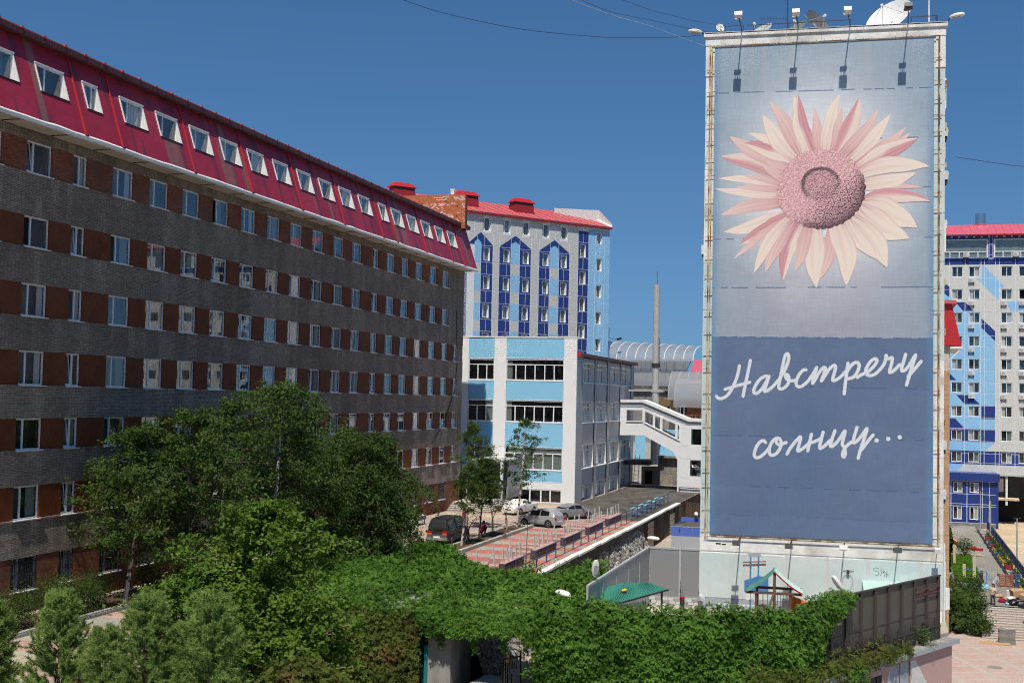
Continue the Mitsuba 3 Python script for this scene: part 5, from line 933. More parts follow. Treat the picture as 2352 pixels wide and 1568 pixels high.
# brown fence of sheet panels
fe = thing('brown_fence', 'tall brown sheet-metal fence with dark posts on the garage roof edge', 'fence'); q0 = fp(0, 0); FF = frame((q0[0], q0[1], 0), (AL[0], AL[1], 0))
ZT = 1.88
for i in range(11):
    s = .1 + i * 1.48
    if i < 10:
        put(fe, 'sheet', M().box(s + .1, s + 1.38, -.01, .01, -.25, ZT - .05), 'fence_sheet', T=FF); put(fe, 'lower_sheet', M().box(s + .1, s + 1.38, .0, .02, -1.45, -.26), 'fence_sheet', T=FF); put(fe, 'rail', M().box(s + .1, s + 1.38, -.04, -.012, -.0, .035), 'iron_brown', T=FF)
        m = M()
        for u in np.arange(.08, 1.3, .105): m.box(s + .1 + u, s + .13 + u, -.22, -.19, -1.42, -.72)
        m.box(s + .1, s + 1.38, -.225, -.185, -.76, -.7).box(s + .1, s + 1.38, -.225, -.185, -1.2, -1.16); c = s + .74
        m.bar((s + .1, -.2, -.72), (c, -.2, -.35), .03).bar((s + 1.38, -.2, -.72), (c, -.2, -.35), .03).bar((c, -.2, -.7), (c, -.2, -.33), .04)
        m.tube([(c + .1 * math.cos(a), -.2, -.52 + .1 * math.sin(a)) for a in np.linspace(0, 2 * np.pi, 13)], .014, 4, False)
        put(fe, 'grille', m, 'dark_metal', T=FF)
    put(fe, 'post', M().box(s - .11, s + .11, -.1, .06, -1.5, ZT - .02), 'iron_brown', T=FF)
put(fe, 'top_rail', M().box(0, 15.05, -.13, .05, ZT - .02, ZT + .04), 'iron_brown', T=FF)
for z in (1.35, 1.05): put(fe, 'brace', M().box(12.0, 14.8, -.17, -.12, z, z + .07), 'eave_brown', T=FF)
put(fe, 'bracket', M().bar((12.3, -.25, -.3), (14.0, -.25, -.22), .05).bar((14.0, -.25, -.22), (14.0, -.25, -.55), .05), 'iron_brown', T=FF)
# grey panel fence along the alley and back to the block
gf = thing('grey_panel_fence', 'grey sheet fence on a low brick base between alley and playground', 'fence')
FX = frame((-12.9, 57.0, 0), (0, 1, 0)); FX2 = frame((-12.9, 73.85, 0), (1, .02, 0))
for i in range(5): put(gf, 'panel', M().box(i * 3.36, i * 3.36 + 3.34, -.03, .03, -1.2, 2.12), 'grey_panel', T=FX); put(gf, 'joint', M().box(i * 3.36 - .03, i * 3.36 + .03, -.05, .05, -1.25, 2.13), 'grey_trim', T=FX)
put(gf, 'cap', M().box(0, 16.8, -.07, .07, 2.12, 2.22), 'grey_trim', T=FX)
for a, b in ((0.02, 1.86), (1.86, 3.0)): put(gf, 'panel', M().box(a, b - .02, -.03 + .1 * (a > 1), .03 + .1 * (a > 1), -.8, 2.08), 'grey_panel', T=FX2); put(gf, 'cap', M().box(a, b, -.07 + .1 * (a > 1), .07 + .1 * (a > 1), 2.08, 2.2), 'grey_trim', T=FX2)
put(gf, 'corner_post', M().box(-.06, .06, -.06, .06, -1.2, 2.2), 'grey_trim', T=FX2); put(gf, 'corner_post', M().box(1.8, 1.92, -.05, .2, -1.2, 2.25), 'grey_trim', T=FX2)
for r in range(3):
    for c in range(8): put(gf, 'brick', M().box(.05 + c * .37 + (r % 2) * .1, .39 + c * .37 + (r % 2) * .1, -.12, .05, -1.3 + r * .17, -1.15 + r * .17), 'white_plaster' if (r + c) % 3 else 'kerb_stone', T=FX2)
put(gf, 'sill', M().box(-.02, 3, -.1, .06, -.82, -.74), 'grey_trim', T=FX2); m = M()
for t in range(3): m.tube([(2.0 + .05 * math.cos(a) * (1 + t * .4), -.3, -.95 + t * .3 + .12 * math.sin(a)) for a in np.linspace(0, 2 * np.pi, 13)], .014, 4, False)
put(gf, 'iron_ornament', m.bar((1.95, -.3, -1.3), (1.95, -.3, .3), .03), 'dark_metal', T=FX2)
# green canopy
cn = thing('green_canopy', 'faceted green tin canopy roof standing in front of the grey fence', 'canopy')
P = dict(l=(-13.7, 59.0, 1.02), f=(-12.5, 58.4, .95), r=(-9.9, 62.4, 1.42), a=(-12.1, 61.9, 1.72), b=(-11.1, 63.2, 1.6))
put(cn, 'roof_slope', M().tri(P['l'], P['f'], P['a']).tri(P['l'], P['a'], (-13.7, 61.5, 1.3)), 'canopy_green'); put(cn, 'roof_slope', M().quad(P['f'], P['r'], P['b'], P['a']), 'canopy_green')
m = M()
for t in np.linspace(0, 1, 22): q = np.array(P['f']) * (1 - t) + np.array(P['r']) * t; e = np.array(P['a']) * (1 - t) + np.array(P['b']) * t; m.bar(q + (0, 0, .004), e + (0, 0, .004), .02)
put(cn, 'roof_ridges', m, 'canopy_green', kind='stuff'); put(cn, 'edge', M().bar(P['f'], P['r'], .07).bar(P['l'], P['f'], .07), 'dark_metal'); put(cn, 'post', M().bar((-10.2, 62.2, -1.3), (-10.2, 62.2, 1.35), .09), 'dark_metal'); put(cn, 'post', M().bar((-12.6, 58.8, -1.3), (-12.6, 58.8, .95), .09), 'dark_metal'); put(cn, 'side_curtain', M().quad((-13.0, 58.7, -.6), (-10.9, 61.6, -.4), (-10.9, 61.6, .9), (-13.0, 58.7, .85)), 'curtain_white')
put(cn, 'yellow_spot', M().prism([(.13 * math.cos(a), .2 * math.sin(a)) for a in np.linspace(0, 6.283, 17)[:-1]], 0, .01, xy()), 'pot_yellow', T=move(-11.9, 60.9, 1.5) @ np.array([[1, 0, 0, 0], [0, 1, 0, 0], [.12, .17, 1, 0], [0, 0, 0, 1.]]))
# playhouse
ph = thing('playhouse', 'brown wooden playhouse frame with green and red tarpaulin gable roof', 'playhouse'); W = move(-5.02, 68.0, -1.3, .06)
for x in (-.95, .85):
    for y in (-.9, .9): put(ph, 'post', M().box(x - .06, x + .06, y - .06, y + .06, 0, 2.25), 'wood_brown', T=W)
for x, y in ((0, -1.0), (0, 1.0)): put(ph, 'king_post', M().box(-.06, .06, y - .06, y + .06, .4, 3.28), 'wood_brown', T=W)
for y in (-.97, .97): put(ph, 'beam', M().box(-1.5, 1.45, y - .05, y + .05, 2.12, 2.25), 'wood_brown', T=W)
put(ph, 'deck', M().box(-1.05, 1.0, -1, 1, .85, .95), 'pale_wood', T=W); put(ph, 'deck_edge', M().box(-1.5, 1.1, -1.04, -1.0, .75, .9), 'wood_brown', T=W)
for x in np.arange(.15, .85, .17): put(ph, 'baluster', M().box(x, x + .035, -.95, -.92, .95, 2.12), 'wood_brown', T=W)
for x in np.arange(-.85, -.1, .25): put(ph, 'baluster', M().box(x, x + .035, -.95, -.92, .95, 2.12), 'wood_brown', T=W)
put(ph, 'ladder_plank', M().bar((-.75, -1.6, .1), (.05, -1.0, 2.35), .14, .05), 'wood_grey', T=W); put(ph, 'brace', M().bar((-1.4, -1.1, .1), (-.9, -.95, .9), .1).bar((-.4, -1.5, .1), (.2, -1.0, .9), .1), 'wood_brown', T=W); put(ph, 'seat', M().box(-.75, -.25, -1.3, -1.0, 1.25, 1.6), 'wood_grey', T=W)
for s, mt in ((-1, 'canopy_green'), (1, 'pale_green')):
    m = M(); n = 10; t = np.linspace(0, 1, n); x = s * 1.48 * t; z = 3.3 - 1.12 * t - .10 * np.sin(t * np.pi)
    for i in range(n - 1): m.quad((x[i], -1.15, z[i]), (x[i + 1], -1.15, z[i + 1]), (x[i + 1], 1.15, z[i + 1]), (x[i], 1.15, z[i]))
    q = put(ph, 'tarpaulin', m, mt, T=W)
    if s > 0:
        m = M()
        for i in range(n - 1): m.quad((x[i], -1.17, z[i] + .0), (x[i + 1], -1.17, z[i + 1] + .0), (x[i + 1], -1.17, z[i + 1] + .1), (x[i], -1.17, z[i] + .1)).quad((x[i], -1.17, z[i] + .1), (x[i + 1], -1.17, z[i + 1] + .1), (x[i + 1], -.85, z[i + 1] + .03), (x[i], -.85, z[i] + .03))
        put(q, 'red_stripe', m, 'pot_red', T=W)
bs = thing('blue_slide_tower', 'blue painted play tower behind the playhouse', 'play tower'); W = move(-6.35, 70.8, -1.3)
for x in (-.22, .22): put(bs, 'post', M().box(x - .04, x + .04, -.04, .04, 0, 3.75), 'play_blue', T=W)
put(bs, 'head', M().box(-.34, .34, -.06, .06, 3.6, 3.8), 'kiosk_grey', T=W); put(bs, 'cross_board', M().obox((0, -.06, 3.15), (.65, 0, .06), (0, .03, 0), (0, 0, .06)), 'wood_grey', T=W); put(bs, 'cross_board', M().obox((0, -.06, 3.32), (.65, 0, .06), (0, .03, 0), (0, 0, .03)), 'wood_grey', T=W); put(bs, 'panel', M().prism([(-.55, 1.6), (.8, 1.6), (.78, 2.5), (.2, 2.55), (-.1, 2.4), (-.55, 2.25)], -.1, 0, xz()), 'play_blue', T=W)
put(bs, 'picture', M().box(-.45, -.2, -.12, -.1, 1.2, 1.55).box(0, .2, -.12, -.1, 1.1, 1.5), 'white_paint', T=W)
oc = thing('orange_cloth', 'orange cloth draped over the yard rail behind the hedge', 'cloth'); n = 24; x = np.linspace(0, 1.05, n); y = .10 * np.sin(np.arange(n) * 1.3); m = M()
for i in range(n - 1): m.quad((x[i], y[i], -.2 - .25 * x[i]), (x[i + 1], y[i + 1], -.2 - .25 * x[i + 1]), (x[i + 1], y[i + 1] * .4, .75 - .35 * x[i + 1]), (x[i], y[i] * .4, .75 - .35 * x[i]))
put(oc, 'sheet', m, 'cloth_orange', T=move(-4.35, 69.6, -.25)); put(oc, 'second_sheet', m, 'cloth_orange', T=move(-2.8, 68.6, -.3, .1, .7))
ca = thing('climbing_arch', 'pink and yellow climbing arch peeping over the brown fence', 'climbing frame'); g = np.linspace(0, np.pi, 15)
for y, mt in ((0, 'roof_pink'), (.5, 'pot_yellow')): put(ca, 'hoop', M().tube([(.75 * math.cos(a), y, 1.75 * math.sin(a)) for a in g], .035, 6), mt, T=move(-.95, 69.0, -1.3))
put(ca, 'rung', M().bar((.3, 0, 1.6), (.3, .5, 1.6), .04).bar((-.3, 0, 1.6), (-.3, .5, 1.6), .04), 'roof_pink', T=move(-.95, 69.0, -1.3))
k = thing('waste_pipe', 'dark upright pipe with a red rim beside the grey fence', 'pipe'); put(k, 'pipe', M().tube([(-10.6, 72.0, -1.3), (-10.6, 72.0, -.45)], .14, 14), 'dark_metal', smooth=40); put(k, 'rim', M().tube([(-10.6, 72, -.45), (-10.6, 72, -.38)], .15, 14), 'pot_red', smooth=40)
streetlamp('street_lamp', 'white lamp head on a bent arm in front of the wooden garages', (-15.1, 84, -3.5), (-15.1, 84, 1.3), (-14.8, 84, 1.55), (1, 0, -.06)); streetlamp('street_lamp', 'white lamp head pointing up beside the grey fence end', (-13.0, 58.6, 1.8), (-12.95, 58.6, 2.3), (-12.9, 58.55, 2.45), (.12, -.2, 1)); streetlamp('street_lamp', 'white lamp head above the ivy at the gate corner', (-14.0, 54.9, .4), (-13.9, 54.6, 2.0), (-13.75, 54.4, 2.22), (1, -.5, -.1))
streetlamp('street_lamp', 'white lamp head rising from the middle of the ivy hedge', (-7.4, 56.0, .5), (-7.35, 56, 1.4), (-7.3, 55.95, 1.55), (-.1, -.3, 1)); streetlamp('street_lamp', 'tilted white lamp head above the brown fence top', (-1.3, 61.2, 1.9), (-1.32, 61.2, 2.1), (-1.35, 61.2, 2.15), (-.62, -.3, .9))
# kiosk
ki = thing('blue_grey_kiosk', 'blue and grey panel kiosk with flat roof at the end of the alley', 'kiosk'); W = move(-17.6, 112, 0)
for a, b in ((0, .25), (.25, 1.0), (1.0, 1.95), (1.95, 4.0)): put(ki, 'upper_panel', M().box(a + .012, b - .012, 0, .05, -1.24, -.42), 'kiosk_blue', T=W); put(ki, 'lower_panel', M().box(a + .012, b - .012, .005, .05, -3.2, -1.25), 'kiosk_grey', T=W)
put(ki, 'body', M().box(.02, 4, .05, 6, -3.3, -.55), 'kiosk_grey', T=W); put(ki, 'roof', M().box(.02, 4, .06, 6, -.56, -.5), 'bitumen', T=W); put(ki, 'parapet', M().box(.0, 4, 6, 6.2, -.7, -.12), 'kiosk_blue', T=W); put(ki, 'side', M().box(0, .02, .0, 6.1, -1.24, -.42), 'kiosk_blue', T=W); put(ki, 'cap', M().box(-.02, 4.02, -.02, .08, -.42, -.38), 'kiosk_grey', T=W)
put(ki, 'hook', M().bar((.72, -.05, -.68), (.82, -.05, -.62), .05).bar((.74, -.05, -.95), (.78, -.05, -.64), .05), 'dark_metal', T=W); streetlamp('kiosk_camera_lamp', 'small white lamp on a short post behind the kiosk parapet', (-16.2, 118.3, -.4), (-16.2, 118.3, .3), (-16.2, 118.2, .35), (.2, -1, -.2))
# gate, pillar and person in the ivy passage
pl = thing('gate_pillar', 'grey plaster pillar with a teal edge beside the dark passage', 'pillar'); put(pl, 'shaft', M().box(-20.35, -19.2, 55.6, 57.0, -4.6, -.3), 'concrete'); put(pl, 'teal_edge', M().box(-20.5, -20.35, 55.5, 55.7, -4.6, -.9), 'teal'); put(pl, 'dark_door', M().box(-22.2, -20.5, 55.7, 55.8, -4.6, -1.2), 'dark_metal')
struct('passage_left_wall', M().box(-20.4, -20.0, 57, 61.2, -4.6, -.1), 'concrete'); struct('passage_roof', M().obox((-20.5, 59.4, .86), (7, 0, 0), (0, 3.3, .38), (0, 0, .14)), 'concrete'); struct('passage_right_wall', M().box(-13.6, -12.9, 54.4, 75, -4.6, -.2), 'concrete')
gt = thing('iron_gate', 'open ornamental grey iron gate with curled tops in the ivy passage', 'gate')
for o, rz, w in ((np.array([-16.75, 56.0]), 1.05, 1.25), (np.array([-15.25, 56.6]), .35, 1.05)):
    W = move(o[0], o[1], -4.1, rz); m = M().box(0, .07, -.03, .03, 0, 3.0).box(w - .07, w, -.03, .03, 0, 3.0).box(0, w, -.025, .025, .1, .18).box(0, w, -.025, .025, 2.7, 2.76).box(0, w, -.025, .025, 1.4, 1.46)
    lf = put(gt, 'leaf', m, 'galv' if w < 1.2 else 'dark_metal', T=W)
    for x in np.arange(.16, w - .1, .14): put(lf, 'bar', M().box(x, x + .025, -.012, .012, .1, 2.72), 'galv', T=W)
    m = M(); c = w / 2; m.tube([(c + w / 2 * math.cos(a), 0, 2.72 + .4 * math.sin(a)) for a in np.linspace(0, np.pi, 15)], .022, 5)
    for s in (-1, 1): m.tube([(c + s * (.12 + .10 * math.cos(a)), -.02, 2.1 + .11 * math.sin(a)) for a in np.linspace(0, 6.28, 15)], .018, 5, False)
    put(lf, 'scroll', m, 'galv', T=W)
whole('gate_beacon', M().tube([(-16.6, 56.4, -1.55), (-16.6, 56.4, -1.2)], .1, 12), 'beacon', 'small amber beacon on top of the iron gate post', 'beacon', smooth=40)
bn_ = thing('grey_tin_hood', 'curved grey tin hood lying low beside the iron gate', 'hood'); g = np.linspace(0, np.pi, 12); put(bn_, 'sheet', M().rings([[(-18.1 + .55 * math.cos(a), 55.6, -2.9 + .35 * math.sin(a)) for a in g], [(-17.6 + .55 * math.cos(a), 57.0, -2.7 + .35 * math.sin(a)) for a in g]], close=False, caps=False), 'galv', smooth=True); put(bn_, 'base', M().box(-18.65, -17.1, 55.7, 56.9, -4.3, -2.9), 'dark_metal')
# ================================================================ right edge: path, steps, bank
st = thing('plaza_steps', 'worn concrete steps with pinkish edges climbing from the plaza to the path', 'steps')
N = 13
for i in range(N):
    y = 103.0 + i * .27; z0, z1 = -7.05 + i * .155, -7.05 + (i + 1) * .155
    if i == 7: y1 = y + .75
    put(st, 'step', M().box(8.4 + .01 * i, 17, y, 108.5, z0, z1 + .0), 'step_stone'); put(st, 'nosing', M().box(8.41 + .01 * i, 17, y - .03, y + .06, z1 - .03, z1 + .012), 'pink_plaster' if i % 3 else 'step_stone')
wl = thing('planter_wall', 'low concrete wall beside the path carrying a row of coloured flower boxes', 'wall')
for i, (y0, y1) in enumerate(zip(np.linspace(110, 156, 16)[:-1], np.linspace(110, 156, 16)[1:])): put(wl, 'segment', M().box(12.1, 12.75, y0 + .02, y1 - .02, -7, path_z((y0 + y1) / 2) + .42 + float(RNG.uniform(-.03, .03))), 'concrete')
rl = thing('blue_railing', 'blue painted slatted railing along the sandy ground', 'railing'); m = M()
for i, y in enumerate(np.linspace(104, 158, 28)): put(rl, 'post', M().box(13.35, 13.43, y - .04, y + .04, path_z(y) - .4, path_z(y) + 1.15), 'rail_blue')
for z in (.25, 1.1): put(rl, 'rail', M().bar((13.39, 104, path_z(104) + z), (13.39, 158, path_z(158) + z), .08), 'rail_blue')
for y in np.arange(104.1, 158, .24): m.box(13.375, 13.405, y, y + .1, path_z(y) + .25, path_z(y) + 1.1)
put(rl, 'slats', m, 'rail_blue', kind='stuff')
PB = [('pot_blue', 113.6, 'blue flower box nearest on the low wall'), ('pot_yellow', 111.6, 'pair of yellow flower tubs at the near end of the low wall'), ('pot_blue', 119.0, 'blue flower box behind the red pallet'), ('pot_red', 124.6, 'first red flower box from the near end of the low wall'), ('pot_yellow', 127.8, 'yellow flower box in the middle of the low wall'), ('pot_yellow', 130.4, 'farther yellow flower box in the middle of the low wall'), ('pot_blue', 133.2, 'dull blue flower box past the middle of the low wall'), ('pot_yellow', 135.8, 'yellow flower box before the red ones at the far end'), ('pot_red', 138.6, 'red flower box second from the far blue one'), ('pot_blue', 141.4, 'small blue flower box at the far part of the low wall'), ('pot_red', 145.0, 'small red flower box at the far end of the low wall')]
for mt, y, lab in PB:
    k = thing('flower_box', lab, 'flower box', 'flower boxes on the low wall'); z = path_z(y) + .42; put(k, 'box', M().rings([[(12.15, y - .8, z), (12.7, y - .8, z), (12.7, y + .8, z), (12.15, y + .8, z)], [(12.08, y - .9, z + .42), (12.78, y - .9, z + .42), (12.78, y + .9, z + .42), (12.08, y + .9, z + .42)]]), mt); put(k, 'soil', M().box(12.15, 12.7, y - .8, y + .8, z + .4, z + .43), 'soil')
    n = 150; a = RNG.normal(0, 1, (n, 3)) * (.2, .5, .16) + (12.45, y, z + .62); b = RNG.normal(0, .09, (n, 2, 3)); v = np.stack([a, a + b[:, 0], a + b[:, 1]], 1).reshape(-1, 3); put(k, 'plant', (v, np.arange(3 * n).reshape(-1, 3)), 'dark_leaf')
for i, (x, y, h, lab) in enumerate(((12.25, 153.5, 5.2, 'tall grey lamp post by the navy annex'), (12.6, 144.9, 5.0, 'second grey lamp post along the blue railing'), (13.9, 131.4, 4.6, 'grey lamp post standing on the sandy ground'))):
    k = thing('lamp_post', lab, 'lamp post'); z = path_z(y) - .2; put(k, 'pole', M().tube([(x, y, z), (x, y, z + h)], [.09, .06], 8), 'galv', smooth=50); put(k, 'head', M().bar((x - .35, y, z + h), (x + .35, y, z + h + .05), .09), 'dark_metal')
def beam(name, p, q, a, b, mt, lab, cat): whole(name, M().bar(p, q, a, b), mt, lab, cat)
k = thing('red_beam', 'broken bright red steel beam lying across the path', 'beam'); put(k, 'web', M().bar((9.6, 139.6, -4.0), (11.3, 138.8, -4.0), .3, .28), 'bright_red'); put(k, 'lump', M().box(10.2, 10.7, 138.9, 139.5, -3.95, -3.7), 'bright_red')
beam('wooden_plank', (9.4, 135.2, -4.13), (11.2, 134.6, -4.13), .3, .14, 'pale_wood', 'pale wooden plank lying across the path', 'plank'); beam('orange_beam', (8.6, 147, -3.7), (9.15, 141, -3.75), .25, .2, 'orange_paint', 'orange beam leaning along the path edge by the ivy', 'beam')
for x, y, h, lab in ((8.85, 117.2, 2.4, 'tall pale timber board standing by the blue crate'), (8.1, 118.6, 1.5, 'short pale timber board left of the tall one'), (7.8, 127.5, 2.0, 'pale timber board standing in the ivy')): whole('timber_board', M().box(x - .13, x + .13, y - .04, y + .04, path_z(y) - .3, path_z(y) + h), 'pale_wood', lab, 'board')
k = thing('blue_crate', 'large light blue crate among the bushes below the path', 'crate'); W = move(8.9, 115.0, -5.6, -.05); put(k, 'body', M().box(-.8, .8, -.5, .5, 0, .9), 'tank_blue', T=W); put(k, 'lid', M().box(-.98, 1.0, -.55, .8, .9, 1.1), 'tank_blue', T=W); put(k, 'seam', M().box(-.8, .8, -.52, -.5, .42, .46), 'rail_blue', T=W)
k = thing('blue_handrail', 'thin blue handrail in front of the grass strip', 'railing'); put(k, 'rail', M().bar((8.0, 118, -3.55), (9.9, 117.4, -3.6), .06), 'play_blue'); put(k, 'post', M().bar((9.9, 117.4, -4.7), (9.9, 117.4, -3.6), .06).bar((9.9, 117.4, -3.65), (10.5, 115.8, -5), .05), 'play_blue')
k = thing('red_pallet', 'red-brown slatted pallet standing upright on the path', 'pallet'); W = move(10.8, 116.4, -4.7, .05)
for i in range(7): put(k, 'slat', M().box(0, 1.25, -.03, 0, .05 + i * .155, .16 + i * .155), 'pallet_red', T=W)
for x in (0, .55, 1.15): put(k, 'post', M().box(x, x + .1, 0, .1, 0, 1.12), 'pallet_red', T=W)
k = thing('blue_post', 'short dark blue post on a base beside the pallet', 'post'); put(k, 'post', M().box(12.0, 12.2, 114.9, 115.1, -4.75, -3.6), 'rail_blue'); put(k, 'base', M().box(11.8, 12.4, 114.7, 115.3, -4.8, -4.68), 'rail_blue')
# heap of rubbish: each bag, box and sheet by itself
hp = np.random.default_rng(21)
def lump(c, r, mt, lab, cat, name, seed):
    s = trimesh.creation.icosphere(3, 1.0); v = np.asarray(s.vertices); v = v * (1 + .55 * (meshkit.noise(v * 2.4 + seed * 9.1) - .5))[:, None] * (1, 1, .72); whole(name, (v * r + np.asarray(c), np.asarray(s.faces)), mt, lab, cat, smooth=True)
for i, (x, y, z, r, mt, lab) in enumerate(((11.1, 107.5, -4.75, .42, 'bag_black', 'black rubbish bag at the top edge of the steps'), (11.9, 106.9, -4.95, .5, 'bag_black', 'black rubbish bag slumped over the upper steps'), (12.7, 107.8, -4.6, .5, 'bag_black', 'black rubbish bag at the right of the heap'), (12.9, 105.2, -5.2, .45, 'bag_black', 'lowest black rubbish bag on the steps'), (12.5, 109.6, -4.35, .3, 'purple', 'purple bag on the rubbish heap'), (13.2, 109.0, -4.3, .38, 'maroon_cloth', 'dark red bag on the rubbish heap'), (10.35, 108.5, -4.8, .3, 'maroon_cloth', 'crimson bag at the left foot of the rubbish heap'), (10.7, 107.5, -4.85, .2, 'tank_blue', 'small pale blue bag at the front of the heap'), (11.5, 111.7, -4.4, .33, 'paper', 'white plastic bag at the back of the heap'), (13.3, 111.2, -4.2, .45, 'grey_cloth', 'greyish plastic bundle at the right back of the heap'), (12.4, 111.0, -4.3, .36, 'galv', 'dull grey bag in the middle of the heap'), (12.95, 106.1, -5.05, .26, 'turquoise', 'turquoise bag on the steps'))): lump((x, y, z), r, mt, lab, 'bag', 'rubbish_bag', i)
for i, (x, y, z, a, b, c, rz, mt, lab) in enumerate(((11.7, 110.4, -4.3, .5, .4, .22, .3, 'cardboard', 'open cardboard box on top of the heap'), (11.0, 109.2, -4.65, .4, .35, .06, -.4, 'cardboard', 'flattened cardboard at the left of the heap'), (12.5, 106.5, -4.9, .42, .4, .22, .5, 'cardboard', 'cardboard box on the upper steps'), (12.1, 109.2, -4.45, .3, .3, .18, .9, 'cardboard', 'small cardboard box in the heap'), (12.3, 105.4, -5.35, .42, .04, .42, .5, 'paper', 'white sheet leaning on the steps'), (12.0, 104.9, -5.75, .4, .3, .04, .7, 'cardboard', 'cardboard sheet lying on the steps'), (11.2, 110.6, -4.45, .3, .05, .28, -.6, 'paper', 'white board in the heap'), (10.2, 110.8, -4.7, .4, .35, .03, .2, 'cardboard', 'cardboard sheet on the path beside the heap'), (11.0, 108.3, -4.55, .24, .2, .1, .4, 'paper', 'white packet in front of the heap'), (9.1, 100.9, -6.95, 1.1, .3, .05, -.12, 'cardboard', 'flattened cardboard lying on the plaza'), (12.6, 101.6, -6.05, .65, .35, .15, .1, 'cardboard', 'cardboard lying on the right stone block'), (12.9, 112.6, -4.3, .5, .1, .08, .6, 'wood_grey', 'grey board at the back of the heap'), (11.9, 112.9, -4.4, .7, .12, .1, -.2, 'wood_grey', 'weathered planks behind the heap'))):
    whole('rubbish_board' if c < .1 else 'rubbish_box', M().obox((0, 0, 0), (a, 0, .04), (0, b, .05), (-.03, 0, c)), mt, lab, 'cardboard' if mt == 'cardboard' else 'rubbish', T=move(x, y, z, rz))
for i, (x, y, w, h) in enumerate(((10.0, 101.3, 1.15, 1.15), (12.5, 101.6, 1.4, .95))):
    s = trimesh.creation.box((w, .8, h)).subdivide().subdivide().subdivide(); v = np.asarray(s.vertices); v = v + .10 * (np.stack([meshkit.noise(v * 3 + q * 5 + i * 9) for q in range(3)], -1) - .5); whole('stone_block', (v + (x, y, -7 + h / 2), np.asarray(s.faces)), 'concrete', ('broken concrete block at the left foot of the steps', 'broken concrete block at the right foot of the steps')[i], 'block')
whole('manhole_cover', M().tube([(8.3, 91.9, -7.0), (8.3, 91.9, -6.97)], .5, 24), 'concrete', 'round manhole cover in the pinkish plaza', 'manhole cover')
# bank below the path
n1, n2 = 40, 26; U, V = np.meshgrid(np.linspace(4.0, 8.6, n1), np.linspace(0, 1, n2)); Yk = 104.3 + V * 6.5; Zk = -7.05 + 2.2 * V + .5 * (meshkit.fbm(np.stack([U * .8, Yk * .8, U * 0], -1)) - .4)
idx = np.array([[r * n1 + c, r * n1 + c + 1, (r + 1) * n1 + c + 1, (r + 1) * n1 + c] for r in range(n2 - 1) for c in range(n1 - 1)]); struct('bank', M().add(np.stack([U, Yk, Zk], -1).reshape(-1, 3), idx), 'concrete', smooth=True)
k = thing('bent_white_pipe', 'bent white pipe poking out of the bank between the ivy bushes', 'pipe'); put(k, 'run', M().tube([(7.1, 105.6, -6.6), (7.1, 105.5, -6.0), (7.5, 105.4, -6.15), (7.9, 105.3, -5.9), (8.1, 105.3, -5.5)], .05, 6), 'white_paint'); put(k, 'second_run', M().tube([(6.0, 104.6, -7), (6.0, 104.5, -6.4), (6.3, 104.5, -6.1)], .05, 6), 'white_paint')
# ================================================================ on the terrace
BENCH = [(73.7, 78.1), (81.1, 86.4), (89.5, 94.3), (97.7, 102.8), (105.4, 110.8)]
BL = ['nearest', 'second nearest', 'third', 'fourth', 'farthest']
for i, (a, b) in enumerate(BENCH):
    k = thing('brick_bench', f'{BL[i]} pinkish brick bench with grey upright slats beside the blue railing', 'bench', 'brick benches along the terrace railing')
    put(k, 'back_wall', M().box(-22.4, -21.98, a, b, -.02, .62), 'dark_brick'); put(k, 'coping', M().box(-22.42, -21.96, a, b, .62, .66), 'pink_brick')  # back wall takes a plain brown, darker than the pink arms
    for j, (c, d) in enumerate(((a, a + .95), ((a + b) / 2 - .1, (a + b) / 2 + .8), (b - .95, b))):
        if b - a < 4.9 and j == 1: continue
        put(k, 'arm', M().box(-24.15, -22.41, c, d, -.02, .46), 'pink_brick')
        for x in (-23.9, -22.75): put(k, 'post', M().box(x - .045, x + .045, c + .08, c + .14, .12, 1.28), 'post_grey'); put(k, 'foot_plate', M().box(x - .16, x + .05, c + .04, c + .2, .455, .48), 'post_grey')
    n = 5
    for j in range(n): y = a + .3 + (b - a - .6) * j / (n - 1); put(k, 'slat', M().obox((-22.2, y, .98), (.03, 0, 0), (0, .085, 0), (-.05, 0, .52)), 'post_grey')
rt = thing('terrace_railing', 'blue pipe railing along the edge of the terrace', 'railing'); ys = np.arange(72.5, 133.4, 2.55)
for y in ys: put(rt, 'post', M().box(-21.03, -20.97, y - .03, y + .03, -.02, 1.08), 'rail_blue')
for z in (1.08, .56): put(rt, 'rail', M().bar((-21.0, 72.0, z), (-21.0, 133.4, z), .06), 'rail_blue')
k = thing('thin_rod', 'thin dark rod standing upright at the near end of the terrace railing', 'rod'); put(k, 'rod', M().tube([(-21.06, 75.05, 0), (-20.95, 75.1, 3.1)], .02, 5), 'dark_metal')
for i, y in enumerate((114.5, 118.8, 123.2, 127.6)):
    k = thing('blue_seat_frame', f'{ORD[i]} blue seat frame with pale aqua slats behind the far terrace railing', 'bench', 'blue seat frames at the far railing'); W = move(-21.7, y, 0)
    for yy in (0, 1.7): put(k, 'frame', M().bar((.45, yy, 0), (.45, yy, .75), .05).bar((-.2, yy + .15, 0), (.45, yy, .7), .05).bar((-.25, yy, .72), (.5, yy, .75), .05), 'play_blue', T=W)
    for x in (-.2, .05, .3): put(k, 'slat', M().box(x, x + .18, -.1, 1.8, .76, .81), 'aqua', T=W)
    put(k, 'brace', M().bar((.45, 0, .1), (.45, 1.7, .6), .04), 'play_blue', T=W)
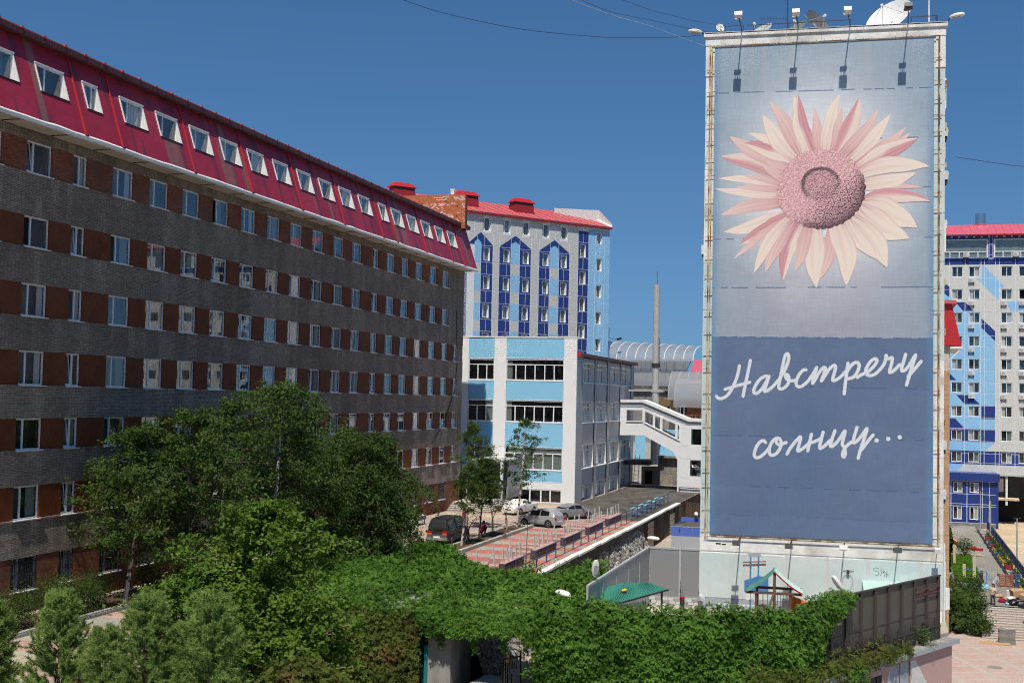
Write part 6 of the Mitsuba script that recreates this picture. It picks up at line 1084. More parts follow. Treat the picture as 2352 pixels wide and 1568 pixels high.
for i, y in enumerate((94.4, 98.6)):
    k = thing('trestle_table', ('trestle table with blue and white cloth half hidden by the tree', 'white and blue trestle table against the brick wall behind the van')[i], 'table'); W = move(-37.4, y, 0); put(k, 'top', M().box(-.5, .5, -.9, .9, .74, .78), 'white_paint', T=W); put(k, 'cloth', M().box(.5, .53, -.92, .92, .45, .785).box(-.5, .5, .9, .93, .45, .785), 'rail_blue', T=W)
    for x in (-.42, .42):
        for yy in (-.8, .8): put(k, 'leg', M().box(x - .03, x + .03, yy - .03, yy + .03, 0, .74), 'rail_blue', T=W)
    for q in range(6): whole('goods_box', M().box(-.16, .16, -.1, .1, 0, .05 + .03 * (q % 3)), ('play_blue', 'white_paint', 'cardboard', 'pot_red')[(q + i) % 4], f'{ORD[q]} small packet on the {("half-hidden", "rear")[i]} trestle table', 'packet', 'packets on the trestle tables', T=move(-37.4 + (-.25 if q % 2 else .25), y - .7 + q * .27, .782, q))
for i, (x, y) in enumerate(((-34.6, 113.4), (-33.9, 115.0))):
    k = thing('stone_urn', ('brownish stone flower urn beside the entrance steps', 'second stone flower urn near the white sedan')[i], 'urn'); r = [[(x + a * math.cos(g), y + a * math.sin(g), z) for g in np.linspace(0, 2 * np.pi, 17)[:-1]] for z, a in ((0, .28), (.25, .2), (.45, .42), (.62, .45))]; put(k, 'bowl', M().rings(r), 'wood_grey', smooth=40)
# ---------------------------------------------------------------- vehicles
def wheel(k, c, r, w, T, hub='rim_metal'):
    g = np.linspace(0, 2 * np.pi, 29)[:-1]; prof = [(-w / 2, r * .8), (-w / 2, r * .95), (-w * .35, r), (w * .35, r), (w / 2, r * .95), (w / 2, r * .8)]
    R = [[(c[0] + q * math.cos(a), c[1] + y, c[2] + q * math.sin(a)) for a in g] for y, q in prof]
    t = put(k, 'wheel', M().rings(R), 'black_rubber', T=T, smooth=40); s = 1 if c[1] > 0 else -1; y = c[1] + s * (w / 2 + .004)
    m = M()
    m.rings([[(c[0] + q * math.cos(a), y + s * d, c[2] + q * math.sin(a)) for a in g] for q, d in ((r * .66, .0), (r * .62, .02), (r * .5, .0), (r * .2, .03))])
    put(t, 'rim', m, hub, T=T, smooth=30); m = M()
    for b in np.arange(6) * 1.0472: m.obox((c[0] + r * .42 * math.cos(b), y + s * .022, c[2] + r * .42 * math.sin(b)), (.035 * math.cos(b) * 2, 0, .035 * math.sin(b) * 2), (0, .008, 0), (-.05 * math.sin(b), 0, .05 * math.cos(b)))
    put(t, 'spoke_gap', m, 'dark_metal', T=T)
def car(name, label, T, paint, X, belt, roof, wb, wr, axles, rw, wins, ws, rws, zb=.22, lights=None, two=None):
    """X stations rear to front; belt and roof heights; half widths at belt and roof"""
    k = thing(name, label, 'car' if name != 'van' else 'van'); X, belt, roof, wb, wr = (np.asarray(q, float) for q in (X, belt, roof, wb, wr)); R = []
    for i, x in enumerate(X):
        w, b, r, u = wb[i], belt[i], roof[i], wr[i]; h = [(w * .90, zb + (.10 if i in (0, len(X) - 1) else 0)), (w * .985, zb + .12), (w * 1.0, (zb + b) / 2), (w * .985, b - .05), (w * .955, b), (u, max(b + .008, r - .07)), (u * .86, max(b + .012, r - .015)), (u * .4, max(b + .016, r))]
        R.append([(x, y, z) for y, z in h] + [(x, -y, z) for y, z in h[::-1]])
    # finer stations
    R = np.array(R); t = np.arange(len(X)); tf = np.linspace(0, len(X) - 1, (len(X) - 1) * 3 + 1); R = np.stack([[np.interp(tf, t, R[:, a, c]) for c in range(3)] for a in range(R.shape[1])], 0).transpose(2, 0, 1)
    put(k, 'body', M().rings(R), paint, T=T, smooth=32)
    if two:
        m = M()
        for sl in (slice(1, 3), slice(13, 15)): m.rings([[(x, y * 1.006, z) for x, y, z in r[sl]] for r in R], close=False, caps=False)
        put(k, 'lower_body', m, two, T=T, smooth=32)
    def at(x): return [float(np.interp(x, X, q)) for q in (belt, roof, wb, wr)]
    for a, b in wins:
        for s in (1, -1):
            m = M(); n = 5; xs = np.linspace(a, b, n); P = []
            for x in xs: bz, rz, w, u = at(x); P.append(((x, s * (w * .955 + .010), bz + .03), (x, s * (u + (w * .955 - u) * .14 + .012), bz + (rz - .07 - bz) * .9)))
            for (p, q), (p2, q2) in zip(P, P[1:]): m.quad(p, p2, q2, q)
            put(k, 'side_window', m, 'car_glass', T=T)
    for nme, (x0, x1) in (('windscreen', ws), ('rear_window', rws)):
        b0, r0, w0, u0 = at(x0); b1, r1, w1, u1 = at(x1); dx = .03 if x0 > x1 else -.03; z0 = b0 + .06
        put(k, nme, M().quad((x0 + dx, -w0 * .84, z0), (x0 + dx, w0 * .84, z0), (x1 + dx * .8, u1 * .86, r1 - .02), (x1 + dx * .8, -u1 * .86, r1 - .02)), 'car_glass', T=T)
    for x in axles:
        for s in (1, -1):
            w = at(x)[2]; g = np.linspace(0, np.pi, 14); put(k, 'wheel_arch', M().prism([(x + (rw + .07) * math.cos(a), rw + (rw + .07) * math.sin(a)) for a in g] + [(x - rw - .07, zb), (x + rw + .07, zb)], min(s * (w - .2), s * (w + .006)), max(s * (w - .2), s * (w + .006)), xz()), 'black_rubber', T=T); wheel(k, (x, s * (w - .09), rw), rw, .2, T)
    L, zl = X[-1], belt[-1]
    for s in (1, -1):
        put(k, 'headlight', M().obox((L - .10, s * wb[-1] * .74, zl - .12), (.09, s * -.03, 0), (0, .17, 0), (-.02, 0, .075)), 'curtain_white', T=T); put(k, 'tail_light', M().obox((.06, s * wb[0] * .84, belt[0] - .12), (.07, 0, 0), (0, .12, 0), (.02, 0, .14)), 'tail_red', T=T)
        put(k, 'mirror', M().obox((axles[1] - .62, s * (wb[len(wb) // 2] + .1), at(axles[1] - .62)[0] + .1), (.06, 0, 0), (0, .11, 0), (0, 0, .07)), paint, T=T)
    put(k, 'front_bumper', M().box(L - .16, L + .05, -wb[-1] * .95, wb[-1] * .95, zb + .02, zb + .24), paint, T=T); put(k, 'rear_bumper', M().box(-.05, .14, -wb[0] * .95, wb[0] * .95, zb + .04, zb + .26), paint, T=T); put(k, 'grille', M().box(L - .03, L + .015, -wb[-1] * .45, wb[-1] * .45, zl - .2, zl - .06), 'dark_metal', T=T)
    put(k, 'number_plate', M().box(-.065, -.05, -.26, .26, zb + .3, zb + .42), 'white_paint', T=T)
    for s in (1, -1):
        for a, b in wins[:2]: put(k, 'door_handle', M().obox((a + .12, s * (at(a)[2] * .99 + .01), at(a)[0] - .16), (.09, 0, 0), (0, .012, 0), (0, 0, .018)), paint, T=T)
    return k
def heading(cx, cy, hx, hy, L, z=0.):
    a = math.atan2(hy, hx); return move(cx - math.cos(a) * L / 2, cy - math.sin(a) * L / 2, z, a)
car('hatchback', 'silver hatchback dappled by leaf shadows at the end of the tree bed', heading(-27.45, 102.6, -.936, .352, 4.0), 'car_silver', [0, .25, .75, 1.5, 2.4, 2.9, 3.35, 3.8, 4.0], [.95, .98, 1.0, .97, .93, .92, .92, .78, .62], [1.02, 1.30, 1.52, 1.58, 1.50, 1.2, .94, .80, .64], [.76, .82, .84, .85, .85, .85, .84, .78, .66], [.64, .62, .61, .62, .62, .66, .72, .66, .5], (.66, 3.15), .32, [(.62, 1.5), (1.58, 2.55)], (3.3, 2.4), (.02, .62))
SED = ([0, .3, .95, 1.35, 2.0, 2.7, 3.15, 3.6, 4.2, 4.45], [.88, .93, .95, .95, .94, .93, .92, .90, .80, .62], [.90, .95, .97, 1.2, 1.40, 1.40, 1.2, .93, .82, .64], [.76, .83, .86, .86, .86, .86, .86, .85, .80, .66], [.66, .72, .74, .66, .62, .62, .66, .74, .66, .5])
car('sedan', 'dusty grey saloon car parked at the corner of the clinic', heading(-26.6, 110.3, .635, .772, 4.45), 'car_grey', *SED, (.85, 3.5), .31, [(1.35, 2.02), (2.1, 2.85)], (3.5, 2.72), (.98, 1.7))
car('sedan', 'white saloon car with its nose towards the tree bed', heading(-32.3, 112.7, -.22, -.975, 4.5), 'car_white', *SED, (.85, 3.5), .31, [(1.35, 2.02), (2.1, 2.85)], (3.5, 2.72), (.98, 1.7))
car('dark_car', 'dark car cut off by the right edge on the plaza', heading(12.35, 92.6, .1, 1., 4.4, -7.0), 'car_dark_grey', *SED, (.85, 3.5), .31, [(1.35, 2.02), (2.1, 2.85)], (3.5, 2.72), (.98, 1.7))
VT = heading(-30.95, 88.45, .035, 1., 4.7)
vn = car('van', 'black and grey minivan with its front door open beside the tree bed', VT, 'car_black', [0, .12, .5, 1.4, 2.6, 3.4, 3.9, 4.3, 4.62, 4.7], [1.0, 1.02, 1.05, 1.05, 1.05, 1.05, 1.04, 1.0, .9, .78], [1.2, 1.62, 1.9, 1.97, 1.97, 1.92, 1.62, 1.2, .92, .8], [.8, .84, .85, .85, .85, .85, .85, .84, .80, .74], [.70, .68, .68, .68, .68, .68, .68, .72, .72, .6], (.95, 3.75), .33, [(.35, 1.45), (1.55, 2.55)], (4.3, 3.45), (-.02, .42), two='car_bronze')
for s in (1, -1): put(vn, 'tail_lamp', M().box(-.03, .08, s * .62 - .19, s * .62 + .19, .86, 1.02), 'tail_red', T=VT); put(vn, 'indicator', M().box(-.032, .08, s * .62 - .19, s * .62 + .19, .76, .855), 'tail_amber', T=VT)
put(vn, 'tailgate', M().box(-.035, .02, -.8, .8, .5, .76), 'car_bronze', T=VT); put(vn, 'bumper', M().box(-.12, .1, -.83, .83, .33, .52), 'car_grey', T=VT)
dT = VT @ move(3.62, -.86, .35, -1.35); put(vn, 'open_door', M().box(-1.0, 0, -.05, .05, 0, .72).bar((-1.0, 0, .72), (-.95, 0, 1.42), .07).bar((-.95, 0, 1.42), (-.45, 0, 1.42), .07).bar((-.45, 0, 1.42), (0, 0, .74), .07), 'car_black', T=dT); put(vn, 'door_pocket', M().box(-.9, -.2, -.09, -.05, .1, .5), 'room_grey', T=dT); put(vn, 'door_mirror', M().box(-.12, .08, .06, .3, .72, .92), 'car_silver', T=dT)
# ---------------------------------------------------------------- people
def sph(p, r): return manifold3d.Manifold.sphere(r, 14).translate([float(q) for q in p])
def limbs(L, edge=.035, it=8):
    ms = [manifold3d.Manifold.batch_hull([sph(p, r), sph(q, s)]) for p, r, q, s in L]; u = manifold3d.Manifold.batch_boolean(ms, manifold3d.OpType.Add).refine_to_length(edge).to_mesh()
    t = trimesh.Trimesh(u.vert_properties[:, :3], u.tri_verts, process=True); trimesh.smoothing.filter_taubin(t, iterations=it); return (np.array(t.vertices), np.array(t.faces))
def person(label, T, J, top, legs, skin='skin', hair='hair', cap=None, sleeve=True, holds=None):
    """J: joints. hip, chest, neck, head, then shoulder/elbow/wrist and hip/knee/ankle for l and r; x right, y away from the face, z up"""
    k = thing('person', label, 'person'); J = {a: np.asarray(b, float) for a, b in J.items()}; B = []; S = []; P = []
    hp, chs, nk, hd = J['hip'], J['chest'], J['neck'], J['head']; fd = J.get('face', np.array([0, -1., 0])); fd = fd / np.linalg.norm(fd); rt_ = np.cross(fd, [0, 0, 1.]); rt_ /= np.linalg.norm(rt_)
    torso = [(hp + rt_ * .08, .13, hp - rt_ * .08, .13), (hp, .145, chs, .16), (chs + rt_ * .11, .12, chs - rt_ * .11, .12), (chs, .14, nk, .075)]
    head = [(nk, .058, hd, .07), (hd + (0, 0, .03), .098, hd - (0, 0, .04) + fd * .02, .078), (hd + fd * .09 - (0, 0, .01), .018, hd + fd * .08 + (0, 0, .03), .014), (hd + rt_ * .095, .022, hd + rt_ * .095 - (0, 0, .03), .016), (hd - rt_ * .095, .022, hd - rt_ * .095 - (0, 0, .03), .016)]
    for s in 'lr':
        sh, el, wr, hi, kn, an = (J[q + s] for q in ('sh', 'el', 'wr', 'hi', 'kn', 'an')); sg = 1 if s == 'l' else -1
        arm = [(sh, .062, el, .047), (el, .046, wr, .033)]; S.append((chs - rt_ * (0), .10, sh, .07)); S.append((sh, .072, sh * .35 + el * .65 if sleeve else el, .06)); B += arm
        d = wr - el; d /= np.linalg.norm(d); a = np.cross(d, fd); a /= np.linalg.norm(a) + 1e-9; pm = wr + d * .085; B.append((wr, .03, pm, .034))
        for f, ln in enumerate((.075, .085, .08, .06)): o = a * (f - 1.5) * .02; m1 = pm + o + d * ln * .55; B += [(pm + o * .9, .010, m1, .009), (m1, .009, m1 + d * ln * .4 + fd * .018, .008)]
        B += [(wr + d * .03 + a * .02, .012, wr + d * .07 + a * .055, .010), (wr + d * .07 + a * .055, .010, wr + d * .11 + a * .05, .009)]
        leg = [(hi, .09, kn, .062), (kn, .06, an, .042)]; B += leg; P += [(hi, .10, kn, .076), (kn, .074, an, .062)]; ft = an + fd * .16 - (0, 0, .05); put(k, 'shoe', limbs([(an - (0, 0, .04), .05, ft, .042), (an - (0, 0, .03) - fd * .05, .045, an, .05)]), 'black_cloth', T=T, smooth=True)
    B += torso + head; put(k, 'body', limbs(B, .03, 4), skin, T=T, smooth=True)
    put(k, 'shirt', limbs([(p, r + .018, q, s + .018) for p, r, q, s in torso[:3]] + [(chs, .15, nk - (0, 0, .02), .08)] + S, .035, 5), top, T=T, smooth=True); put(k, 'trousers', limbs(P + [(hp + rt_ * .09, .135, hp - rt_ * .09, .135)], .035, 5), legs, T=T, smooth=True)
    h = hd + (0, 0, .055) - fd * .025; put(k, 'cap' if cap else 'hair', limbs([(h + fd * .03, .09, h - fd * .02, .10), (h - fd * .05, .075, h - fd * .05 - (0, 0, .07), .05)], .03, 4), cap or hair, T=T, smooth=True)
    if cap: put(k, 'cap_peak', limbs([(h + fd * .10 - (0, 0, .02) + rt_ * .04, .015, h + fd * .19 - (0, 0, .035), .012), (h + fd * .10 - (0, 0, .02) - rt_ * .04, .015, h + fd * .19 - (0, 0, .035), .012)], .03, 2), cap, T=T)
    return k
def stand(face=(0, -1, 0), lean=0., arms=None, legs=None, h=1.0):
    J = dict(hip=(0, 0, .95), chest=(0, -lean * .35, 1.28), neck=(0, -lean * .5, 1.49), head=(0, -lean * .62, 1.64), face=face, shl=(.19, -lean * .42, 1.42), shr=(-.19, -lean * .42, 1.42), ell=(.27, .03 - lean * .3, 1.13), elr=(-.27, .03 - lean * .3, 1.13), wrl=(.25, -.06 - lean * .3, .89), wrr=(-.25, -.06 - lean * .3, .89), hil=(.10, 0, .92), hir=(-.10, 0, .92), knl=(.12, -.02, .50), knr=(-.12, -.02, .50), anl=(.13, .02, .09), anr=(-.13, .02, .09)); J.update(arms or {}); J.update(legs or {})
    return J
akimbo = dict(ell=(.40, .06, 1.17), elr=(-.40, .06, 1.17), wrl=(.20, -.08, 1.0), wrr=(-.20, -.08, 1.0))
person('man in dark clothes standing arms akimbo in the shade of the ivy passage', move(-17.85, 61.0, alley_z(61.), .25), stand(arms=akimbo), 'black_cloth', 'black_cloth', 'skin_dark')
person('man in a cream shirt and dark jeans standing at the top of the steps', move(9.5, 106.9, -5.0, -.5), stand(arms=dict(wrr=(-.12, -.27, 1.08), elr=(-.30, -.02, 1.12), wrl=(.2, -.25, 1.12), ell=(.29, .0, 1.14))), 'cream_cloth', 'jeans', 'skin')
person('man in a navy shirt and grey-blue cap facing away towards the crate', move(9.1, 114.3, -4.78, .9), stand(lean=.25), 'navy_cloth', 'jeans', 'skin_dark', cap='kiosk_grey')
person('man in a grey shirt and dark cap bending down behind the bush', move(10.0, 112.2, -4.85, 1.9), stand(lean=.75, arms=dict(wrl=(.2, -.5, .72), wrr=(-.2, -.5, .72), ell=(.25, -.38, .98), elr=(-.25, -.38, .98))), 'grey_cloth', 'jeans', 'skin', cap='navy_cloth')
person('person in a red checked shirt standing behind the minivan', move(-32.5, 96.8, 0, 2.4), stand(), 'red_cloth', 'jeans', 'skin')
person('person in a maroon jacket squatting with the back turned by the tree bed kerb', move(-29.95, 93.7, .0, 2.9), dict(hip=(0, .12, .34), chest=(0, -.12, .66), neck=(0, -.2, .86), head=(0, -.28, 1.0), face=(0, -1, -.25), shl=(.19, -.16, .78), shr=(-.19, -.16, .78), ell=(.25, -.35, .58), elr=(-.25, -.35, .58), wrl=(.12, -.52, .52), wrr=(-.12, -.52, .52), hil=(.1, .1, .32), hir=(-.1, .1, .32), knl=(.17, -.34, .52), knr=(-.17, -.34, .52), anl=(.14, -.16, .09), anr=(-.14, -.16, .09)), 'maroon_cloth', 'black_cloth', 'skin_dark')
# ================================================================ trees and plants
def leaves(c, size, rng, flat=.5, droop=.35, aspect=.62, outward=None):
    """rhombic leaves (two triangles each) at the points c"""
    n = len(c); d = rng.normal(0, 1, (n, 3)); d[:, 2] = d[:, 2] * .6 - droop
    if outward is not None: d += outward * .8
    d /= np.linalg.norm(d, axis=1, keepdims=True); up = rng.normal(0, 1, (n, 3)); up[:, 2] += flat * 3; s = np.cross(d, up); s /= np.linalg.norm(s, axis=1, keepdims=True) + 1e-9
    L = (size * rng.uniform(.65, 1.35, n))[:, None]; w = L * aspect * .5; b = c - d * L * .5; fold = np.cross(s, d) * L * .10
    v = np.stack([b, b + d * L * .5 + s * w + fold, b + d * L, b + d * L * .5 - s * w + fold], 1).reshape(-1, 3); i = np.arange(n)[:, None] * 4
    return v, np.vstack([i + [0, 1, 2], i + [0, 2, 3]])
def tree(name, label, base, H, crown0, R, seed, bark='birch_bark', leaf='birch_leaf', nbranch=46, twigs=7, per=34, size=.13, trunk=.13, lean=(0, 0), droop=.5, shape=None, group=None, sprays=.30, stems=1, cat='tree'):
    k = thing(name, label, cat, group); rng = np.random.default_rng(seed); base = np.asarray(base, float); top = base + (lean[0], lean[1], H); C_, tr, lm = [], M(), M()
    prof = shape or [(0, .55), (.25, 1.), (.6, .85), (.85, .5), (1., .12)]
    for s in range(stems):
        off = rng.normal(0, .5 if stems > 1 else 0, 2); t = np.linspace(0, 1, 9); P = base + (top - base) * t[:, None] * (1 if s == 0 else .85); P[:, 0] += off[0] * t + .12 * np.sin(t * 6 + s) * t; P[:, 1] += off[1] * t + .1 * np.sin(t * 5 + seed) * t
        tr.tube(P, trunk * (1 - .86 * t) * (1 if s == 0 else .75), 8)
        for b in range(nbranch // stems):
            q = crown0 + (1 - crown0) * (b + rng.random()) / (nbranch // stems); q = min(q, .985); a = b * 2.39996 + s * 1.3 + rng.normal(0, .3); o = np.array([np.interp(q, t, P[:, j]) for j in range(3)])
            hq = (q - crown0) / (1 - crown0); rad = R * np.interp(hq, *zip(*prof)) * rng.choice([.5, .7, .85, 1., 1.15, 1.25]); rise = rad * rng.uniform(.25, .75) * (1 - .4 * droop); u = np.linspace(0, 1, 6)
            Q = o + np.stack([np.cos(a) * rad * u, np.sin(a) * rad * u, rise * u - droop * rad * .55 * u ** 2.4], 1); lm.tube(Q, trunk * .30 * (1 - q * .6) * (1 - .85 * u) + .006, 4, False)
            for w in range(twigs):
                f = rng.uniform(.28, 1.); p = np.array([np.interp(f, u, Q[:, j]) for j in range(3)]); e = p + rng.normal(0, .28 * rad ** .5, 3) * (1, 1, .7) + (0, 0, -droop * .35 * rng.random())
                n = int(per * rng.uniform(.6, 1.4)); g = rng.random(n)[:, None]; C_.append(p + (e - p) * g ** .7 + rng.normal(0, sprays * .5, (n, 3)) * (1, 1, .75) + np.array([0, 0, -droop * .4]) * g * rng.random((n, 1)))
    put(k, 'trunk', tr, bark, smooth=60); put(k, 'limb', lm, bark if bark != 'birch_bark' else 'bark', kind='stuff'); c = np.vstack(C_); put(k, 'crown', leaves(c, size, rng, droop=droop * .8), leaf, label=None); return k
BIRCH = [(0, .6), (.2, .95), (.5, 1.), (.8, .66), (1., .15)]
tree('birch', 'leafy birch with a whitish foot standing in the bed near the barred windows', (-36.5, 54.6, 0), 9.0, .27, 3.9, 1, shape=[(0, 1.), (.25, 1.1), (.55, .85), (.85, .5), (1, .2)], nbranch=64, twigs=8, per=32, size=.17, lean=(.9, .3))
tree('birch', 'dark-stemmed birch in front of the planting kerb', (-33.7, 55.6, 0), 9.9, .2, 3.7, 2, bark='bark', shape=BIRCH, nbranch=62, twigs=8, per=32, size=.17, lean=(.2, .4))
tree('birch', 'tall birch whose forked white stem shows in the middle of the crown', (-31.4, 60.2, 0), 11.3, .42, 4.1, 3, shape=[(0, .8), (.3, 1.), (.7, .95), (.9, .65), (1, .25)], nbranch=60, twigs=8, per=34, size=.17, trunk=.23, lean=(.5, .6), sprays=.38)
tree('birch', 'slim birch growing close to the brick wall', (-36.2, 63.0, 0), 10.6, .25, 3.0, 4, shape=BIRCH, nbranch=46, twigs=7, size=.17, lean=(.6, .3))
tree('drooping_tree', 'dense dark drooping tree between the birches and the van', (-28.6, 66.5, 0), 8.6, .12, 4.3, 5, bark='bark', leaf='dark_leaf', nbranch=84, twigs=9, size=.17, droop=.95, shape=[(0, 1.), (.3, 1.05), (.6, .9), (.85, .6), (1, .2)], trunk=.2, lean=(.2, .8), sprays=.34, per=40)
tree('drooping_tree', 'yellowish drooping tree spreading over the paving beside the van', (-31.2, 72.4, 0), 6.3, .16, 3.5, 6, bark='bark', leaf='dark_leaf', nbranch=76, twigs=8, droop=1.05, shape=[(0, .9), (.4, 1.), (.8, .7), (1, .25)], lean=(1.2, .4), size=.16)
tree('bushy_tree', 'small round-topped tree rising between the tree mass and the brick wall', (-36.6, 82.0, 0), 8.4, .2, 2.8, 7, bark='bark', nbranch=60, size=.17, droop=.3)
tree('bushy_tree', 'broad dark tree under the wall behind the drooping trees', (-35.4, 72.0, 0), 8.4, .12, 3.6, 17, bark='bark', leaf='dark_leaf', nbranch=60, twigs=8, size=.18, droop=.5)
MP = dict(bark='pale_bark', leaf='maple_leaf', size=.19, droop=.25, sprays=.30, shape=[(0, .8), (.3, 1.), (.65, .85), (.9, .4), (1, .12)])
tree('ash_maple', 'bright green ash-leaved maple in the foreground with a tall leading shoot', (-21.6, 41.3, -.2), 7.0, .06, 3.0, 8, nbranch=84, twigs=9, per=30, trunk=.1, **MP)
tree('ash_maple', 'low bright green maple bush at the foot of the foreground maple', (-19.9, 40.0, -1.2), 4.9, .05, 2.5, 9, nbranch=76, twigs=8, per=30, trunk=.08, **MP)
tree('ash_maple', 'broad foreground maple bush to the left of the tall one', (-23.4, 40.0, -.6), 5.0, .05, 2.6, 19, nbranch=76, twigs=8, per=30, trunk=.08, **MP)
for i, (x, y, h, r, lab) in enumerate(((-28.95, 85.7, 6.3, 1.0, 'slender white birch nearest in the tree bed by the van'), (-29.15, 90.4, 6.2, 1.7, 'fuller young birch beside the open van door'), (-28.9, 100.1, 9.3, 1.9, 'tall thin-crowned birch at the far end of the tree bed'))):
    tree('young_birch', lab, (x, y, .1), h, .42 if i != 2 else .38, r * 1.15, 20 + i, nbranch=(20, 34, 26)[i], twigs=6, per=(22, 34, 24)[i], size=.16, trunk=(.10, .08, .10)[i], droop=.6, shape=[(0, .5), (.3, 1.), (.7, .75), (1, .15)], leaf='birch_leaf' if i != 1 else 'dark_leaf', bark='birch_bark' if i != 1 else 'bark', lean=((.5, .3), (.3, .6), (.7, .2))[i], sprays=.24)
tree('young_birch', 'birch with a pale fork beside the blue entrance banner', (-31.2, 97.2, .0), 9.0, .35, 1.9, 26, nbranch=34, twigs=6, per=28, size=.16, trunk=.09, droop=.7, lean=(-.9, .4), sprays=.26, shape=[(0, .6), (.4, 1.), (.8, .7), (1, .15)])
for i, (x, y, h, lab) in enumerate(((-29.2, 88.0, 2.6, 'bent bare sapling second in the tree bed'), (-29.8, 96.0, 3.4, 'crooked bare sapling with forked stems in the tree bed'), (-29.0, 97.4, 3.1, 'pale-footed forked sapling near the far end of the bed'))):
    k = thing('sapling', lab, 'sapling'); rng = np.random.default_rng(60 + i); m = M(); C_ = []
    for s in range(3):
        a = rng.uniform(0, 6.28); t = np.linspace(0, 1, 8); P = np.array([x, y, .05]) + np.stack([np.cos(a) * .8 * np.clip(t - .25, 0, 1) * (1 + .3 * np.sin(t * 9)), np.sin(a) * .8 * np.clip(t - .25, 0, 1), h * t * (1 - .12 * s)], 1); P[:, 0] += .08 * np.sin(t * 8 + s); m.tube(P, .055 * (1 - .75 * t), 6); n = 70; C_.append(P[-1] + rng.normal(0, .32, (n, 3)) + (0, 0, .1)); C_.append(P[5] + rng.normal(0, .25, (30, 3)))
    put(k, 'stem', m, 'bark' if i != 2 else 'pale_bark', smooth=60); put(k, 'crown', leaves(np.vstack(C_), .12, rng), 'birch_leaf')
def shrub(name, label, c, r, seed, n=1600, leaf='dark_leaf', size=.1, cat='shrub', hz=1., group=None, clump=.28):
    k = thing(name, label, cat, group); rng = np.random.default_rng(seed); c = np.asarray(c, float); m = M()
    for i in range(7): a = i * .9 + rng.random(); m.tube([c, c + (math.cos(a) * r * .3, math.sin(a) * r * .3, r * hz * .6), c + (math.cos(a) * r * .75, math.sin(a) * r * .75, r * hz * 1.2)], [.045, .03, .012], 5)
    put(k, 'stems', m, 'bark', kind='stuff'); q = rng.normal(0, 1, (max(10, n // 34), 3)); q /= np.linalg.norm(q, axis=1, keepdims=True); q = q * r * rng.uniform(.55, 1., (len(q), 1)) * (1, 1, hz * .75) + c + (0, 0, r * hz * .95)
    p = q[rng.integers(0, len(q), n)] + rng.normal(0, clump, (n, 3)); p[:, 2] = np.maximum(p[:, 2], c[2] + .1); put(k, 'foliage', leaves(p, size, rng, droop=.2), leaf); return k
for i, (x, y, r, lab) in enumerate(((-37.2, 47.0, 1.0, 'round shrub at the left edge under the barred window'), (-37.1, 49.6, 1.15, 'forked shrub in the bed left of the narrow barred window'), (-37.2, 51.5, 1.05, 'dark shrub in the bed under the narrow barred window'), (-37.4, 53.4, .9, 'reddish shrub beside the whitish birch foot'), (-36.9, 57.4, 1.1, 'yellow-green shrub deeper in the planting bed'), (-37.1, 60.6, 1.2, 'shrub in the bed behind the dark-stemmed birch'))): shrub('bed_shrub', lab, (x, y, .1), r, 80 + i, group='shrubs in the planting bed', n=2400)
def pine(label, base, H, R, seed):
    k = thing('young_pine', label, 'pine tree', 'young pines in the foreground'); rng = np.random.default_rng(seed); base = np.asarray(base, float); put(k, 'trunk', M().tube([base, base + (0, 0, H)], [.07, .012], 6), 'pale_bark'); T_, lm = [], M()
    for w in np.arange(.35, H, .30):
        f = w / H; L = R * (1.05 - f) ** .7 * rng.uniform(.8, 1.1); nb = 7
        for b in range(nb):
            a = b * 2 * np.pi / nb + w * 3 + rng.normal(0, .2); d = np.array([math.cos(a), math.sin(a), .35 + .5 * f]); o = base + (0, 0, w); u = np.linspace(0, 1, 5); Q = o + d * L * u[:, None] + np.array([0, 0, 1.]) * (.18 * L * u ** 2)[:, None]; lm.tube(Q, .016 * (1 - .7 * u), 4, False)
            for s in range(10):
                q = rng.uniform(.22, 1.); p = o + d * L * q + np.array([0, 0, .18 * L * q * q]); e = d + rng.normal(0, .55, 3) + (0, 0, .45); e /= np.linalg.norm(e); T_.append((p, e))
    for s in range(4): T_.append((base + (0, 0, H - .1 * s), np.array([0, 0, 1.])))
    P = np.array([t[0] for t in T_]); E = np.array([t[1] for t in T_]); n = 70; N = len(P); ln = rng.random((N, n, 1)) * .34; st = P[:, None] + E[:, None] * ln; dr_ = E[:, None] * .75 + rng.normal(0, .55, (N, n, 3)); dr_ /= np.linalg.norm(dr_, axis=2, keepdims=True); nl = rng.uniform(.09, .15, (N, n, 1)); sd = np.cross(dr_, rng.normal(0, 1, (N, n, 3))); sd = sd / np.linalg.norm(sd, axis=2, keepdims=True) * .010
    v = np.stack([st - sd, st + sd, st + dr_ * nl], 2).reshape(-1, 3); put(k, 'limb', lm, 'bark', kind='stuff'); put(k, 'needles', (v, np.arange(len(v)).reshape(-1, 3)), 'pine_needle')
for i, (x, y, z, H, R, lab) in enumerate(((-23.0, 31.2, 0, 4.65, 1.35, 'young pine with its tip against the paving second from the left'), (-20.3, 31.6, 0, 4.75, 1.45, 'young pine with a slim tall tip in the middle of the foreground'), (-18.6, 32.2, 0, 4.85, 1.5, 'young pine next to the maples with a round top'), (-24.9, 30.6, 0, 4.3, 1.2, 'young pine cut off by the left edge'), (-21.4, 31.2, 0, 3.7, 1.2, 'low young pine between the two taller ones'))): pine(lab, (x, y, z), H, R, 40 + i)
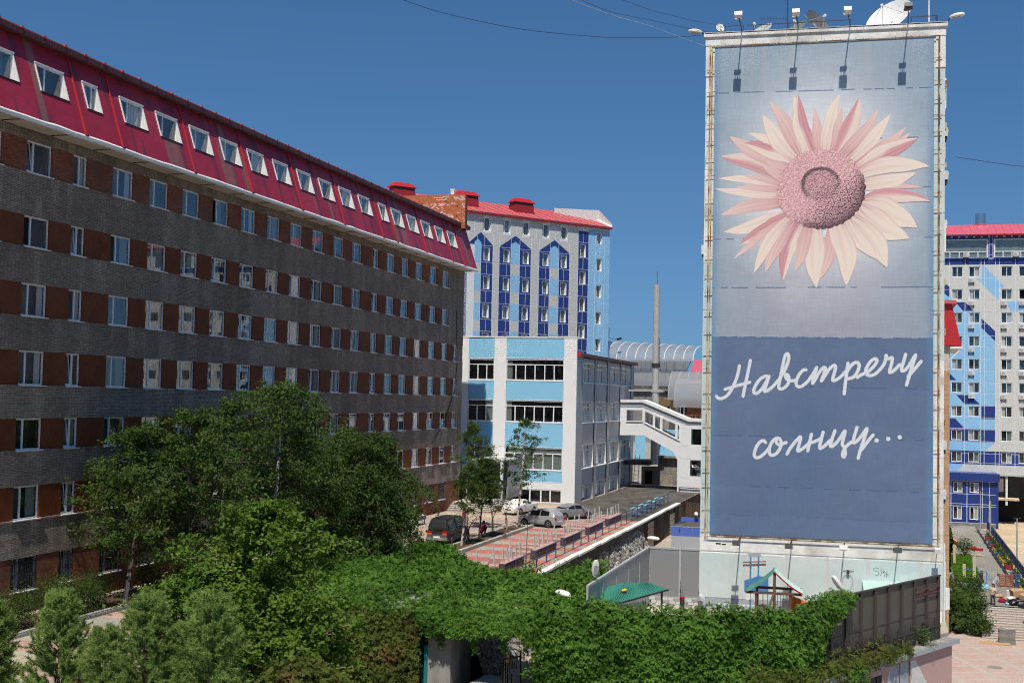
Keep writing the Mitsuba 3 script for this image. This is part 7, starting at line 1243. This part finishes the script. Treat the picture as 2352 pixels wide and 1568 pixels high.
# ---------------------------------------------------------------- climbing ivy
def ivy(name, label, P, N, n, seed, leaf='ivy_leaf', size=.19, depth=.22, core=None, cat='ivy'):
    """leaves over sample points P with outward normals N, over a dark core mesh"""
    k = thing(name, label, cat, kind='stuff'); rng = np.random.default_rng(seed); i = rng.integers(0, len(P), n); p, o = P[i], N[i]
    cl = meshkit.noise(p * 1.6 + seed) ; p = p + o * (depth * 1.35 * (rng.random(n) ** .8) + .6 * depth * (cl - .5) * 2)[:, None] + rng.normal(0, .07, (n, 3)); d = rng.normal(0, .7, (n, 3)) + o * .25 + (0, 0, -.8); d /= np.linalg.norm(d, axis=1, keepdims=True); up = o * 1.3 + rng.normal(0, .8, (n, 3)); s = np.cross(d, up); s /= np.linalg.norm(s, axis=1, keepdims=True) + 1e-9; nn = np.cross(s, d)
    L = (size * rng.uniform(.6, 1.3, n))[:, None]; V, F = [], []
    for q, (a, l) in enumerate(((0., 1.), (.85, .8), (-.85, .8))):        # three leaflets to the leaf
        e = d * math.cos(a) + s * math.sin(a); f = np.cross(nn, e); b = p + e * L * .08; V.append(np.stack([b, b + e * L * l * .5 + f * L * .2, b + e * L * l, b + e * L * l * .5 - f * L * .2], 1).reshape(-1, 3)); j = np.arange(n)[:, None] * 4 + q * n * 4; F += [j + [0, 1, 2], j + [0, 2, 3]]
    put(k, 'leaves', (np.vstack(V), np.vstack(F)), leaf, kind='stuff')
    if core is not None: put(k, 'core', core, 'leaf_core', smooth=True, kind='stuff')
    return k
def wall_patch(path, z0, z1, nu, nv, bump=.22, seed=0, topround=.25):
    """points and normals on an upright sheet along the 2-D path, bulging with noise"""
    path = np.asarray(path, float); s = np.r_[0, np.cumsum(np.linalg.norm(np.diff(path, axis=0), axis=1))]; u = np.linspace(0, s[-1], nu); X, Y = np.interp(u, s, path[:, 0]), np.interp(u, s, path[:, 1]); tx, ty = np.gradient(X), np.gradient(Y); l = np.hypot(tx, ty); nx_, ny_ = ty / l, -tx / l
    za = np.interp(u, s, np.broadcast_to(z0, len(s))); zb_ = np.interp(u, s, np.broadcast_to(z1, len(s))); zb_ = zb_ + .28 * (meshkit.noise(np.stack([u * .9, u * 0 + seed, u * 0], -1)) - .5) * 2 * .6; t = np.linspace(0, 1, nv)[:, None]; Z = za + (zb_ - za) * t; nz = np.clip((t - .88) / .12, 0, 1) + 0 * Z; b = bump * (meshkit.fbm(np.stack([X + 0 * Z, Y + 0 * Z, Z], -1) * .9 + seed) - .4) * 2 - topround * nz
    P = np.stack([X + nx_ * b, Y + ny_ * b, Z], -1); N_ = np.stack([nx_ * (1 - .6 * nz) + 0 * Z, ny_ * (1 - .6 * nz) + 0 * Z, nz * .9 + .15], -1); N_ /= np.linalg.norm(N_, axis=-1, keepdims=True); r = np.array([[i * nu + j, i * nu + j + 1, (i + 1) * nu + j + 1, (i + 1) * nu + j] for i in range(nv - 1) for j in range(nu - 1)]); return P.reshape(-1, 3), N_.reshape(-1, 3), M().add((P - N_ * .12).reshape(-1, 3), r)
HP = [(-14.3, 54.4), (-14.1, 53.75), (-11.5, 53.7), (-9, 53.9), (-6.9, 54.1), (-4.7, 54.9), (-3.1, 56.5), (-2.55, 57.6)]
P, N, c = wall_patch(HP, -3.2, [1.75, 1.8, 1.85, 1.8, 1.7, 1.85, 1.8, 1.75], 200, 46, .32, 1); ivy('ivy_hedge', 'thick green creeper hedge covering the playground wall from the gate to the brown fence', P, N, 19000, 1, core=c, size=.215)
P, N, c = wall_patch([(-2.6, 57.6), tuple(fp(3.2, .1)), tuple(fp(4.6, .12))], [-.9, 1.1, 1.5], [1.85, 1.9, 2.1], 70, 30, .14, 5); ivy('fence_ivy', 'creeper hanging over the top of the first brown fence panels', P, N, 2600, 5, size=.15, core=None)
P, N, c = wall_patch([tuple(fp(-5.2, .45)), tuple(fp(2, .42)), tuple(fp(7.5, .4)), tuple(fp(10.5, .36))], -1.7, [-.55, -.7, -.95, -1.3], 110, 12, .2, 8); ivy('ledge_creeper', 'reddish-green creeper along the garage roof ledge below the brown fence', P, N, 5200, 8, leaf='ivy_red_leaf', size=.14, depth=.3)
P, N, c = wall_patch([tuple(fp(3.0, .9)), tuple(fp(4.6, .92))], -3.6, -1.3, 30, 20, .2, 11); ivy('ledge_creeper', 'creeper strand hanging from the garage ledge over the blue shutter', P, N, 900, 11, size=.14)
shrub('weed_clump', 'yellow-flowered weeds growing on the ledge at the right end of the fence', tuple(np.r_[fp(12.3, .35), -1.5]), .42, 99, n=420, leaf='ivy_leaf', size=.09)
def smooth01(t): t = np.clip(t, 0, 1); return t * t * (3 - 2 * t)
# ivy-grown roof of the passage
nu, nv = 130, 120; Xg, Yg = np.meshgrid(np.linspace(-30.5, -13.2, nu), np.linspace(55.0, 73.0, nv))
Zg = .52 + .98 * smooth01((Yg - 55.5) / 7.2) - 1.5 * smooth01((Yg - 63.6) / 6.0) * (Xg < -20.2) + 1.9 * np.exp(-((Xg + 24.6) / 2.3) ** 2 - ((Yg - 68.0) / 2.4) ** 2) + .45 * (meshkit.fbm(np.stack([Xg * .5, Yg * .5, Xg * 0], -1)) - .45) + .75 * np.exp(-((Xg + 13.6) / 1.3) ** 2)
keep = (Yg < np.where(Xg < -22.6, 74, np.where(Xg < -20.3, 72.2, 63.4 + .5 * np.sin(Xg * 2)))); G = np.stack([Xg, Yg, Zg], -1); gx, gy = np.gradient(Zg, axis=1) / .134, np.gradient(Zg, axis=0) / .151; Ng = np.stack([-gx, -gy, np.ones_like(gx)], -1); Ng /= np.linalg.norm(Ng, axis=-1, keepdims=True)
r = np.array([[i * nu + j, i * nu + j + 1, (i + 1) * nu + j + 1, (i + 1) * nu + j] for i in range(nv - 1) for j in range(nu - 1) if keep[i, j] and keep[i + 1, j + 1]])
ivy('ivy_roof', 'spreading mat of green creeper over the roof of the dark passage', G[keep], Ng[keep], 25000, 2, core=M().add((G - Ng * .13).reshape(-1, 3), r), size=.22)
rg = np.random.default_rng(77); xs_ = np.linspace(-20.6, -14.2, 60); low = .30 - .55 * meshkit.noise(np.stack([xs_ * 1.6, xs_ * 0, xs_ * 0], -1)) - .25 * (rg.random(60) > .8)
P, N, c = wall_patch([(x, 55.0 + .12 * math.sin(x * 3)) for x in xs_], low, .62, 180, 16, .25, 3); ivy('hanging_ivy', 'ragged fringe of creeper hanging over the dark passage opening', P, N, 7000, 3, core=c, size=.18)
m = []
for x, y, z0, z1 in ((-15.35, 55.2, -.2, -1.9), (-17.9, 55.1, -.2, -.9), (-19.6, 55.2, -.1, -.9), (-16.4, 55.1, -.2, -.8)):
    n = 70; z = rg.uniform(z1, z0, n); m.append(np.stack([x + rg.normal(0, .07, n), y + rg.normal(0, .07, n), z], 1))
c_ = np.vstack(m); ivy('hanging_ivy', 'thin creeper strands dangling into the passage', c_, np.tile([[0, -1., 0]], (len(c_), 1)), 420, 33, size=.12, depth=.05)
P, N, c = wall_patch([(-30.5, 52.0), (-27.5, 52.3), (-25.2, 53.0), (-22.6, 54.2), (-20.7, 55.0)], -5, [.1, .3, .5, .55, .5], 150, 44, .45, 4); ivy('ivy_wall', 'red-tinged creeper wall left of the passage opening', P, N, 19000, 4, leaf='ivy_red_leaf', core=c)
P, N, c = wall_patch([(-13.05, 57.2), (-13.05, 60), (-13.1, 62.5)], -.3, [1.9, 1.6, 1.3], 60, 16, .3, 6); P = P.copy(); P[:, 0] -= .5; N = N * (-1, 1, 1); ivy('ivy_drift', 'creeper climbing up the alley side of the grey panel fence', P, N, 2600, 6)
shrub('ivy_tuft', 'young creeper shoots standing on the terrace corner by the white coping', (-19.9, 72.6, -.3), .55, 120, n=520, leaf='maple_leaf', size=.13, hz=1.3); shrub('ivy_tuft', 'creeper shoots in front of the stone facing of the retaining wall', (-17.6, 73.0, -.2), .6, 121, n=420, leaf='ivy_leaf', size=.13, hz=1.2)
# foreground creeper at the lower edge
nu, nv = 60, 40; Xq, Yq = np.meshgrid(np.linspace(-20.6, -12.6, nu), np.linspace(33.0, 40.0, nv)); Zq = -.2 + 2.2 * np.exp(-((Xq + 17.4) / 1.9) ** 2 - ((Yq - 36.0) / 2.4) ** 2) + .6 * meshkit.fbm(np.stack([Xq * .7, Yq * .7, Xq * 0], -1)) - .5 * np.clip((Xq + 15) / 2, 0, 1)
G = np.stack([Xq, Yq, Zq], -1); gx, gy = np.gradient(Zq, axis=1) / .136, np.gradient(Zq, axis=0) / .18; Ng = np.stack([-gx, -gy, np.ones_like(gx)], -1); Ng /= np.linalg.norm(Ng, axis=-1, keepdims=True); r = np.array([[i * nu + j, i * nu + j + 1, (i + 1) * nu + j + 1, (i + 1) * nu + j] for i in range(nv - 1) for j in range(nu - 1)])
ivy('foreground_creeper', 'mound of reddish five-leaved creeper at the lower edge under the maples', G.reshape(-1, 3), Ng.reshape(-1, 3), 8000, 7, leaf='ivy_red_leaf', size=.2, core=M().add((G - Ng * .13).reshape(-1, 3), r))
# right edge greenery
P, N, c = wall_patch([(5.0, 105.0), (6.2, 104.6), (7.0, 105.0)], -6.6, [-3.2, -3.6, -4.4], 60, 40, .6, 12); ivy('bank_ivy', 'tall dark ivy on the bank beside the banner block corner', P, N, 4200, 12, leaf='birch_leaf', size=.2, depth=.5, core=c)
P, N, c = wall_patch([(5.1, 124.0), (6.9, 124.4), (7.2, 123)], -5.2, [2.0, .5, -1.5], 50, 50, .5, 13); ivy('bank_ivy', 'ivy climbing the yellow brick wing above the path', P, N, 2600, 13, leaf='birch_leaf', size=.2, depth=.4, core=c)
for i, (x, y, z, r, lab) in enumerate(((8.0, 106.0, -5.9, 1.05, 'dark ivy bush on the bank left of the standing man'), (8.3, 104.0, -6.9, .8, 'rounded ivy bush at the foot of the steps'), (6.2, 107.5, -5.4, 1.4, 'wide ivy bush in the middle of the bank'), (5.4, 105.2, -6.6, 1.2, 'low ivy bush by the fence end'), (7.9, 110.3, -5.2, 1.0, 'ivy bush below the blue crate'))): shrub('ivy_bush', lab, (x, y, z), r, 140 + i, n=2200, leaf='birch_leaf', size=.17, hz=1.1, clump=.26)
rng = np.random.default_rng(9); n = 9000; x = rng.uniform(7.4, 9.7, n); y = rng.uniform(117.5, 134, n); kp = x < 9.75 - .05 * np.abs(y - 133) * (y > 128) ; x, y = x[kp], y[kp]; p = np.stack([x, y, path_z(y) + rng.uniform(0, .28, len(x))], 1)
k = thing('grass_strip', 'bright green grass strip beside the path', 'grass', kind='stuff'); put(k, 'blades', leaves(p, .22, rng, flat=.1, droop=-.9, aspect=.3), 'grass_blade', kind='stuff')
shrub('thistle_bush', 'grey-green thistly bush at the far end of the grass strip', (9.2, 134.0, -4.3), .75, 150, n=900, leaf='birch_leaf', size=.16, hz=1.4)
rng = np.random.default_rng(10); n = 500; p = np.stack([rng.uniform(7.0, 8.2, n), rng.uniform(134, 150, n), rng.uniform(-4.3, -3.2, n)], 1); k = thing('wall_creeper', 'narrow creeper along the foot of the yellow brick wing', 'ivy', kind='stuff'); put(k, 'leaves', leaves(p, .3, rng), 'birch_leaf', kind='stuff')
# ---------------------------------------------------------------- end
for k in [k for k, d in scene.items() if d is None]: del scene[k]
